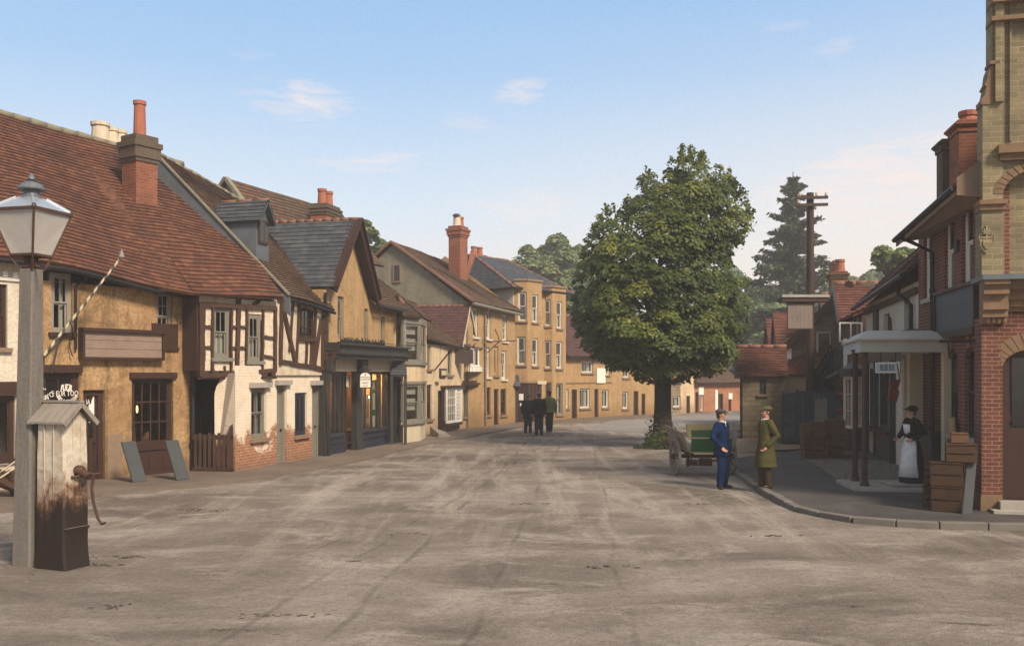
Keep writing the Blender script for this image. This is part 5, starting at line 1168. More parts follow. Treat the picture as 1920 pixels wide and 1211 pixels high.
tile_patch(q, [c3, c0], [r0, r0 + V((.01, 0, 0))], **kw); tile_patch(q, [c0, c1], [r0, r1], **kw); tile_patch(q, [c1, c2], [r1, r1 + V((0, .01, 0))], **kw); tile_patch(q, [c2, c3], [r1, r0], **kw)
rf = q.build('roof', M['slate'], H9); q = MB()
for p, q_ in ((r0, r1), (c0, r0), (c3, r0), (c1, r1)): ridge_tiles(q, p, q_, .075)
q.build('ridge', M['ridge'], rf, smooth=True)
q = MB(); gutter(q, [c3 - UP * .05, c0 - UP * .05, c1 - UP * .05], .06); q.build('gutter', M['iron'], H9)
c = P(894, 470, 53.5); c.z = 0; chimney(H9, f9, c, 1.1, .5, 7, P(894, 478, 53.5).z, cap=.25, pots=[(-.25, 0, .5, .17, 'pot'), (.25, 0, .5, .17, 'pot')])
q = MB(); a_ = P(878, 512, 50.5); q.poly(P(874, 515, 49.6), P(882, 470, 51), P(892, 480, 51.5), P(878, 520, 50)); q.build('valley_brick', M['chimbrick'], H9)

# ---- low tan houses beyond
def low_house(name, label, A, B, ze, zr, wins, doors, mat, roofm='purpletile', dep=6, curt='sides', extra=None):
    fr = FR(A, B); T = base_empty(name, fr, 0, label, 'house', GH)
    ws = [fr.rect(*w) for w in wins]; ds = [fr.rect(*d_) for d_ in doors]; ds = [(d_[0], d_[1], .0, d_[3]) for d_ in ds]
    mb = MB(); shell(mb, fr, 0, fr.L, ze, dep, ws + ds, ridge=(dep / 2, zr - .1)); mb.build('wall', M[mat], T)
    for r in ws: window(fr, T, r, 'sashwhite', (3, 1) if r[1] - r[0] > .9 else (2, 1), kind='c', curtain=curt, fw=.06)
    for r in ds: door(fr, T, r)
    q = MB(); tile_patch(q, [fr.p(-.1, ze, .3), fr.p(fr.L + .1, ze, .3)], [fr.p(-.1, zr, -dep / 2), fr.p(fr.L + .1, zr, -dep / 2)], row=.15, lip=.02, sag=.06, seg=.5, seed=rnd.random() * 40)
    tile_patch(q, [fr.p(-.1, ze, -dep - .3), fr.p(fr.L + .1, ze, -dep - .3)], [fr.p(-.1, zr, -dep / 2), fr.p(fr.L + .1, zr, -dep / 2)], row=.5, seg=2)
    rf = q.build('roof', M[roofm], T); q = MB(); ridge_tiles(q, fr.p(-.1, zr + .03, -dep / 2), fr.p(fr.L + .1, zr + .03, -dep / 2)); q.build('ridge', M['ridge'], rf, smooth=True)
    q = MB(); gutter(q, [fr.p(-.1, ze - .06, .33), fr.p(fr.L + .1, ze - .06, .33)], .05); q.build('gutter', M['iron'], T)
    return T, fr
T, fr = low_house('low_house', 'low tan cottage with a white board on its wall, left of the big tree', W(1060.5, 52.8), W(1147, 56.2), 3.5, 6.0,
    [(1059.5, 729, 1066, 765), (1087, 728, 1106, 765), (1129, 730, 1141, 764), (1090.5, 677, 1112, 699), (1134, 684, 1143, 703)], [(1072, 730, 1082, 785), (1114.5, 729, 1122, 783)], 'tan')
r = fr.rect(1117.5, 690, 1133.5, 718); q = MB(); q.fbox(fr, r[0], r[1], r[2], r[3], .02, .08); q.build('notice_board', M['paper'], T)
q = MB(); q.fbox(fr, 0, fr.L, 2.0, 2.06, 0, .05); q.build('string_course', M['sill'], T)
low_house('low_house', 'low tan cottage half hidden behind the big tree trunk', W(1147, 56.2), W(1226, 59), 3.1, 5.6, [(1167, 734, 1178, 766), (1168, 690, 1180, 708), (1200, 692, 1210, 708)], [(1188, 733, 1197, 784), (1203, 738, 1210, 780)], 'tan', 'browntile')
low_house('low_house', 'small cream cottage right of the trunk down the road', W(1226, 59), W(1276, 61.4), 2.2, 3.9, [(1262, 742, 1276, 763)], [(1240, 738, 1248, 775)], 'stone', 'darktile', 5)
low_house('low_house', 'tall narrow pale cream house right of the trunk', W(1276, 61.4), W(1302, 62.6), 2.75, 4.3, [], [(1287, 742, 1294, 775)], 'cream', 'darktile', 5)
T, fr = low_house('long_brick_house', 'long low orange brick house at the far end of the road', W(1302, 62.6), W(1387, 66.4), 1.95, 3.6, [(1313, 741, 1319, 770)], [(1304, 735, 1310, 775), (1347, 738, 1356, 772), (1366, 748, 1371, 772)], 'farbrick', 'browntile', 5)
q = MB()
for px0, px1, y0, y1 in ((1340, 1344.5, 731, 773), (1365, 1372, 737, 748), (1309, 1318, 725, 740)):
    r = fr.rect(px0, y0, px1, y1); q.fbox(fr, r[0], r[1], r[2], r[3], .0, .06)
q.build('white_trim', M['whitepaint'], T)
def axis(brk):
    out = []
    for (a, b, st) in brk: out += list(np.arange(a, b, st))
    return np.array(out + [brk[-1][1]])
xs = axis([(-260, -40, 20), (-40, -14, 1.5), (-14, 14, .16), (14, 40, 1.5), (40, 260, 20)]); ys = axis([(-60, 4, 4), (4, 32, .14), (32, 70, .6), (70, 320, 15)])
Xg, Yg = np.meshgrid(xs, ys); Zg = np.zeros_like(Xg)
for i in range(len(ys)):
    if 4 < ys[i] < 60:
        for j in range(len(xs)):
            x_, y_ = xs[j], ys[i]
            if abs(x_) < 14:
                v = noise.noise(V((x_ * .5, y_ * .5, 0))) * .018 + noise.noise(V((x_ * 1.9, y_ * 1.9, 4))) * .009
                if y_ < 24: v += noise.noise(V((x_ * 6, y_ * 6, 9))) * .006
                Zg[i, j] = v
nx, ny = len(xs), len(ys); me = bpy.data.meshes.new('ground')
co_ = np.stack([Xg, Yg, Zg], -1).reshape(-1, 3).astype(np.float32); idx = np.arange(nx * ny).reshape(ny, nx)
fc = np.stack([idx[:-1, :-1], idx[:-1, 1:], idx[1:, 1:], idx[1:, :-1]], -1).reshape(-1, 4)
me.vertices.add(len(co_)); me.vertices.foreach_set('co', co_.ravel()); me.loops.add(fc.size); me.loops.foreach_set('vertex_index', fc.ravel().astype(np.int32))
me.polygons.add(len(fc)); me.polygons.foreach_set('loop_start', np.arange(0, fc.size, 4, dtype=np.int32)); me.update(calc_edges=True); me.validate()
me.polygons.foreach_set('use_smooth', [True] * len(me.polygons)); me.materials.append(M['ground'])
o = bpy.data.objects.new('ground', me); COL.objects.link(o); tag(o, kind='structure')
def slab(name, pts, z, mat, th=.3):
    mb = MB(); mb.prism([V((p.x, p.y, z - th)) for p in pts], (0, 0, th)); return tag(mb.build(name, M[mat]), kind='structure')
lp = [G(*p) for p in ((-200, 978), (60, 957), (190, 931), (330, 917), (440, 906), (600, 881), (700, 860), (800, 834), (900, 816), (985, 800), (1062, 794), (1150, 788), (1232, 784))]
lb = [W(1240, 62), W(1040, 58), W(900, 52), W(740, 40), W(560, 33), W(380, 30), W(100, 28), W(-300, 22)]
slab('pavement', lp + lb, .055, 'leftpath')
# ================================================================== right side of the street
GR_ = 'buildings along the right side of the street'
ZP = .09
kp = [G(px, py) for px, py in ((1352, 868), (1370, 882), (1400, 903), (1430, 922), (1462, 941), (1498, 959), (1540, 970), (1600, 980), (1680, 986), (1760, 990), (1850, 992), (1930, 993), (2100, 994), (2500, 996))]
pin = [W(2500, 19), W(1900, 19), W(1800, 24), W(1700, 30), W(1600, 33.5), W(1440, 29.5)]
slab('tarmac_pavement', kp + pin, ZP, 'asphalt')
KS = MB(); rnd.seed(5); k_root = None
def along(pts, step):
    out = []; 
    for a, b in zip(pts, pts[1:]):
        n = max(1, round((b - a).length / step))
        for i in range(n): out.append((a.lerp(b, i / n), a.lerp(b, (i + 1) / n)))
    return out
kroot = empty('kerb', kp[5], 0); tag(kroot, kind='structure')
for a, b in along(kp, .62):
    d = (b - a).normalized(); n = V((d.y, -d.x, 0)); g = .004; j = rnd.uniform(-.012, .012)
    q = MB(); z1 = ZP + .015 + rnd.uniform(-.012, .012)
    a2, b2 = a + d * g + n * j, b - d * g + n * j
    o_ = -n if False else n
    wv = rnd.uniform(-.015, .015); q.hexa([a2 - n * .1 + UP * -.2, b2 - n * (.1 + wv) + UP * -.2, b2 + n * .09 + UP * -.2, a2 + n * .09 + UP * -.2], [a2 - n * .09 + UP * (z1 + wv * .6), b2 - n * (.09 + wv) + UP * z1, b2 + n * .09 + UP * z1, a2 + n * .09 + UP * z1])
    q.build('kerb_stone', M['kerb'], kroot, bevel=.015)
gp = [G(px, py) for px, py in ((1352, 868), (1375, 850), (1350, 822), (1362, 803), (1395, 812), (1470, 834), (1560, 840), (1600, 846))] + [W(1600, 33.6), W(1440, 29.6)]
slab('far_road', [G(*p_) for p_ in ((1090, 806), (1215, 812), (1262, 803), (1330, 797), (1392, 789), (1392, 774), (1300, 778), (1225, 783), (1140, 791))], .012, 'farroad')
slab('gravel_path', gp, .03, 'gravel')
cb = [P(1512, 862, 27), P(1590, 915, 20.5), P(1690, 915, 20.5), P(1690, 862, 26)]
cb = [V((p.x, p.y, 0)) for p in (W(1512, 27.3), W(1595, 20.6), W(1700, 20.9), W(1690, 27))]
slab('cobbled_strip', cb, ZP + .03, 'cobble')
# ---- red brick house
f12 = FR(W(1722, 22.7), W(1850, 17.5))
S12 = lambda px: f12.hit(px, 700)[0]
K2 = base_empty('red_brick_house', f12, 0, 'red brick house with tall arched windows and deep pale eaves beside the stone tower', 'house', GR_)
uw = [f12.rect(1734, 446, 1746, 572), f12.rect(1773, 408, 1787, 546), f12.rect(1806, 372, 1822, 522)]
uw = [((r[0] + r[1]) / 2 - .38, (r[0] + r[1]) / 2 + .38, r[2], r[3]) for r in uw]
zs_ = uw[1][2]; uw = [(r[0], r[1], zs_ - .02, zs_ + 1.72) for r in uw]
lw = [f12.rect(1779, 665, 1794, 820), f12.rect(1810, 655, 1829, 818)]; lw = [((r[0] + r[1]) / 2 - .38, (r[0] + r[1]) / 2 + .38, 1.3, 3.05) for r in lw]
L12 = f12.L
def arch_head(mb, fr, r, rise, d=0.0, rev=.2):
    "fills the corners above a segmental arch inside the rectangular hole and lines the soffit"
    s0, s1, z1 = r[0], r[1], r[3]; c = (s0 + s1) / 2; hw = (s1 - s0) / 2; n = 10
    arc = [(c + hw * math.cos(math.pi * i / n), z1 - rise + rise * math.sin(math.pi * i / n)) for i in range(n + 1)]
    for i in range(n):
        (a, za), (b, zb_) = arc[i], arc[i + 1]
        mb.poly(fr.p(b, zb_, d), fr.p(a, za, d), fr.p(a, z1, d), fr.p(b, z1, d))
        mb.poly(fr.p(a, za, d), fr.p(b, zb_, d), fr.p(b, zb_, d - rev), fr.p(a, za, d - rev))
mb = MB(); zT = 5.75; wall_holes(mb, f12, 0, L12, -.1, zT, uw + lw, rev=.13)
for r in uw + lw: arch_head(mb, f12, r, .26, rev=.13)
mb.poly(f12.p(0, -.1, -6), f12.p(0, -.1, 0), f12.p(0, zT, 0), f12.p(0, 7.9, -3), f12.p(0, zT, -6)); mb.poly(f12.p(L12, -.1, 0), f12.p(L12, -.1, -6), f12.p(L12, zT, -6), f12.p(L12, 7.9, -3), f12.p(L12, zT, 0)); mb.poly(f12.p(L12, -.1, -6), f12.p(0, -.1, -6), f12.p(0, zT, -6), f12.p(L12, zT, -6))
mb.build('wall', M['redbrick'], K2)
for r in uw: window(f12, K2, r, 'whitepaint', (1, 1), rec=.1, sill='palestone', sd=.06, fw=.05)
for r in lw: window(f12, K2, r, 'darkpaint', (1, 1), rec=.1, sill='palestone', sd=.06, fw=.05)
q = MB()
for r in lw:
    c = (r[0] + r[1]) / 2; q.prism([f12.p(c - .07, r[3] + .02, .0), f12.p(c + .07, r[3] + .02, .0), f12.p(c + .1, r[3] + .28, .0), f12.p(c - .1, r[3] + .28, .0)], f12.n * .05)
q.build('keystone', M['stonetrim'], K2)
q = MB(); ez = [f12.pp(1682, 443, -.85), P(1799, 348, 17.75)]
e0 = f12.pp(1681, 446, -.7); e1 = f12.p(L12 - .08, 6.02, .5); se_ = (e0 - f12.O).dot(f12.e)
tile_patch(q, [e0, e1], [f12.p(se_, 8.0, -3), f12.p(L12 - .05, 8.2, -3)], row=.15, lip=.03, sag=.04, seg=.4, seed=41); tile_patch(q, [f12.p(-.75, 5.6, -6.6), f12.p(L12, 5.6, -6.6)], [f12.p(-.75, 8.1, -3), f12.p(L12, 8.1, -3)], row=.4, seg=2)
q.build('roof', M['darktile'], K2)
q = MB(); q.poly(e0 - UP * .12, e1 - UP * .12, f12.p(L12 - .05, 5.7, 0), f12.p(se_, 5.6, 0)); q.bar(e0 - UP * .1, e1 - UP * .1, .03, .2)
q.prism([e1 - UP * .2, e1 + UP * .12, f12.p(L12 - .05, 6.85, -.4), f12.p(L12 - .05, 5.7, -.4)], f12.e * .05); q.build('soffit', M['sill'], K2)
q = MB(); gutter(q, [e0 - UP * .06 + f12.n * .05, e1 - UP * .06 + f12.n * .05], .06); q.build('gutter', M['iron'], K2)
downpipe(K2, [f12.p(S12(1757), 5.55, .75), f12.p(S12(1757), 5.2, .1), f12.p(S12(1757), .15, .1)], .05)
c = P(1815, 250, 20.2); c.z = 0
chimney(K2, f12, c, .75, .55, 6.2, P(1815, 232, 20.2).z, cap=.25, pots=[(0, 0, .3, .19, 'pot')]); c = P(1782, 280, 21); c.z = 0
chimney(K2, f12, c, .5, .45, 6.2, P(1782, 265, 21).z, cap=.25, mat='sootbrick')
r = f12.rect(1764, 560, 1836, 613); q = MB(); zb0, zb1 = 3.42, 4.22; s0, s1 = S12(1764), S12(1839)
q.fbox(f12, s0 - .04, s1 + .04, zb0 - .14, zb0, 0, .16); q.fbox(f12, s0 - .04, s1 + .04, zb1, zb1 + .06, 0, .16); q.fbox(f12, s0 - .04, s0, zb0, zb1, 0, .14); q.fbox(f12, s1, s1 + .04, zb0, zb1, 0, .14); sb_ = q.build('fascia_sign', M['brownwood'], K2)
q = MB(); q.fbox(f12, s0, s1, zb0, zb1, .02, .1); q.build('sign_face', M['signgrey'], sb_)
q = MB(); r = f12.rect(1794, 452, 1798, 473); q.fbox(f12, r[0] - .05, r[1] + .05, r[2], r[3], 0, .05); q.build('plaque', M['iron'], K2)
q = MB(); s, z = f12.hit(1792, 799, -.05); q.box(-.16, .16, -.02, .02, -.17, .17, facemat(f12, s, z, .12) @ Matrix.Rotation(R(-90), 4, 'X') @ Matrix.Rotation(R(-8), 4, 'Y')); q.build('wall_notice', M['cartcream'], K2)
q = MB(); q.tube([f12.p(S12(1842), 3.15, .02), f12.p(S12(1842), 3.15, .75)], .03, 6); q.tube([f12.p(S12(1842), 3.3, .04), f12.p(S12(1842), 2.95, .04)], .035, 6); q.build('iron_bracket', M['iron'], K2)
# ---- stone corner tower
f11 = FR(W(1838, 17.35), W(2000, 17.0))
S11 = lambda px: f11.hit(px, 700)[0]
K1 = base_empty('corner_tower', f11, 0, 'tall yellow stone and brick corner building with carved corbel, arched doorway and emblem', 'corner building', GR_)
x0, x1 = S11(1838), S11(1876); xe = 2.6; zc = f11.hit(1860, 520)[1]
dr = (S11(1880), S11(1880) + 1.2, .28, 3.0)
mb = MB(); wall_holes(mb, f11, x1 - .02, xe, -.1, 3.65, [dr], rev=.16); arch_head(mb, f11, dr, .32, rev=.16)
mb.fbox(f11, x0, x1 - .02, -.1, 3.55, -.5, .1); mb.fbox(f11, x0 + .3, xe, -.1, 3.6, -5, -.52); mb.fbox(f11, x0 + .14, x1 + .05, 3.0, 3.4, .0, .16) if False else None
mb.build('brick_base', M['redbrick'], K1)
door(f11, K1, dr, 'brownwood', 'brownwood', rec=.1, glazed=True, fw=.07, pan=(1, 2))
q = MB(); c_ = (dr[0] + dr[1]) / 2; hw = (dr[1] - dr[0]) / 2
for i in range(16):
    a0_, a1_ = math.pi * i / 16, math.pi * (i + .9) / 16; pts = [(hw * 1.0, .32, a0_), (hw * 1.0, .32, a1_), (hw * 1.0 + .26, .32 + .3, a1_), (hw * 1.0 + .26, .32 + .3, a0_)]
    q.prism([f11.p(c_ + h_ * math.cos(t_), 2.68 + v_ * math.sin(t_), .0) for h_, v_, t_ in pts], f11.n * .04)
q.build('door_arch', M['stonetrim'], K1)
q = MB(); q.fbox(f11, dr[0] - .25, xe, .0, .14, 0, .5); q.fbox(f11, dr[0] - .1, xe, .14, .28, -.35, .3); q.build('doorstep', M['palestone'], K1)
q = MB(); q.fbox(f11, x0 - .02, x1 + .0, -.05, .36, -.4, .13); q.build('plinth', M['stonetrim'], K1)
# corbelled cornice
q = MB()
for i, (z0, z1, d) in enumerate(((3.45, 3.55, .2), (3.55, 3.68, .28), (3.68, 3.8, .34), (3.8, 3.95, .3), (3.95, 4.02, .4), (4.02, 4.12, .36), (4.12, 4.2, .46))): q.fbox(f11, x0 - .02, x1 + .06, z0, z1, 0, d)
for i, (z0, z1, d) in enumerate(((3.66, 3.74, .06), (3.74, 3.86, .12), (3.86, 3.94, .2), (3.94, 4.04, .16), (4.04, 4.2, .26))): q.fbox(f11, x1 + .06, xe, z0, z1, 0, d)
for i in range(4): q.ball(f11.p(x0 + .08 + i * .09, 3.5, .2), (.04, .04, .07), 8, 6)
q.build('corbel', M['stonetrim'], K1)
q = MB(); q.fbox(f11, x0 - .06, xe, 4.2, 4.29, -.5, .5); q.build('string_course', M['lead'], K1)
zk = f11.hit(1860, 380)[1]; q = MB()
nr = (S11(1880), S11(1880) + 1.4, 4.29, f11.hit(1890, 318)[1] + .0)
q.fbox(f11, x0, nr[0], 4.29, zk, -.4, .12)
wall_holes(q, f11, nr[0], xe, 4.29, 8.9, [nr], rev=.22); arch_head(q, f11, nr, .45, rev=.22); q.poly(f11.p(nr[0], 4.29, -.22), f11.p(nr[1], 4.29, -.22), f11.p(nr[1], nr[3], -.22), f11.p(nr[0], nr[3], -.22))
q.fbox(f11, x0 + .03, nr[0], zk, f11.hit(1850, 195)[1], -.4, .04)
zz1 = f11.hit(1850, 195)[1]; q.fbox(f11, S11(1858), nr[0], zz1, 11.2, -.4, .04); q.fbox(f11, S11(1858) + .05, S11(1880), zz1, 11.2, .04, .12); q.fbox(f11, nr[0], xe, 8.9, 11.2, -.4, .02); q.fbox(f11, S11(1892), S11(1896), nr[3] + .5, 11, .0, .06)
q.fbox(f11, x0 + 2.0, xe, 4.29, 8.9, -5, -.42); q.build('stone_front', M['towerstone'], K1)
q = MB()
for px0, px1, y0, y1, d in ((1832, 1884, 378, 386, .22), (1834, 1882, 386, 396, .17), (1868, 1960, 276, 292, .2), (1872, 1960, 292, 304, .12), (1855, 1960, 38, 46, .2), (1856, 1960, 2, 12, .22), (1853, 1872, 118, 124, .12)):
    q.fbox(f11, S11(px0), min(xe, S11(px1)), f11.hit(1860, y1)[1], f11.hit(1860, y0)[1], -.3, d)
# stepped weathering of the shoulder
pr_ = [(1840, 196), (1840, 186), (1847, 178), (1850, 162), (1846, 160), (1852, 148), (1854, 132), (1858, 122), (1862, 122), (1862, 196)]
q.prism([f11.pp(*p, -.06) for p in pr_], -f11.n * .45)
for i in range(18):
    a0_, a1_ = math.pi * i / 18, math.pi * (i + .85) / 18; cc = (nr[0] + nr[1]) / 2; hw = (nr[1] - nr[0]) / 2
    q.prism([f11.p(cc + h_ * math.cos(t_), nr[3] - .45 + v_ * math.sin(t_), 0) for h_, v_, t_ in ((hw, .45, a0_), (hw, .45, a1_), (hw + .16, .61, a1_), (hw + .16, .61, a0_))], f11.n * .05) 
q.build('moulding', M['palestone3'] if 'palestone3' in M else M['stonetrim'], K1)
q = MB(); s, z = f11.hit(1849, 455, -.12)
def sh(pts, d0, d1): q.prism([f11.p(s + a_, z + b_, d0) for a_, b_ in pts], f11.n * (d1 - d0))
sh([(-.1, .06), (.1, .06), (.11, -.05), (.06, -.14), (0, -.2), (-.06, -.14), (-.11, -.05)], .12, .15)
sh([(-.06, .03), (.06, .03), (.06, -.05), (0, -.13), (-.06, -.05)], .15, .17)
for a_ in range(8): t_ = a_ * math.pi / 4; q.bar(f11.p(s + .015 * math.cos(t_), z + .2 + .015 * math.sin(t_), .15), f11.p(s + .07 * math.cos(t_), z + .2 + .07 * math.sin(t_), .15), .025)
q.bar(f11.p(s, z + .05, .14), f11.p(s, z + .3, .14), .03); q.bar(f11.p(s - .1, z + .09, .14), f11.p(s + .1, z + .09, .14), .03); q.tube([f11.p(s - .11, z + .02, .15), f11.p(s - .13, z + .12, .15), f11.p(s - .07, z + .15, .15)], .014, 5); q.tube([f11.p(s + .11, z + .02, .15), f11.p(s + .13, z + .12, .15), f11.p(s + .07, z + .15, .15)], .014, 5)
q.build('emblem', M['towerstone'], K1)
# ---- white painted brick shop with canopy
f13 = FR(W(1624, 31.2), W(1724, 22.75))
S13 = lambda px: f13.hit(px, 700)[0]
K3 = base_empty('porch_shop', f13, 0, 'white painted brick shop with dark glazed front behind the porch canopy', 'shop', GR_)
L13 = f13.L; ze = 4.75; uwr = [f13.rect(1657, 588, 1668, 660), f13.rect(1695, 555, 1706, 650)]; s_d = (S13(1700) - .55, S13(1700) + .55, .1, 2.9); s_w1 = (S13(1648), S13(1676), .95, 2.75); s_w0 = (S13(1630), S13(1645), .9, 2.7)
mb = MB(); wall_holes(mb, f13, 0, L13, -.1, ze, uwr + [s_d, s_w1, s_w0]); mb.poly(f13.p(0, -.1, -6), f13.p(0, -.1, 0), f13.p(0, ze, 0), f13.p(0, 7.7, -3), f13.p(0, ze, -6)); mb.poly(f13.p(L13, -.1, 0), f13.p(L13, -.1, -6), f13.p(L13, ze, -6), f13.p(L13, ze, 0)); mb.poly(f13.p(L13, -.1, -6), f13.p(0, -.1, -6), f13.p(0, ze, -6), f13.p(L13, ze, -6)); mb.build('wall', M['whitebrick'], K3)
for r in uwr: window(f13, K3, r, 'timber', (1, 1), sill=None, rec=.14)
for r in (s_w1, s_w0): window(f13, K3, r, 'darkpaint', (3, 1), kind='c', sill='brownwood', rec=.05, fw=.08, glass='shopglass', name='shop_window', sd=.2)
q = MB(); q.fbox(f13, S13(1628), L13, 2.9, 3.5, .0, .1); q.fbox(f13, S13(1628), L13, 3.5, 3.6, .0, .3); q.fbox(f13, S13(1679) - .1, S13(1679) + .05, 0, 2.9, 0, .14); q.fbox(f13, S13(1647) - .08, S13(1647) + .08, 0, 2.9, 0, .14); q.fbox(f13, S13(1629) - .08, S13(1629) + .08, 0, 2.9, 0, .14); q.fbox(f13, S13(1648), S13(1677), .1, .85, 0, .1); q.build('shopfront', M['darkpaint'], K3)
q = MB(); q.fbox(f13, L13 - .75, L13 - .05, 0, 2.9, .02, .12); q.fbox(f13, L13 - .7, L13 - .5, 0, 2.9, .12, .2); q.fbox(f13, L13 - .3, L13 - .1, 0, 2.9, .12, .2); q.build('pilaster', M['creampaint'], K3)
q = MB(); q.poly(f13.p(0, 0, -1.6), f13.p(L13, 0, -1.6), f13.p(L13, 3, -1.6), f13.p(0, 3, -1.6))
for k in range(14): s = S13(1648) + .15 + k * .2; q.fbox(f13, s, s + .12, 1.0, 1.3 + .5 * rnd.random(), -.5 - .3 * rnd.random(), -.4)
q.build('interior', M['cratedark'], K3)
q = MB(); q.fbox(f13, S13(1655), S13(1655) + .22, 1, 1.35, -.35, -.3); q.build('green_box', M['cartgreen'], K3)
q = MB(); q.tube([f13.p(S13(1712), .1, .2), f13.p(S13(1712), 2.9, .2)], .06, 8); q.tube([f13.p(S13(1717), .1, .25), f13.p(S13(1717), 2.9, .25)], .05, 8); q.build('striped_shaft', M['creampaint'], K3)
q = MB(); e0, e1 = f13.p(-.1, 4.72, .35), f13.p(L13 + .1, 4.95, .35); r0, r1 = f13.p(-.1, 7.85, -3), f13.p(L13 + .1, 8.0, -3)
tile_patch(q, [e0, e1], [r0, r1], row=.15, lip=.028, sag=.08, seg=.4, seed=51); tile_patch(q, [f13.p(-.3, 4.7, -6.4), f13.p(L13 + .1, 4.7, -6.4)], [r0, r1], row=.4, seg=2); q.bar(e0, r0, .14, .1); q.build('roof', M['darktile'], K3)
q = MB(); gutter(q, [e0 - UP * .07 + f13.n * .06, e1 - UP * .07 + f13.n * .06], .065); q.build('gutter', M['iron'], K3); downpipe(K3, [e1 + f13.e * -.9 - UP * .1, f13.p(L13 - 1, 4.5, .3), f13.p(L13 - .55, 4.2, .09), f13.p(L13 - .5, 3.5, .09)], .05)
q = MB(); q.fbox(f13, 0, L13, 4.45, 4.6, 0, .1); q.fbox(f13, S13(1640), S13(1648), 3.2, 4.45, 0, .06); q.tube([f13.p(S13(1676) + .12 * math.cos(t_), 3.95 + .12 * math.sin(t_), .1) for t_ in (3, 2.2, 1.4, .6, 0)] + [f13.p(S13(1676) + .12, 3.5, .08)], .03, 6); q.build('wall_timber', M['timber'], K3)
# fascia sign with upright strokes
sc = P(1661, 694, 25.0); fs = FR(sc - V((.09, -.5, 0)), sc + V((.16, -.5, 0))); 
T = empty('canopy_sign', sc, 0, 'small white oblong sign of crowded blue upright letters hung under the canopy', 'sign')
q = MB(); q.fbox(fs, 0, fs.L, 2.56, 2.84, -.05, .0); q.build('board', M['letter'], T); q = MB(); q.fbox(fs, .05, fs.L - .05, 2.6, 2.8, 0, .004); q.build('sign_face', M['paleblue'], T)
q = MB(); q.add(*text_mesh('IIILIIII IIUI', .24, facemat(fs, fs.L / 2, 2.7, .008), .003, sx=.62)); q.build('lettering', M['signgrey'], T)
q = MB(); q.tube([fs.p(.2, 2.82, -.03), fs.p(.2, 3.15, -.03)], .015, 6); q.tube([fs.p(fs.L - .2, 2.82, -.03), fs.p(fs.L - .2, 3.15, -.03)], .015, 6); q.build('hanger', M['iron'], T)
# red enamel sign
sc = P(1678, 731, 22.2); T = empty('enamel_sign', sc, 0, 'tilted red enamel sign hanging under the porch canopy by the shop door', 'sign')
Mx = Matrix.Translation(sc) @ Matrix.Rotation(.35, 4, 'Z') @ Matrix.Rotation(.55, 4, 'Y')
q = MB(); q.prism([Mx @ V(p) for p in ((-.16, .012, -.02), (-.02, .012, -.3), (.18, .012, -.22), (.13, .012, .02), (.06, .012, .05), (.0, .012, .3), (-.1, .012, .2))], Mx.to_3x3() @ V((0, -.024, 0))); q.build('board', M['red'], T)
q = MB(); q.add(*text_mesh('TEA', .12, Mx @ Matrix.Translation((.01, -.014, -.06)) @ Matrix.Rotation(R(90), 4, 'X'), .002)); q.build('lettering', M['cartcream'], T)
q = MB(); q.tube([Mx @ V((0, 0, .28)), sc + V((.05, .0, .62))], .012, 6); q.build('hanger', M['iron'], T)
# ---- porch canopy on posts
cn = P(1614, 660, 20.3); cx = cn.x
T = empty('porch_canopy', V((8.2, 20.6, ZP)), 0, 'pale green wooden porch canopy on two dark iron posts over the shop entrance', 'canopy', None)
A_, B_ = V((7.36, 20.3, 0)), V((9.1, 20.05, 0)); C_, Dd = V((9.5, 23.4, 0)), V((8.2, 23.7, 0))
def ring(z, g=0.0):
    c = (A_ + B_ + C_ + Dd) / 4; return [p + (p - c).normalized() * g + UP * z for p in (A_, B_, C_, Dd)]
q = MB(); lo_, hi_ = ring(3.0), ring(3.25); inn = ring(3.0, -.1), ring(3.25, -.1)
for i in (0, 1, 3):
    j = (i + 1) % 4
    if i == 3: continue
    q.hexa([lo_[i], lo_[j], inn[0][j], inn[0][i]], [hi_[i], hi_[j], inn[1][j], inn[1][i]])
q.build('fascia', M['palegreen'], T)
q = MB(); q.hexa([lo_[3], lo_[0], inn[0][0], inn[0][3]], [hi_[3], hi_[0], inn[1][0], inn[1][3]]); q.build('front_fascia', M['paleblue'], T)
q = MB(); o1, o2 = ring(3.25, .14), ring(3.29, .14); t2 = ring(3.47, -.5); q.hexa(o1, o2)
q.add(o2 + t2, [(0, 1, 5, 4), (1, 2, 6, 5), (2, 3, 7, 6), (3, 0, 4, 7), (4, 5, 6, 7)]); q.build('canopy_roof', M['palegreen'], T)
q = MB(); q.poly(*ring(3.1, -.09)[::-1]); q.build('ceiling', M['creampaint'], T)
for p in (V((7.5, 20.42, 0)), V((7.63, 21.35, 0))):
    q = MB(); b = p + UP * (ZP + .04); q.lathe(b, [(.11, 0), (.1, .06), (.075, .12), (.06, .2), (.055, 2.7), (.075, 2.78), (.06, 2.82), (.09, 2.95)], 12); q.build('post', M['rust'], T, smooth=False)
q = MB(); q.hexa([V(p) for p in ((7.15, 20.05, 0), (9.0, 19.75, 0), (9.3, 21.4, 0), (7.3, 21.7, 0))], [V(p) for p in ((7.17, 20.07, .165), (8.98, 19.78, .165), (9.28, 21.4, .165), (7.32, 21.68, .165))]); tag(q.build('porch_paving', M['palestone'], None, bevel=.02), kind='structure')
q = MB(); q.box(8.0, 8.95, 20.15, 21.0, .17, .225); tag(q.build('door_step', M['palestone'], None, bevel=.015), 'flat pale stone step under the woman in the white apron', 'step')
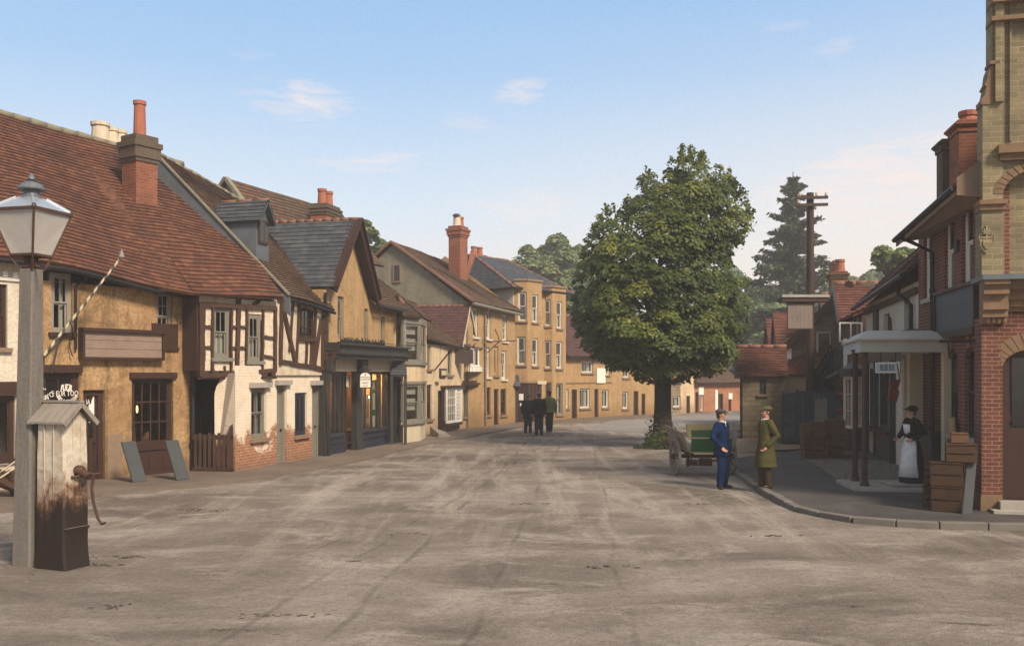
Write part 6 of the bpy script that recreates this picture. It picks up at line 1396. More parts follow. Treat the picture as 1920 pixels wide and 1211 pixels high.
q = MB(); q.box(9.0, 9.35, 20.6, 21.9, .17, 1.25); q.box(8.95, 9.4, 20.55, 21.95, 1.25, 1.3); tag(q.build('shop_counter', M['darkpaint'], None, bevel=.01), 'dark counter behind the aproned woman at the shop entrance', 'counter')
q = MB(); q.box(9.05, 9.2, 20.1, 20.25, .17, 3.0); q.box(9.1, 9.4, 21.95, 22.15, .17, 3.0); tag(q.build('door_jamb', M['creampaint'], None), 'cream painted door posts behind the aproned woman', 'door post')
# ---- brown brick house with two tiled gables
f14 = FR(W(1535, 47), W(1616, 33.6))
S14 = lambda px: f14.hit(px, 700)[0]
K4 = base_empty('twin_gabled_house', f14, 0, 'brown brick house with two small tiled street gables and open white casements', 'house', GR_)
L14 = f14.L; mb = MB(); wn = [(S14(1574) - .6, S14(1574) + .5, 3.3, 4.5), (S14(1606) - .55, S14(1606) + .55, 3.5, 4.6), (S14(1561), S14(1561) + .35, 2.8, 3.5)]
shell(mb, f14, 0, L14, 4.6, 7, wn[:2], ridge=(3.5, 6.4)); mb.build('wall', M['brownbrick'], K4)
for r in wn[:2]: window(f14, K4, r, 'whitepaint', (2, 2), kind='c', sill='sill')
q = MB(); q.fbox(f14, wn[2][0], wn[2][1], wn[2][2], wn[2][3], 0, .02); q.build('white_panel', M['whitepaint'], K4)
for px, D, y0, y1, w_ in ((1596, 33.2, 604, 641, .42), (1557, 39, 622, 665, .55)):
    zt_, zb_ = P(px, y0, D).z, P(px, y1, D).z; c = W(px, D); fr = FR(c - V((w_, 0, 0)), c + V((w_, .1, 0))); q = MB()
    for s0, s1, a_, b_ in ((0, .05, zb_, zt_), (fr.L - .05, fr.L, zb_, zt_), (fr.L / 2 - .02, fr.L / 2 + .02, zb_, zt_), (.05, fr.L - .05, zb_, zb_ + .05), (.05, fr.L - .05, zt_ - .05, zt_)): q.fbox(fr, s0, s1, a_, b_, -.02, .02)
    o = q.build('casement', M['whitepaint'], K4); q = MB(); q.poly(fr.p(.03, zb_ + .03), fr.p(fr.L - .03, zb_ + .03), fr.p(fr.L - .03, zt_ - .03), fr.p(.03, zt_ - .03)); q.build('pane', M['glass'], o)
for gpx, yt, ye, hw in ((1579, 520, 597, 1.9), (1553, 541, 612, 1.9)):
    s = S14(gpx); zt_ = f14.hit(gpx, yt, -.3)[1]; zl = zt_ - 1.75; A0, A1 = f14.p(s, zt_, .35), f14.p(s, zt_ + .0, -4.4)
    q = MB(); tile_patch(q, [f14.p(s - hw, zl, -4.4), f14.p(s - hw, zl, .35)], [A1, A0], row=.16, lip=.03); tile_patch(q, [f14.p(s + hw, zl, .35), f14.p(s + hw, zl, -4.4)], [A0, A1], row=.16, lip=.03, seg=.4)
    rg_ = q.build('gable_roof', M['rusttile'], K4); q = MB(); ridge_tiles(q, A1, A0, .11); q.build('ridge', M['ridge'], rg_, smooth=True)
    q = MB(); q.poly(f14.p(s - hw, zl, .05), f14.p(s + hw, zl, .05), f14.p(s, zt_ - .1, .05)); q.bar(f14.p(s - hw, zl - .1, .4), A0 - UP * .1, .06, .25, f14.e); q.bar(f14.p(s + hw, zl - .1, .4), A0 - UP * .1, .06, .25, f14.e); q.build('gable_front', M['darkpaint'], K4)
q = MB(); tile_patch(q, [f14.p(-.2, 4.6, .3), f14.p(L14, 4.6, .3)], [f14.p(-.2, 6.5, -3.5), f14.p(L14, 6.5, -3.5)], row=.16); tile_patch(q, [f14.p(-.2, 4.6, -7.3), f14.p(L14, 4.6, -7.3)], [f14.p(-.2, 6.5, -3.5), f14.p(L14, 6.5, -3.5)], row=.4, seg=2); q.build('roof', M['rusttile'], K4)
c = W(1571, 39.5); chimney(K4, f14, c, 1.0, .62, 4.5, P(1572, 511, 39.5).z, mat='brownbrick', cap=.3, pots=[(-.28, .05, .5, .2, 'pot'), (.28, -.05, .55, .2, 'pot')])
# ground floor bay with white bars
Bq = [W(1582, 31.5), W(1601, 30.5), W(1618, 31.8)]; tr = MB()
for i in range(2):
    fr = FR(Bq[i], Bq[i + 1]); window(fr, K4, (0, fr.L, .78, 2.45), 'whitepaint', (3, 3), kind='c', rec=.02, fw=.05, sill=None, glass='shopglass'); tr.fbox(fr, 0, fr.L, 0, .78, -.2, .04); tr.fbox(fr, -.05, fr.L + .05, 2.45, 2.7, -.3, .12)
tr.build('bay_frame', M['darkpaint'], K4)
q = MB(); q.poly(*[V((p.x, p.y, 2.7)) for p in (W(1578, 31.2), W(1601, 30.2), W(1622, 31.6))], W(1600, 34) + UP * 3.05); q.bar(W(1555, 38) + UP * 2.35, W(1582, 33) + UP * 2.6, .4, .12); q.build('bay_roof', M['lead'], K4)
q = MB(); fr = FR(W(1583, 32.3), W(1618, 32.6)); 
for z in (.8, 1.3, 1.85): q.fbox(fr, 0, fr.L, z, z + .05, -.3, 0)
for k in range(10): s = .05 + k * fr.L / 10; q.lathe(fr.p(s, .85 + .5 * (k % 3), -.1), [(.05, 0), (.06, .15), (.03, .22), (.03, .32)], 8)
q.build('shop_shelf', M['red'], K4)
q = MB(); q.tube([P(1585, 640, 33), P(1585, 704, 33)], .07, 8); q.ball(P(1585, 640, 33), .1, 8, 6); q.build('drain_pipe', M['whitepaint'], K4)
# ---- stone house with a sloping verge behind the pole
K5 = empty('stone_house', W(1520, 40), 0, 'rubble stone house with a steep tiled gable standing behind the sign pole', 'house', GR_)
f15 = FR(W(1478, 40), W(1562, 39)); vz = lambda px, y: f15.hit(px, y)[1]; sx_ = lambda px: f15.hit(px, 700)[0]
mb = MB(); mb.poly(f15.p(sx_(1484), -.1), f15.p(sx_(1640), -.1), f15.p(sx_(1640), vz(1600, 530)), f15.p(sx_(1600), vz(1600, 530)), f15.p(sx_(1484), vz(1484, 640))); mb.poly(f15.p(sx_(1484), -.1, -7), f15.p(sx_(1484), -.1), f15.p(sx_(1484), vz(1484, 640)), f15.p(sx_(1484), vz(1484, 640), -7)); mb.build('wall', M['stone'], K5)
q = MB(); tile_patch(q, [f15.p(sx_(1476), vz(1476, 649), -7), f15.p(sx_(1476), vz(1476, 649), .25)], [f15.p(sx_(1600), vz(1600, 528), -7), f15.p(sx_(1600), vz(1600, 528), .25)], row=.16, lip=.03); rf = q.build('roof', M['rusttile'], K5)
q = MB(); q.bar(f15.p(sx_(1476), vz(1476, 652), .28), f15.p(sx_(1600), vz(1600, 531), .28), .06, .3, f15.n.cross(UP)); q.build('barge_board', M['brownwood'], rf)
q = MB(); tile_patch(q, [f15.p(sx_(1477), vz(1477, 702), 1.6), f15.p(sx_(1545), vz(1545, 702), 1.6)], [f15.p(sx_(1490), vz(1490, 668), .05), f15.p(sx_(1560), vz(1560, 645), .05)], row=.16, lip=.03); q.build('lean_to_roof', M['rusttile'], K5)
q = MB(); q.fbox(f15, sx_(1484), sx_(1545), 0, vz(1500, 700), 1.3, 1.4); q.build('lean_to_wall', M['creampaint'], K5)
q = MB()
for a_ in ((1534, 705, 1556, 672), (1556, 660, 1556, 735), (1536, 705, 1560, 705), (1540, 720, 1552, 735), (1530, 735, 1530, 700)): q.bar(f15.pp(a_[0], a_[1], -1.6), f15.pp(a_[2], a_[3], -1.6), .16, .1)
q.poly(*[f15.pp(x, y, -1.45) for x, y in ((1532, 735), (1562, 735), (1562, 655), (1532, 700))]); q.build('timber_frame', M['darkpaint'], K5)
# ---- pale arched building and little tiled roofs further back
K6 = empty('pale_arched_building', W(1482, 42), 0, 'pale grey rendered building with a tall arched window behind the stone shed', 'building', GR_)
f16 = FR(W(1466, 43.5), W(1500, 41.5)); aw = f16.rect(1474, 672, 1485, 735); mb = MB(); shell(mb, f16, 0, f16.L, f16.hit(1480, 645)[1], 5, [aw], ridge=(2.5, 5.0)); arch_head(mb, f16, aw, .25); mb.build('wall', M['whitepaint'], K6); window(f16, K6, aw, 'greypaint', (2, 3), kind='c', sill=None)
q = MB(); zt_ = f16.hit(1466, 578)[1]; zl = f16.hit(1470, 652)[1]; tile_patch(q, [f16.p(-.3, zl, .3), f16.p(f16.L + .3, zl, .3)], [f16.p(-.3, zt_, -2.5), f16.p(f16.L + .3, zt_, -2.5)], row=.16, lip=.03); tile_patch(q, [f16.p(-.3, zl, -5.3), f16.p(f16.L + .3, zl, -5.3)], [f16.p(-.3, zt_, -2.5), f16.p(f16.L + .3, zt_, -2.5)], row=.4); q.build('roof', M['rusttile'], K6)
for i, (px, D, yt, lab) in enumerate(((1449, 47, 596, 'small orange tiled roof cottage left of two behind the shed'), (1463, 45, 585, 'small orange tiled roof cottage right of two behind the shed'))):
    T = empty('tiled_cottage', W(px, D), 0, lab, 'cottage', GR_); fr = FR(W(px - 8, D + 1), W(px + 8, D - 1)); zt_ = P(px, yt, D).z; mb = MB(); shell(mb, fr, 0, fr.L, zt_ - 2.0, 4, [], ridge=(2, zt_ - .1)); mb.build('wall', M['brownbrick'], T)
    q = MB(); s = fr.L / 2; tile_patch(q, [fr.p(s + .8, zt_ - 1.9, .3), fr.p(s + .8, zt_ - 1.9, -4)], [fr.p(s - .3, zt_, .3), fr.p(s - .3, zt_, -4)], row=.16, lip=.03); tile_patch(q, [fr.p(s - .9, zt_ - 1.9, -4), fr.p(s - .9, zt_ - 1.9, .3)], [fr.p(s - .3, zt_, -4), fr.p(s - .3, zt_, .3)], row=.16); rf = q.build('roof', M['rusttile'], T)
    q = MB(); q.poly(fr.p(s - .9, zt_ - 1.95, .2), fr.p(s + .8, zt_ - 1.95, .2), fr.p(s - .3, zt_ - .05, .2)); q.build('gable_front', M['darkpaint'], T)
# ---- stone shed
K7 = empty('stone_shed', W(1428, 37), 0, 'small rubble stone shed with red tiled roof and one dark window', 'shed')
f17 = FR(W(1389, 37.2), W(1472, 36.8)); ww = f17.rect(1424, 712, 1437, 739); zl = f17.hit(1430, 704)[1]; zt_ = zl + 1.15
mb = MB(); shell(mb, f17, 0, f17.L, zl, 2.6, [ww], ridge=(1.3, zt_ - .1)); mb.build('wall', M['stone'], K7); window(f17, K7, ww, 'darkpaint', (2, 1), kind='c', sill='sill', glass='dkglass')
q = MB(); tile_patch(q, [f17.p(-.12, zl - .03, .2), f17.p(f17.L + .1, zl - .03, .2)], [f17.p(-.22, zt_, -1.3), f17.p(f17.L + .1, zt_, -1.3)], row=.105, lip=.028, sag=.015); tile_patch(q, [f17.p(-.12, zl, -2.8), f17.p(f17.L + .1, zl, -2.8)], [f17.p(-.22, zt_, -1.3), f17.p(f17.L + .1, zt_, -1.3)], row=.2); rf = q.build('roof', M['rusttile'], K7)
q = MB(); ridge_tiles(q, f17.p(-.22, zt_ + .01, -1.3), f17.p(f17.L + .1, zt_ + .01, -1.3), .1); q.build('ridge', M['ridge'], rf, smooth=True)
q = MB(); q.bar(f17.p(-.16, zl - .1, .22), f17.p(-.24, zt_ - .05, -1.3), .04, .16, f17.e); q.build('barge_board', M['darkpaint'], rf); downpipe(K7, [f17.p(.02, zl - .05, .12), f17.p(.02, .0, .07)], .05)
# ---- blue yard fence and gate
f18 = FR(W(1498, 34.6), W(1566, 34.2)); T = empty('yard_fence', f18.p(0, 0), 0, 'tall dark blue boarded yard fence with one bare grey panel', 'fence')
q = MB(); n = 9
for i in range(n): q.fbox(f18, f18.L * i / n + .006, f18.L * (i + 1) / n - .006, 0, 1.86, -.04 + rnd.uniform(-.005, .005), .0)
q.fbox(f18, 0, f18.L, 1.86, 1.92, -.06, .02); q.build('boards', M['bluegate'], T); r = f18.rect(1528, 747, 1551, 800); q = MB()
for i in range(5): q.fbox(f18, r[0] + (r[1] - r[0]) * i / 5, r[0] + (r[1] - r[0]) * (i + .9) / 5, r[2], r[3] + rnd.uniform(-.04, .04), .01, .04)
q.build('bare_panel', M['greywood'], T); q = MB(); q.fbox(f18, -.12, .0, 0, 1.95, -.1, .04); q.build('post', M['bluegate'], T)
f19 = FR(W(1466, 34.9), W(1496, 34.6)); T = empty('yard_gate', f19.p(0, 0), 0, 'faded grey blue ledged gate standing beside the stone shed', 'gate')
q = MB()
for i in range(5): q.fbox(f19, f19.L * i / 5 + .005, f19.L * (i + 1) / 5 - .005, .08, 1.85, -.03, 0)
q.build('boards', M['gategrey'], T); q = MB()
for z in (.14, .72, 1.28, 1.78): q.fbox(f19, .05, f19.L - .05, z - .05, z + .05, .0, .04)
q.fbox(f19, 0, .06, .05, 1.9, 0, .05); q.fbox(f19, f19.L - .06, f19.L, .05, 1.9, 0, .05); q.bar(f19.p(.08, 1.72, .03), f19.p(f19.L - .08, 1.34, .03), .06, .03); q.build('ledge', M['bluegate'], T)
# ================================================================== street objects
# ---- street lamp
b = G(53, 1060); sc_ = b.y / F; rz = R(-15)
T = empty('street_lamp', b, rz, 'old street lamp with glazed four sided lantern on a square weathered post', 'street lamp')
Mx = Matrix.Translation(b) @ Matrix.Rotation(rz, 4, 'Z')
zp = P(60, 505, b.y).z
q = MB(); rows = []
for i in range(15):
    t_ = i / 14; hw = .148 - .042 * t_; z = zp * t_; c = .028 * (1 - .4 * t_)
    rows.append([Mx @ V((x + .05 * t_, y, z)) for x, y in ((-hw + c, -hw), (hw - c, -hw), (hw, -hw + c), (hw, hw - c), (hw - c, hw), (-hw + c, hw), (-hw, hw - c), (-hw, -hw + c))])
k = len(q.v); q.v += [p for r in rows for p in r]
for i in range(14):
    for j in range(8): a, c = k + i * 8 + j, k + i * 8 + (j + 1) % 8; q.f.append((a, c, c + 8, a + 8))
q.f.append(tuple(range(k + 14 * 8, k + 15 * 8))); q.build('post', M['post'], T)
Lx = Mx @ Matrix.Translation((.05, 0, 0)); lz = lambda y: P(60, y, b.y).z
z0, z1, z2, z3 = lz(480), lz(399), lz(372), lz(360)
hb, ht = .175, .345
cb_ = [Lx @ V((x * hb, y * hb, z0)) for x, y in ((-1, -1), (1, -1), (1, 1), (-1, 1))]; ct_ = [Lx @ V((x * ht, y * ht, z1)) for x, y in ((-1, -1), (1, -1), (1, 1), (-1, 1))]
q = MB()
for i in range(4): j = (i + 1) % 4; q.bar(cb_[i], ct_[i], .028); q.bar(cb_[i], cb_[j], .035, .03); q.bar(ct_[i], ct_[j], .035, .04); q.ball(ct_[i] + UP * .03, .03, 8, 6)
lf = q.build('lantern_frame', M['rust'], T)
for i in range(4):
    j = (i + 1) % 4; q = MB(); q.poly(cb_[i], cb_[j], ct_[j], ct_[i]); q.build('lantern_pane', M['lampglass'], lf)
q = MB(); ap = [Lx @ V((x * .13, y * .13, z2)) for x, y in ((-1, -1), (1, -1), (1, 1), (-1, 1))]
e_ = [p + (p - (Lx @ V((0, 0, z1)))).normalized() * .025 + UP * .02 for p in ct_]
for i in range(4): j = (i + 1) % 4; q.poly(e_[i], e_[j], ap[j], ap[i]); q.bar(e_[i], ap[i], .025)
q.build('lantern_roof', M['zinc'], T)
q = MB(); c = Lx @ V((0, 0, 0)); q.lathe(c, [(.17, z2 - .03), (.11, z2 + .03), (.1, lz(358)), (.17, lz(357)), (.175, lz(355)), (.12, lz(345)), (.03, lz(341)), (.025, lz(340)), (.05, lz(337)), (.045, lz(333)), (.02, lz(328)), (.0, lz(324))], 16)
q.build('lantern_cap', M['lead'], T, smooth=False)
q = MB(); q.lathe(c, [(.12, z0 - .16), (.1, z0 - .12), (.08, z0 - .04), (.15, z0 - .01)], 12)
for i in range(4): q.bar(Lx @ V(((-1, 1, 1, -1)[i] * .1, (-1, -1, 1, 1)[i] * .1, zp - .02)), cb_[i], .03)
q.tube([Lx @ V((.1, -.05, z0 - .1)), Lx @ V((.14, -.08, z0 - .16)), Lx @ V((.5, -.25, z0 - .22)), Lx @ V((.52, -.26, z0 - .19)), Lx @ V((.49, -.25, z0 - .17))], .011, 6)
q.build('lamp_bracket', M['rust'], T)
q = MB(); q.lathe(c, [(.03, z0), (.03, z0 + .1), (.05, z0 + .12), (.045, z0 + .3), (.02, z0 + .34), (.02, z1 - .02)], 10); q.build('burner', M['palepot'], T)
# ---- wooden water pump case
b = G(117, 1062); rz = R(-21); Mx = Matrix.Translation(b) @ Matrix.Rotation(rz, 4, 'Z')
T = empty('water_pump', b, rz, 'old wooden pump case of peeling white boards, black with mud at its foot', 'water pump')
q = MB(); zb_ = P(110, 785, b.y).z
def pr(hx, hy, z, ch=.03): return [Mx @ V(p) for p in ((-hx + ch, -hy, z), (hx - ch, -hy, z), (hx, -hy + ch, z), (hx, hy - ch, z), (hx - ch, hy, z), (-hx + ch, hy, z), (-hx, hy - ch, z), (-hx, -hy + ch, z))]
rows = [pr(.235 + .02 * (1 - i / 12) + rnd.uniform(-.011, .011) + (.02 if i == 0 else 0), .2 + .02 * (1 - i / 12), zb_ * i / 12) for i in range(13)]
k = len(q.v); q.v += [p for r in rows for p in r]
for i in range(12):
    for j in range(8): a, c = k + i * 8 + j, k + i * 8 + (j + 1) % 8; q.f.append((a, c, c + 8, a + 8))
A = [Mx @ V((x, y, zb_)) for x, y in ((-.23, -.19), (.23, -.19), (.23, .19), (-.23, .19))]; pk0, pk1 = Mx @ V((-.23, 0, zb_ + .16)), Mx @ V((.23, 0, zb_ + .16)); q.poly(A[1], A[2], pk1); q.poly(A[3], A[0], pk0)
q.build('case', M['pump'], T)
q = MB()
for x0, x1, y in ((-.235, .24, -.222), ): 
    for s in (-.08, .08): q.box(s - .006, s + .006, -.226, -.214, .3, zb_ - .02, Mx)
for s in (-.06, .07): q.box(.236, .25, s - .006, s + .006, .3, zb_, Mx)
q.box(.235, .262, -.2, .2, .5, .54, Mx); q.build('batten', M['pump'], T)
q = MB(); 
for s in (-1, 1):
    lo = [Mx @ V((x, s * .27, zb_ - .06)) for x in (-.33, .33)]; hi_ = [Mx @ V((x, 0, zb_ + .2)) for x in (-.31, .31)]; up_ = (hi_[0] - lo[0]).cross(lo[1] - lo[0]).normalized() * .025 * (1 if s > 0 else -1)
    for i in range(5):
        a0_, a1_ = i / 5 + .01, (i + 1) / 5 - .01; j_ = rnd.uniform(-.02, .02)
        p0, p1 = lo[0].lerp(lo[1], a0_), lo[0].lerp(lo[1], a1_); r0, r1 = hi_[0].lerp(hi_[1], a0_), hi_[0].lerp(hi_[1], a1_); o_ = UP * .028; d_ = (p0 - r0) * j_
        q.hexa([p0 + d_, p1 + d_, r1, r0], [p0 + d_ + o_, p1 + d_ + o_, r1 + o_, r0 + o_])
rf = q.build('roof', M['greywood'], T)
q = MB(); q.bar(Mx @ V((-.33, 0, zb_ + .23)), Mx @ V((.34, 0, zb_ + .23)), .07, .03)
for s in (-1, 1): q.bar(Mx @ V((.32, s * .285, zb_ - .07)), Mx @ V((.32, 0, zb_ + .2)), .03, .06)
q.build('ridge_board', M['greywood'], rf)
q = MB(); q.tube([Mx @ V((.2, .02, 1.25)), Mx @ V((.36, .02, 1.24)), Mx @ V((.42, .02, 1.2))], [.07, .05, .045], 10); q.ball(Mx @ V((.26, .02, 1.28)), (.09, .09, .07), 10, 8); q.build('spout', M['rust'], T)
q = MB(); q.tube([Mx @ V(p) for p in ((.3, .1, 1.24), (.44, .1, 1.22), (.4, .1, 1.05), (.43, .1, .85), (.5, .11, .64), (.56, .11, .58), (.62, .11, .6))], [.025, .025, .02, .02, .018, .018, .016], 8); q.tube([Mx @ V(p) for p in ((.25, -.1, 1.2), (.46, .2, 1.23))], .018, 6); q.build('handle', M['rust'], T)
# ---- goods at the left edge
def crate(name, c, w, d, h, rz, mat, label, grp, slats=3, cat='crate', open_=True, tilt=None, gap=.022):
    "slatted box: corner posts, boards on four sides, a floor"
    Mx = Matrix.Translation(V(c)) @ Matrix.Rotation(rz, 4, 'Z')
    if tilt is not None: Mx = Mx @ tilt
    T = empty(name, c, rz, label, cat, grp); t_ = .016
    q = MB()
    for sx in (-1, 1):
        for i in range(slats):
            z0, z1 = h * i / slats + gap / 2, h * (i + 1) / slats - gap / 2; q.box(min(sx * w / 2, sx * (w / 2 - t_)), max(sx * w / 2, sx * (w / 2 - t_)), -d / 2, d / 2, z0, z1, Mx)
        q.build('end_boards', M[mat], T); q = MB()
    for sy in (-1, 1):
        for i in range(slats):
            z0, z1 = h * i / slats + gap / 2, h * (i + 1) / slats - gap / 2; q.box(-w / 2, w / 2, min(sy * d / 2, sy * (d / 2 + t_)), max(sy * d / 2, sy * (d / 2 + t_)), z0, z1, Mx)
        q.build('side_boards', M[mat], T); q = MB()
    for sx in (-1, 1):
        for sy in (-1, 1): q.box(min(sx * (w / 2), sx * (w / 2 + .012)), max(sx * w / 2, sx * (w / 2 + .012)), min(sy * (d / 2 + t_), sy * (d / 2 - .05)), max(sy * (d / 2 + t_), sy * (d / 2 - .05)), -.0, h + .004, Mx)
    q.build('corner_post', M[mat], T); q = MB(); q.box(-w / 2 + t_, w / 2 - t_, -d / 2, d / 2, .01, .025, Mx); q.build('floor', M[mat], T); q = MB()
    if not open_:
        q.box(-w / 2 - .01, w / 2 + .01, -d / 2 - .02, d / 2 + .02, h + .004, h + .024, Mx); q.build('lid', M[mat], T)
    return T
c = G(8, 930, .055)
T = empty('tool_barrow', c, 0, 'tilted wooden barrow holding long handled tools, cut by the left edge', 'barrow')
q = MB(); Mx = Matrix.Translation(c) @ Matrix.Rotation(.25, 4, 'Z')
q.hexa([Mx @ V(p) for p in ((-.6, -.2, .45), (.2, -.2, .1), (.25, .3, .1), (-.6, .3, .45))], [Mx @ V(p) for p in ((-.7, -.3, .7), (.28, -.3, .16), (.33, .4, .3), (-.7, .4, .75))]); q.build('tray', M['crate'], T)
q = MB(); q.bar(Mx @ V((-.3, -.15, 0)), Mx @ V((-.3, -.15, .4)), .06); q.bar(Mx @ V((-.3, .25, 0)), Mx @ V((-.3, .25, .4)), .06); q.bar(Mx @ V((.15, 0, .0)), Mx @ V((.15, 0, .15)), .06); q.build('leg', M['timber'], T)
for a_, b_, m_ in (((-.1, -.1, .35), (.42, .0, .72), 'creampaint'), ((-.2, .1, .4), (.5, .2, .95), 'creampaint'), ((-.5, .0, .6), (.1, -.1, .66), 'greywood')):
    q = MB(); q.tube([Mx @ V(a_), Mx @ V(b_)], .018, 8); q.ball(Mx @ V(a_), (.05, .05, .04), 8, 6); q.build('tool_handle', M[m_], T)
c = G(38, 928, .055); q = MB(); q.lathe(c, [(.16, 0), (.2, .08), (.24, .3), (.25, .5), (.22, .52), (.2, .45)], 14); tag(q.build('barrel', M['crate'], None, smooth=False), 'brown wooden tub standing behind the lamp post at the left edge', 'tub')
# ---- handcart
c = G(1322, 893); rz = R(6); T = empty('handcart', c, rz, 'two wheeled handcart with bright green tailboard and grey wooden wheels', 'cart')
Mx = Matrix.Translation(c) @ Matrix.Rotation(rz, 4, 'Z'); zw = .46; tw_ = .62
q = MB()
q.hexa([Mx @ V(p) for p in ((-.42, -.12, .6), (.62, -.12, .6), (.62, 1.5, .68), (-.42, 1.5, .68))], [Mx @ V(p) for p in ((-.42, -.12, .64), (.62, -.12, .64), (.62, 1.5, .72), (-.42, 1.5, .72))])
q.hexa([Mx @ V(p) for p in ((-.44, -.12, .6), (-.4, -.12, .6), (-.4, 1.5, .68), (-.44, 1.5, .68))], [Mx @ V(p) for p in ((-.62, -.2, 1.08), (-.58, -.2, 1.08), (-.58, 1.55, 1.2), (-.62, 1.55, 1.2))])
q.hexa([Mx @ V(p) for p in ((.6, -.12, .6), (.64, -.12, .6), (.64, 1.5, .68), (.6, 1.5, .68))], [Mx @ V(p) for p in ((.78, -.2, 1.08), (.82, -.2, 1.08), (.82, 1.55, 1.2), (.78, 1.55, 1.2))]); q.build('body', M['greywood'], T)
q = MB(); tb = lambda x0, x1, z0, z1, y0, y1, th=.03: q.hexa([Mx @ V(p) for p in ((x0, y0, z0), (x1, y0, z0), (x1, y0 + th, z0), (x0, y0 + th, z0))], [Mx @ V(p) for p in ((x0, y1, z1), (x1, y1, z1), (x1, y1 + th, z1), (x0, y1 + th, z1))])
tb(-.4, .62, .62, .95, -.17, -.2); tb(-.38, .6, .97, 1.15, -.05, -.0); q.build('tailboard', M['cartgreen'], T)
q = MB(); tb(-.42, .64, .95, .97, -.215, -.215, .06); tb(-.42, .64, .6, .62, -.2, -.2, .06); tb(-.46, .68, 1.15, 1.3, .02, .06, .05); tb(-.46, -.36, .95, 1.3, -.06, .02, .04); q.build('trim', M['cartcream'], T)
q = MB(); q.bar(Mx @ V((-tw_, .5, zw)), Mx @ V((.8, .5, zw)), .07); q.bar(Mx @ V((-.35, -.1, .56)), Mx @ V((-.35, 2.6, .66)), .07); q.bar(Mx @ V((.55, -.1, .56)), Mx @ V((.55, 2.6, .66)), .07); q.bar(Mx @ V((-.42, -.12, .4)), Mx @ V((.62, -.12, .4)), .035); q.bar(Mx @ V((-.42, -.12, .6)), Mx @ V((-.56, .5, .44)), .05); q.bar(Mx @ V((-.4, -.14, .6)), Mx @ V((-.4, -.14, .38)), .035); q.bar(Mx @ V((.3, 2.5, 0)), Mx @ V((.3, 2.5, .66)), .06); q.build('undercarriage', M['timber'], T)
for x in (-tw_, .82):
    q = MB(); n = 28
    for i in range(n):
        a0_, a1_ = 2 * math.pi * i / n, 2 * math.pi * (i + 1) / n; pts = []
        for rr, a in ((.4, a0_), (.46, a0_), (.46, a1_), (.4, a1_)): pts.append((rr, a))
        q.hexa([Mx @ V((x - .03, .5 + rr * math.cos(a), zw + rr * math.sin(a))) for rr, a in pts], [Mx @ V((x + .03, .5 + rr * math.cos(a), zw + rr * math.sin(a))) for rr, a in pts])
    wh = q.build('wheel', M['greywood'], T); q = MB()
    for i in range(10): a = 2 * math.pi * i / 10; q.bar(Mx @ V((x, .5, zw)), Mx @ V((x, .5 + .41 * math.cos(a), zw + .41 * math.sin(a))), .035, .03)
    q.build('spokes', M['greywood'], wh); q = MB(); q.tube([Mx @ V((x - .1, .5, zw)), Mx @ V((x - .06, .5, zw)), Mx @ V((x + .08, .5, zw))], [.05, .08, .07], 10); q.build('hub', M['timber'], wh)
q = MB(); Mb = Matrix.Translation(G(1304, 872)); q.box(-.25, .05, -.1, .15, 0, .16, Mb); q.box(.1, .45, -.12, .12, 0, .2, Mb); tag(q.build('wooden_block', M['timber'], None, bevel=.02), 'dark wooden block lying on the ground beneath the green handcart', 'block')
# ---- telegraph pole with board
c = W(1519, 35.6); T = empty('telegraph_pole', c, 0, 'tall brown telegraph pole with two cross arms rising behind the blue fence', 'telegraph pole')
zt_ = P(1519, 362, 35.6).z; q = MB(); q.tube([c + UP * z for z in (-.1, 3, 6, zt_)], [.17, .155, .145, .135], 12); q.build('pole', M['brownwood'], T)
for y in (371.5, 385):
    q = MB(); z = P(1519, y, 35.4).z; q.bar(V((P(1491, y, 35.4).x, 35.4, z)), V((P(1552, y, 35.4).x, 35.4, z + .03)), .11, .1); q.build('cross_arm', M['brownwood'], T)
q = MB()
for x, y in ((1549, 366), (1531, 366), (1497, 380), (1500, 366)): q.lathe(P(x, y, 35.4), [(.02, -.05), (.05, 0), (.05, .08), (.02, .12)], 8)
q.build('insulator', M['palepot'], T)
c = P(1500, 592, 35.0); T = empty('hanging_board', c, 0, 'plain grey oak sign board hung from a capped beam on the telegraph pole', 'sign')
q = MB(); z0, z1 = P(1500, 617, 35).z, P(1500, 567, 35).z; xa, xb = P(1477, 0, 35).x, P(1524, 0, 35).x
for i in range(6): q.box(xa + (xb - xa) * i / 6 + .002, xa + (xb - xa) * (i + 1) / 6 - .002, 34.97, 35.02 + rnd.uniform(0, .004), z0 + .03, z1 - .03)
q.build('board', M['signboard2'], T); q = MB(); q.box(xa - .02, xb + .02, 34.95, 35.03, z0, z0 + .03); q.box(xa - .02, xb + .02, 34.95, 35.03, z1 - .03, z1); q.box(xa - .03, xa, 34.95, 35.03, z0, z1); q.box(xb, xb + .03, 34.95, 35.03, z0, z1); q.build('frame', M['timber'], T)
q = MB(); zb0, zb1 = P(0, 562, 35).z, P(0, 557, 35).z; q.box(P(1465, 0, 35).x, P(1551, 0, 35).x, 34.85, 35.45, zb0 - .08, zb1 - .02); q.build('beam', M['timber'], T); q = MB(); q.box(P(1464, 0, 35).x, P(1552, 0, 35).x, 34.8, 35.5, zb1 - .02, zb1 + .08); q.build('beam_cap', M['palestone'], T)
q = MB(); q.tube([V((xa + .25, 34.99, z1)), V((xa + .25, 34.99, zb0))], .015, 6); q.tube([V((xb - .25, 34.99, z1)), V((xb - .25, 34.99, zb0))], .015, 6); q.build('hanger', M['iron'], T)
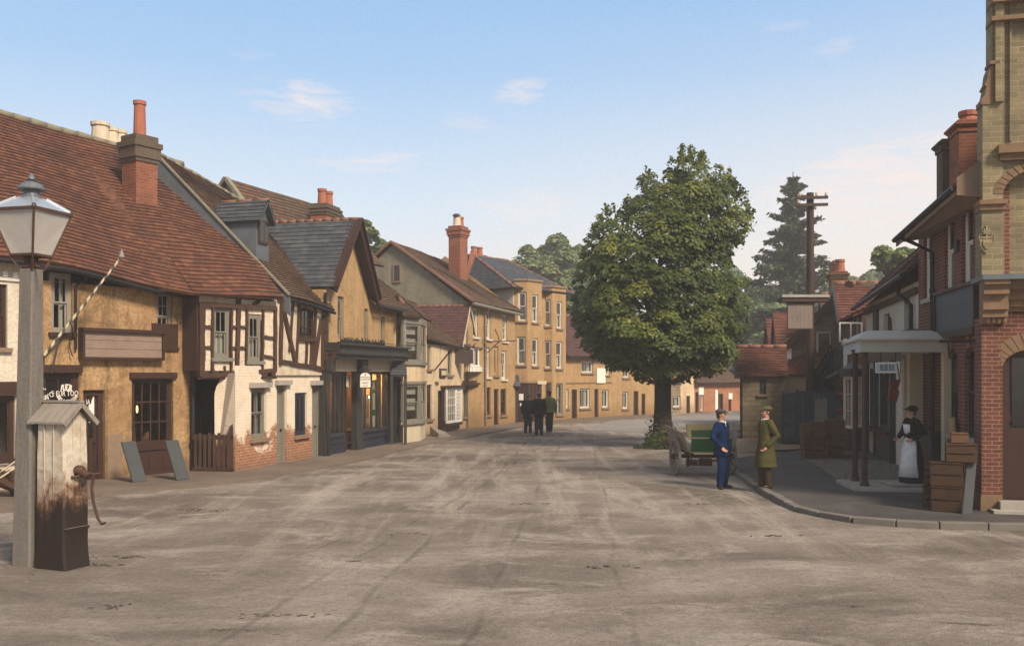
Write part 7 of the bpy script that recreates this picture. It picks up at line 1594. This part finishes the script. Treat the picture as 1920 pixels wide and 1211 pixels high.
# ---- crates stacked by the yard
g1 = 'dark crates stacked by the yard fence'; D0 = 28.0; sx = D0 / F
def pxcrate(x0, x1, y0, y1, D, mat, label, grp, d=.35, rz=0.0, base=None, sl=2, open_=False):
    z0 = P(0, y1, D).z if base is None else base; z1 = P(0, y0, D).z; w = (x1 - x0) * D / F; xc = P((x0 + x1) / 2, 0, D).x
    return crate('crate', (xc, D + d / 2, z0), w - .03, d, z1 - z0 - .026, rz, mat, label, grp, sl, open_=open_, gap=.02)
for a_ in ((1508, 1530, 843, 864, 28.0, 'cratedark', 'dark crate at the bottom left corner of the yard stack'), (1530.5, 1552, 844, 864, 28.0, 'cratedark', 'dark crate on the ground, second from left in the yard stack'), (1560, 1597, 851, 864, 28.1, 'cratedark', 'low wide dark crate on the ground at the right of the yard stack'),
           (1507, 1519, 821, 842, 28.0, 'cratedark', 'narrow dark crate in the middle row, left end of yard stack'), (1519.5, 1545, 821.5, 843, 28.0, 'cratedark', 'middle row crate between the narrow one and the gap'), (1546, 1556, 822, 843.5, 28.05, 'cratedark', 'narrowest upright dark crate wedged mid stack by the yard'), (1557, 1584, 839, 850.5, 28.1, 'cratedark', 'flat dark crate lying on the low wide one'), (1557, 1584, 815, 838.5, 28.1, 'cratedark', 'square dark crate under the top right crate of the yard stack'),
           (1505, 1523, 795, 820.5, 28.0, 'cratedark', 'topmost left crate of the yard stack, slightly paler'), (1524, 1547, 791, 821, 28.0, 'cratedark', 'topmost middle crate of the yard stack'), (1552, 1585, 787, 814.5, 28.1, 'cratedark', 'highest wide crate at the top right of the yard stack')):
    pxcrate(*a_, g1, base=ZP + .0 if a_[3] == 864 else None)
q = MB(); q.box(P(1546, 0, 27.9).x, P(1556, 0, 27.9).x, 27.99, 28.05, P(0, 863, 28).z, P(0, 845, 28).z); 
# ---- crates by the red brick wall
g2 = 'wooden crates piled by the brick wall'; D0 = 16.95
def bigcrate(pxc, D, y1, w, d, h, rz, mat, label, base, sl=2, op=False): return crate('crate', (P(pxc, 0, D).x, D, base), w, d, h, rz, mat, label, g2, sl, open_=op)
rzc = R(-32)
bigcrate(1777, 17.2, 958, .46, .36, .42, rzc, 'crate', 'bottom crate of the pile against the red brick wall', ZP)
bigcrate(1776, 17.25, 925, .5, .36, .4, rzc + .06, 'crate', 'middle crate of the pile against the red brick wall', ZP + .45)
bigcrate(1802, 17.2, 890, .48, .34, .3, rzc + R(12), 'crate', 'pale crate set askew on top of the brick wall pile', ZP + .88)
T = crate('dark_box', (P(1799, 0, 17.3).x, 17.3, ZP + 1.21), .26, .2, .16, rzc + .2, 'cratedark', 'small dark lidded box topping the crates by the brick wall', None, 1, 'box', False)
bigcrate(1752, 17.75, 925, .3, .42, .42, rzc, 'crate', 'ground level basket crate left of the brick wall pile', ZP, 3, True)
bigcrate(1754, 17.75, 890, .3, .42, .4, rzc, 'crate', 'upper slatted basket crate left of the brick wall pile', ZP + .43, 3, True)
p0 = G(1812, 963, ZP); q = MB(); e = V((.97, -.25, 0)); w_ = .16; top = V((.27, .36, 1.06)); nn = V((-.25, -.97, 0)) * .06
q.hexa([p0 - e * w_ / 2 + nn, p0 + e * w_ / 2 + nn, p0 + e * w_ / 2, p0 - e * w_ / 2], [p0 + top - e * w_ / 2 + nn, p0 + top + e * w_ / 2 + nn, p0 + top + e * w_ / 2, p0 + top - e * w_ / 2]); tag(q.build('stone_plank', M['flag'], None, bevel=.006), 'long grey slab leaning beside the crates on the brick wall', 'slab')
# loose stones, straw and clods on the road
rnd.seed(21); q = MB()
for i in range(750):
    D = rnd.uniform(8.6, 30); x = rnd.uniform(-.5, .45) * D; r_ = rnd.uniform(.003, .01) * (1.4 if rnd.random() < .08 else 1)
    q.ball((x, D, .018 + r_ * .2), (r_ * rnd.uniform(.8, 1.6), r_, r_ * .6), 6, 4)
tag(q.build('road_stones', M['grit'], None, origin=(0, 15, 0)), kind='stuff')

q = MB()
for px, py in ((345, 956), (400, 957), (967, 869), (790, 1001), (1310, 945), (1450, 1005), (1000, 945), (410, 1183), (480, 1155), (570, 1154), (200, 1136), (200, 1044), (240, 1046), (175, 1060), (1150, 1062)):
    c = G(px, py)
    for m in range(9):
        q.ball((c.x + rnd.gauss(0, .2), c.y + rnd.gauss(0, .05), .006), (rnd.uniform(.008, .06), rnd.uniform(.006, .022), rnd.uniform(.004, .014)), 7, 5, Matrix.Rotation(rnd.uniform(-.5, .5), 3, 'Z'))
tag(q.build('mud', M['mud'], None, origin=(0, 14, 0)), kind='stuff')
# ================================================================== trees
RG = np.random.default_rng(11)
def leaf_mesh(name, C, N, size, mat, parent, aspect=1.6, leaf_tone=None, origin=None):
    "many small four cornered leaves: centres C, facing N"
    n = len(C); C = np.asarray(C, np.float64); N = np.asarray(N, np.float64) + RG.normal(0, .34, (n, 3)); N /= np.linalg.norm(N, axis=1)[:, None] + 1e-9
    A = RG.normal(0, 1, (n, 3)); A -= N * (A * N).sum(1)[:, None]; A /= np.linalg.norm(A, axis=1)[:, None] + 1e-9; B = np.cross(N, A)
    s = size * RG.uniform(.65, 1.35, n)[:, None]
    v = np.stack([C - A * s * aspect * .5, C - B * s * .5 - N * s * .08, C + A * s * aspect * .5, C + B * s * .5 - N * s * .08], 1).reshape(-1, 3)
    o_ = np.array(origin if origin is not None else (0, 0, 0)); v = v - o_
    me = bpy.data.meshes.new(name); me.vertices.add(4 * n); me.vertices.foreach_set('co', v.astype(np.float32).ravel()); me.loops.add(4 * n); me.loops.foreach_set('vertex_index', np.arange(4 * n, dtype=np.int32)); me.polygons.add(n); me.polygons.foreach_set('loop_start', np.arange(0, 4 * n, 4, dtype=np.int32)); me.update(calc_edges=True)
    at = me.attributes.new('rnd', 'FLOAT', 'POINT'); rv = RG.uniform(0, 1, n) if leaf_tone is None else np.clip(leaf_tone + RG.normal(0, .18, n), 0, 1); at.data.foreach_set('value', np.repeat(rv, 4).astype(np.float32))
    me.materials.append(mat); o = bpy.data.objects.new(name, me); COL.objects.link(o); o.parent = parent; return o
def clump(c, r, n, flat=.55, droop=.35):
    "a spray of leaves: a domed shell of foliage, thicker above and outside"
    d = RG.normal(0, 1, (n, 3)); d /= np.linalg.norm(d, axis=1)[:, None]; d[:, 2] = np.where(d[:, 2] < -.25, -d[:, 2], d[:, 2])
    rr = RG.uniform(.55, 1.05, n)[:, None] ** .6; p = d * rr * r * np.array([1, 1, flat]); p[:, 2] -= droop * r * (p[:, 0] ** 2 + p[:, 1] ** 2) / (r * r)
    return np.asarray(c) + p, d * np.array([.7, .7, 1]) + np.array([0, 0, .5])
def limb_tree(q, base, tips, r0, seed=0):
    for tp in tips:
        b = V(base); tp = V(tp); m = b.lerp(tp, .5) + V((rnd.uniform(-.2, .2), rnd.uniform(-.2, .2), .15)); q.tube([b, m, tp], [r0, r0 * .6, r0 * .2], 8)
# ---- the big lime tree
D = 33.2; base = G(1243, 838); mp = D / F
T = empty('street_tree', base, 0, 'large round dark green tree with thick trunk standing beside the road', 'tree')
q = MB(); zt_ = 2.6; pts = []; 
k = len(q.v); nn_ = 22
for i in range(14):
    t_ = i / 13; z = -.1 + 3.9 * t_; rb = .3 + .12 * math.exp(-z * 2.2) - .05 * t_
    for j in range(nn_):
        a = 2 * math.pi * j / nn_; r_ = rb * (1 + .1 * noise.noise(V((math.cos(a) * 2, math.sin(a) * 2, z * 1.2))) + .12 * math.exp(-z * 1.5) * math.sin(a * 5 + .6) + .1 * max(0, noise.noise(V((math.cos(a) * 3, math.sin(a) * 3, z * 3 + 7)))))
        q.v.append(base + V((r_ * math.cos(a), r_ * math.sin(a), z)))
for i in range(13):
    for j in range(nn_): a, b = k + i * nn_ + j, k + i * nn_ + (j + 1) % nn_; q.f.append((a, b, b + nn_, a + nn_))
limb_tree(q, base + UP * 3.0, [base + V(p) for p in ((-2, 0, 4.6), (2, .3, 4.8), (0, -1.6, 5.2), (.8, 1.4, 6.4), (-1, .8, 6.5), (1.2, -.3, 8.2), (0, 0, 7.5), (-1.5, -1, 3.9), (1.6, -1.1, 4.0))], .2)
q.build('trunk', M['bark'], T, smooth=True)
OUT = [(1250, 318), (1283, 292), (1312, 298), (1345, 312), (1376, 335), (1400, 362), (1410, 400), (1404, 440), (1376, 462), (1358, 482), (1372, 500), (1398, 520), (1402, 560), (1400, 605), (1394, 640), (1378, 672), (1352, 696), (1318, 708), (1270, 716), (1225, 716), (1180, 700), (1150, 690), (1115, 668), (1088, 632), (1072, 595), (1078, 545), (1086, 500), (1092, 465), (1108, 440), (1122, 408), (1146, 402), (1172, 388), (1190, 358), (1212, 328)]
OA = np.array(OUT, float); OB = np.roll(OA, -1, 0)
def inside(x, y):
    c = False
    for (ax, ay), (bx, by) in zip(OA, OB):
        if (ay > y) != (by > y) and x < (bx - ax) * (y - ay) / (by - ay) + ax: c = not c
    return c
def edge_d(x, y):
    q_ = np.array([x, y]); ab = OB - OA; t_ = np.clip(((q_ - OA) * ab).sum(1) / (ab * ab).sum(1), 0, 1); return np.linalg.norm(OA + ab * t_[:, None] - q_, axis=1).min()
Cs, Ns, Rv = [], [], []
def half_depth(d): u_ = min(1, d / 125); return 2.6 * math.sqrt(max(0, 1 - (1 - u_) ** 2))
cnt = 0
while cnt < 520:
    x_, y_ = RG.uniform(1065, 1415), RG.uniform(285, 722)
    if not inside(x_, y_): continue
    d = edge_d(x_, y_)
    if d > 95 and RG.random() < .25: continue
    side_ = -1 if RG.random() < .7 else 1; hd = half_depth(d); Dp = D + side_ * hd * RG.uniform(.82, 1.02)
    c = P(x_, y_, Dp); r = min(RG.uniform(.3, .62), max(.2, d * mp * 1.15)); top_light = 1 - (y_ - 290) / 430
    cc, nn2 = clump((c.x, c.y, c.z), r, int(215 * (r / .45) ** 2), .36, .6); nn2 = nn2 + np.array([(x_ - 1240) / 220, side_ * .7, .3])
    Cs.append(cc); Ns.append(nn2); Rv.append(np.full(len(cc), RG.uniform(.0, .68) + .15 * top_light) + .38 * (cc[:, 2] - c.z) / r); cnt += 1  # leaf tone rises up each clump and the crown, painting lit tops
cnt = 0; fill = []
while cnt < 6500:
    x_, y_ = RG.uniform(1065, 1415), RG.uniform(285, 722)
    if not inside(x_, y_): continue
    d = edge_d(x_, y_)
    if d < 22: continue
    fill.append(tuple(P(x_, y_, D + half_depth(d) * RG.uniform(-.75, .75)))); cnt += 1
fill = np.array(fill); Cs.append(fill); Ns.append(RG.normal(0, 1, fill.shape)); Rv.append(np.full(len(fill), .05))  # inner leaves take the darkest tone, painting the crown's inner shade
# twig ends breaking the outline
for i in range(120):
    k = RG.integers(len(OA)); t_ = RG.random(); e_ = OA[k] * (1 - t_) + OB[k] * t_; top = e_[1] < 470
    n = 34; ln = (RG.uniform(6, 16) if top else RG.uniform(6, 18)) * mp; ctr = np.array([1245., 520.]); dr_ = e_ - ctr; dr_ /= np.linalg.norm(dr_); dx, dz = dr_[0] * (.35 if top else .8), (-dr_[1] * .6 + .8 if top else -dr_[1] * .5 - .1)
    b = P(e_[0] - dr_[0] * 10, e_[1] - dr_[1] * 10, D + RG.uniform(-.9, .9)); u_ = np.linspace(0, 1, n)[:, None]
    cc = np.array(b) + u_ * np.array([dx * ln * 1.6, 0, dz * ln * 1.6]) + RG.normal(0, .09, (n, 3)) * (1.25 - u_); Cs.append(cc); Ns.append(RG.normal(0, .7, (n, 3)) + np.array([0, -.4, .6])); Rv.append(np.full(n, RG.uniform(.3, .7)))
C = np.concatenate(Cs); N = np.concatenate(Ns); rv = np.concatenate(Rv)
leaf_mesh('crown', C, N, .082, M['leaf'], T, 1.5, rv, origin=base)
sh_ = RG.uniform(0, 6.28, 1100); zh_ = np.abs(RG.normal(0, .38, 1100)); rr_ = .42 + RG.normal(0, .1, 1100) + .12 * np.exp(-zh_ * 3)
Bs = np.stack([base.x + rr_ * np.cos(sh_) - .05, base.y + rr_ * np.sin(sh_), zh_], 1)
leaf_mesh('basal_shoots', Bs, np.stack([np.cos(sh_), np.sin(sh_), .5 + 0 * sh_], 1), .07, M['leaf'], T, 1.5, np.full(1100, .3), origin=base)
# ---- background trees
def round_tree(name, px, D, ytop, ybot, wpx, label, mat='beech', cat='tree', n=26, dens=150, lsz=.22, trunk=True, gr='trees beyond the houses', base_z=0.0, flat=.7):
    b = W(px, D); b.z = base_z; mp = D / F; T = empty(name, b, 0, label, cat, gr); zt_, zb_ = P(0, ytop, D).z, P(0, ybot, D).z; Rx = wpx * mp / 2; hz = (zt_ - zb_) / 2; zc = (zt_ + zb_) / 2
    q = MB(); q.tube([b, b + V((.1, 0, max(.5, zb_ - base_z) * .7)), V((b.x, b.y, zc))], [Rx * .09 + .1, Rx * .07 + .08, .08], 8); tips = []
    Cs, Ns, Rv = [], [], []
    for i in range(int(n * 1.7)):
        d = RG.normal(0, 1, 3); d /= np.linalg.norm(d); rr = RG.uniform(.3, .97); p = np.array([b.x, b.y, zc]) + d * rr * np.array([Rx, Rx, hz]) * .85; r = RG.uniform(.13, .3) * min(Rx, hz * 1.2)
        cc, nn2 = clump(p, r, int(dens * RG.uniform(.7, 1.2)), flat, .25); Cs.append(cc); Ns.append(nn2); Rv.append(np.full(len(cc), RG.uniform(.15, .75))); tips.append(V(p))
    limb_tree(q, V((b.x, b.y, max(base_z + .3, zb_ - hz * .25))), tips[:10], Rx * .045 + .04); q.build('trunk', M['bark'], T, smooth=True)
    leaf_mesh('crown', np.concatenate(Cs), np.concatenate(Ns), lsz, M[mat], T, 1.4, np.concatenate(Rv), origin=b); return T
round_tree('deciduous_tree', 1030, 88, 412, 700, 205, 'tall misty green tree rising behind the double bay house', n=85, dens=240, lsz=.32)
round_tree('deciduous_tree', 1095, 80, 480, 720, 110, 'darker misty tree between the double bay house and the big tree', 'darkwoods', n=40, dens=170, lsz=.3)
round_tree('deciduous_tree', 985, 92, 485, 700, 80, 'lower misty tree just above the slate hipped roof', n=30, dens=150, lsz=.3)
round_tree('deciduous_tree', 690, 62, 402, 530, 84, 'pale green tree top showing right of the slate gable', n=24, dens=130, lsz=.2)
round_tree('deciduous_tree', 704, 66, 482, 545, 26, 'small pale bush top between slate gable and rendered gable', n=10, dens=90, lsz=.2)
for px, D_, yt, wpx, mt, lab in ((1375, 110, 485, 130, 'darkwoods', 'misty woodland tree just right of the big tree crown'), (1400, 85, 545, 110, 'darkwoods', 'dark misty tree low behind the stone shed'), (1435, 125, 520, 120, 'beech', 'sunlit misty tree left of the tall fir'), (1590, 105, 452, 90, 'beech', 'round misty tree right of the sign pole'), (1640, 120, 462, 80, 'beech', 'farther round misty tree above the tiled gables'), (1335, 125, 560, 120, 'beech', 'misty tree behind the big tree, low down'), (1700, 125, 440, 90, 'beech', 'misty tree behind the brick house eaves'), (1545, 95, 520, 90, 'darkwoods', 'dark misty tree behind the twin gabled house chimney'), (1455, 70, 600, 90, 'darkwoods', 'dark shrubby tree behind the little tiled cottages')):
    round_tree('woodland_tree', px, D_, yt, 720, wpx * 1.25, lab, mt, n=52, dens=170, lsz=.42)
round_tree('garden_tree', 1672, 52, 452, 520, 110, 'light green garden tree beside the porch shop roof', n=34, dens=90, lsz=.15)
# ---- tall fir
D = 76.0; b = W(1488, D); mp = D / F; T = empty('fir_tree', b, 0, 'tall ragged dark fir tree standing behind the telegraph pole', 'fir tree')
zt_ = P(0, 322, D).z; q = MB(); q.tube([b, V((b.x, b.y, zt_ * .5)), V((b.x - .05, b.y, zt_))], [.42, .25, .03], 10); Cs, Ns, Rv = [], [], []
rnd.seed(77); z = 2.2
while z < zt_ - .3:
    f_ = (zt_ - z) / (zt_ - 2.2); L_ = (.15 + 5.6 * f_ ** .92); nb = 5 if f_ > .25 else 4
    for i in range(nb):
        a = rnd.uniform(0, 6.28); l = L_ * rnd.uniform(.4, 1.35); tip = V((math.cos(a) * l, math.sin(a) * l, rnd.uniform(-.3, .3) * l + .1)); s0 = V((b.x, b.y, z))
        mid = s0 + tip * .55 + UP * .08 * l; end = s0 + tip; q.tube([s0, mid, end], [.05 * f_ + .02, .03, .01], 5)
        m = int(14 + l * 62)
        t_ = RG.uniform(.15, 1.02, m)[:, None]; pc = np.array(s0) + t_ * np.array(tip) + RG.normal(0, 1, (m, 3)) * np.array([.17, .17, .06]) * (.4 + l * .35) * (1.15 - t_ * .6); pc[:, 2] -= RG.uniform(0, .6, m) * (.25 + .22 * l) * (1 - .5 * t_[:, 0])
        Cs.append(pc); Ns.append(RG.normal(0, .6, (m, 3)) + np.array([0, 0, 1])); Rv.append(np.full(m, RG.uniform(.1, .8)))
    z += rnd.uniform(.34, .8) * (.5 + f_ * .6)
q.build('trunk', M['bark'], T, smooth=True); leaf_mesh('crown', np.concatenate(Cs), np.concatenate(Ns), .2, M['fir'], T, 2.2, np.concatenate(Rv), origin=b)
# ---- wooded hill far off
xs = np.linspace(-40, 190, 60); ys = np.linspace(100, 240, 24); mb = MB()
for j, y in enumerate(ys):
    for i, x in enumerate(xs):
        u = (x - 60) / 120; h_ = max(0, 13 * math.sin(math.pi * min(1, max(0, (y - 100) / 140)) * .5)) * max(0, 1 - u * u * .6); mb.v.append(V((x, y, h_ * .8 - .3 + 1.5 * noise.noise(V((x * .06, y * .06, 0))) * (h_ / 13))))
for j in range(23):
    for i in range(59): a = j * 60 + i; mb.f.append((a, a + 1, a + 61, a + 60))
tag(mb.build('hill', M['grass2'], None, smooth=True, origin=(60, 150, 0)), kind='structure')
Cs, Ns, Rv = [], [], []
for i in range(300):
    y = RG.uniform(125, 215); x = RG.uniform(-20, 170); u = (x - 60) / 120; h_ = 13 * math.sin(math.pi * (y - 100) / 280) * max(0, 1 - u * u * .6) * .8
    r = RG.uniform(2.2, 4.0); cc, nn2 = clump((x, y, h_ + RG.uniform(2.0, 5.0)), r, 210, .9, .1); Cs.append(cc); Ns.append(nn2); Rv.append(np.full(len(cc), RG.uniform(.1, .9)))
wt = empty('far_woods', (60, 150, 0)); tag(wt, kind='stuff'); o = leaf_mesh('foliage', np.concatenate(Cs), np.concatenate(Ns), .62, M['beech'], wt, 1.3, np.concatenate(Rv), origin=(60, 150, 0)); o['kind'] = 'stuff'
# ---- grass tufts round the trunk and at the shed
bl = MB()
for cx_, cy_, rx, ry, n in ((base.x - .1, base.y - .6, 1.0, .55, 900), (G(1405, 822).x, G(1405, 822).y - .2, .7, .35, 420), (G(1375, 812).x, G(1375, 812).y, .5, .4, 200), (G(1480, 832).x, G(1480, 832).y, .5, .15, 150)):
    for i in range(n):
        a, r_ = rnd.uniform(0, 6.28), rnd.random() ** .5; p = V((cx_ + math.cos(a) * r_ * rx, cy_ + math.sin(a) * r_ * ry, 0)); h_ = rnd.uniform(.06, .2); t_ = V((rnd.uniform(-.06, .06), rnd.uniform(-.06, .06), h_)); s_ = V((math.cos(a * 7), math.sin(a * 7), 0)) * .012
        bl.poly(p - s_, p + s_, p + t_)
tag(bl.build('grass', M['grass'], None, origin=base, uv=False), kind='stuff')
# ---- morning haze
HZ = MB(); HZ.box(-262, 262, -62, 322, -1.3, 26); ho = HZ.build('haze', None, None, origin=(0, 120, 0), uv=False); tag(ho, kind='stuff')
t = NT('morning_haze'); vol = t.n('VolumePrincipled', {'Color': (.93, .93, .92), 'Density': HAZE, 'Anisotropy': .2}); t.t.links.new(vol.outputs[0], t.out.inputs['Volume']); ho.data.materials.append(t.m)
# ================================================================== camera, light, sky
cam = bpy.data.cameras.new('camera'); co = bpy.data.objects.new('camera', cam); COL.objects.link(co); SC.camera = co
co.location = (0, 0, H); co.rotation_euler = (math.pi / 2, 0, 0)
cam.sensor_fit = 'HORIZONTAL'; cam.sensor_width = 36; cam.lens = 36 * F / 1920; cam.shift_y = (HY - 605.5) / 1920
cam.clip_start = .1; cam.clip_end = 3000
EL, AZ = R(40), V((.62, -.78))               # towards the sun on plan
sun = bpy.data.lights.new('sun', 'SUN'); so = bpy.data.objects.new('sun', sun); COL.objects.link(so)
sun.energy = 3.3; sun.angle = R(14); sun.color = (1, .86, .69)
AZ.normalize(); d = V((AZ.x * math.cos(EL), AZ.y * math.cos(EL), math.sin(EL)))
so.rotation_euler = d.to_track_quat('Z', 'Y').to_euler(); so.location = (0, 0, 60)
wd = bpy.data.worlds.new('World'); SC.world = wd; wd.use_nodes = True; nt = wd.node_tree; nt.nodes.clear()
t = NT.__new__(NT); t.t = nt
out = nt.nodes.new('ShaderNodeOutputWorld')
sky = t.n('TexSky', sky_type='NISHITA'); sky.sun_disc = False; sky.sun_elevation = EL; sky.sun_rotation = math.atan2(AZ.x, AZ.y); sky.air_density = 1.0; sky.dust_density = 1.5; sky.ozone_density = 1.5
gen = t.n('TexCoord').outputs['Generated']; x, y, z = t.sep(gen)
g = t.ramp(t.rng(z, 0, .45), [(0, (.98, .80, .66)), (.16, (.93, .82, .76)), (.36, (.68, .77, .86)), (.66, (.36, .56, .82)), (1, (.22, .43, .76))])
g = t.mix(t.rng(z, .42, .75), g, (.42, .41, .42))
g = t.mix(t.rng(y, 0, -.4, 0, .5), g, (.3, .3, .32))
g = t.mix(t.math('MULTIPLY', t.rng(x, -.1, .5), t.rng(z, .36, 0, 0, .75)), g, (1.08, .86, .66))
# thin dawn clouds: soft patches where the photograph has them
def blob(px, py, rx, ry, rot=0.0):
    u = t.math('SUBTRACT', t.math('DIVIDE', x, t.math('MAXIMUM', y, .05)), (px - CX) / F); v = t.math('SUBTRACT', t.math('DIVIDE', z, t.math('MAXIMUM', y, .05)), (HY - py) / F)
    c, s = math.cos(rot), math.sin(rot)
    a = t.math('DIVIDE', t.math('ADD', t.math('MULTIPLY', u, c), t.math('MULTIPLY', v, s)), rx / F); b = t.math('DIVIDE', t.math('SUBTRACT', t.math('MULTIPLY', v, c), t.math('MULTIPLY', u, s)), ry / F)
    return t.rng(t.math('ADD', t.math('MULTIPLY', a, a), t.math('MULTIPLY', b, b)), 1, 0)
fb = t.noise(t.map(gen, (4, 4, 20), rot=(0, .12, 0)), 4.2, 10, .66, .9)
def cl(bl, lo, hi, amt):
    return t.math('MULTIPLY', t.rng(bl, 0, .5, 0, 1), t.math('MULTIPLY', t.rng(t.math('ADD', bl, t.math('MULTIPLY', t.math('SUBTRACT', fb, .54), 3.6)), lo, hi + .45), t.math('MULTIPLY', amt, 1.15)))
cs = [cl(blob(560, 190, 150, 55, -.15), .25, 1.0, .62), cl(blob(975, 172, 75, 34, .3), .25, .9, .6), cl(blob(700, 305, 150, 28), .25, 1.0, .5), cl(blob(880, 228, 90, 24, -.2), .3, 1.0, .42),
      cl(blob(980, 385, 170, 45, .1), .3, 1.1, .5), cl(blob(1560, 95, 75, 26, .35), .4, 1.1, .38), cl(blob(470, 100, 60, 22), .4, 1.1, .3), cl(blob(1680, 340, 330, 110, .2), .1, .85, .85), cl(blob(1470, 50, 90, 20), .4, 1.1, .2)]
tot = cs[0]
for c_ in cs[1:]: tot = t.math('MAXIMUM', tot, c_)
g = t.mix(tot, g, (.93, .79, .73))
below = t.rng(z, 0, -.05)
g = t.mix(below, g, (.3, .26, .22))
skc = t.mix(1.0, sky.outputs[0], (.1, .1, .1), 'MULTIPLY')
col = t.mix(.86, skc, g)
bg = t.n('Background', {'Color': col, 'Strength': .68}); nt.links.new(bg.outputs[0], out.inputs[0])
SC.view_settings.view_transform = 'Standard'; SC.view_settings.look = 'None'; SC.view_settings.exposure = 0.85; SC.view_settings.gamma = 1
SC.render.engine = 'CYCLES'; SC.cycles.use_denoising = True; SC.cycles.denoiser = 'OPENIMAGEDENOISE'; SC.cycles.denoising_prefilter = 'NONE'; SC.cycles.denoising_input_passes = 'RGB_ALBEDO_NORMAL'
SC.cycles.max_bounces = 6; SC.cycles.transparent_max_bounces = 12; SC.cycles.volume_bounces = 1

# ---- pieces that stand apart become parts of their own
def split_parts(names):
    for o in list(SC.objects):
        if o.type != 'MESH' or o.name.split('.')[0] not in names or not o.parent: continue
        me = o.data; n = len(me.vertices); par = list(range(n))
        def fd(a):
            while par[a] != a: par[a] = par[par[a]]; a = par[a]
            return a
        for p in me.polygons:
            r = fd(p.vertices[0])
            for v in p.vertices[1:]: par[fd(v)] = r
        isl = {}
        for v in me.vertices: isl.setdefault(fd(v.index), []).append(v.index)
        bb = []
        for k, vs in isl.items():
            c = np.array([me.vertices[i].co for i in vs]); bb.append([[k], c.min(0) - .02, c.max(0) + .02])
        ch = True
        while ch:
            ch = False
            for i in range(len(bb)):
                for j in range(i + 1, len(bb)):
                    if (bb[i][1] <= bb[j][2]).all() and (bb[j][1] <= bb[i][2]).all():
                        bb[i] = [bb[i][0] + bb[j][0], np.minimum(bb[i][1], bb[j][1]), np.maximum(bb[i][2], bb[j][2])]; bb.pop(j); ch = True; break
                if ch: break
        if len(bb) < 2: continue
        base = o.name.split('.')[0]; uvl = me.uv_layers[0].data if me.uv_layers else None
        for keys, _, _ in bb:
            ks = set(keys); mb_v = {}; vs, fs, uv = [], [], []
            for p in me.polygons:
                if fd(p.vertices[0]) not in ks: continue
                f = []
                for li in p.loop_indices:
                    vi = me.loops[li].vertex_index
                    if vi not in mb_v: mb_v[vi] = len(vs); vs.append(me.vertices[vi].co.copy())
                    f.append(mb_v[vi])
                    if uvl: uv += list(uvl[li].uv)
                fs.append(f)
            m2 = bpy.data.meshes.new(base); m2.from_pydata(vs, [], fs)
            if uvl: m2.uv_layers.new(name='UVMap').data.foreach_set('uv', uv)
            m2.materials.append(me.materials[0]); m2.update()
            c = bpy.data.objects.new(base, m2); COL.objects.link(c); c.parent = o.parent
        bpy.data.objects.remove(o)
split_parts({'lintel', 'window_hood', 'shop_sill', 'rail', 'pilaster', 'moulding', 'stall_riser', 'keystone', 'cross_arm', 'insulator', 'notice', 'goods', 'hanger', 'lapel', 'button', 'porch_post', 'barge_board', 'bay_frame', 'corner_post', 'leg', 'doorstep', 'white_trim', 'striped_shaft', 'wall_timber', 'bay_roof', 'door_jamb'})
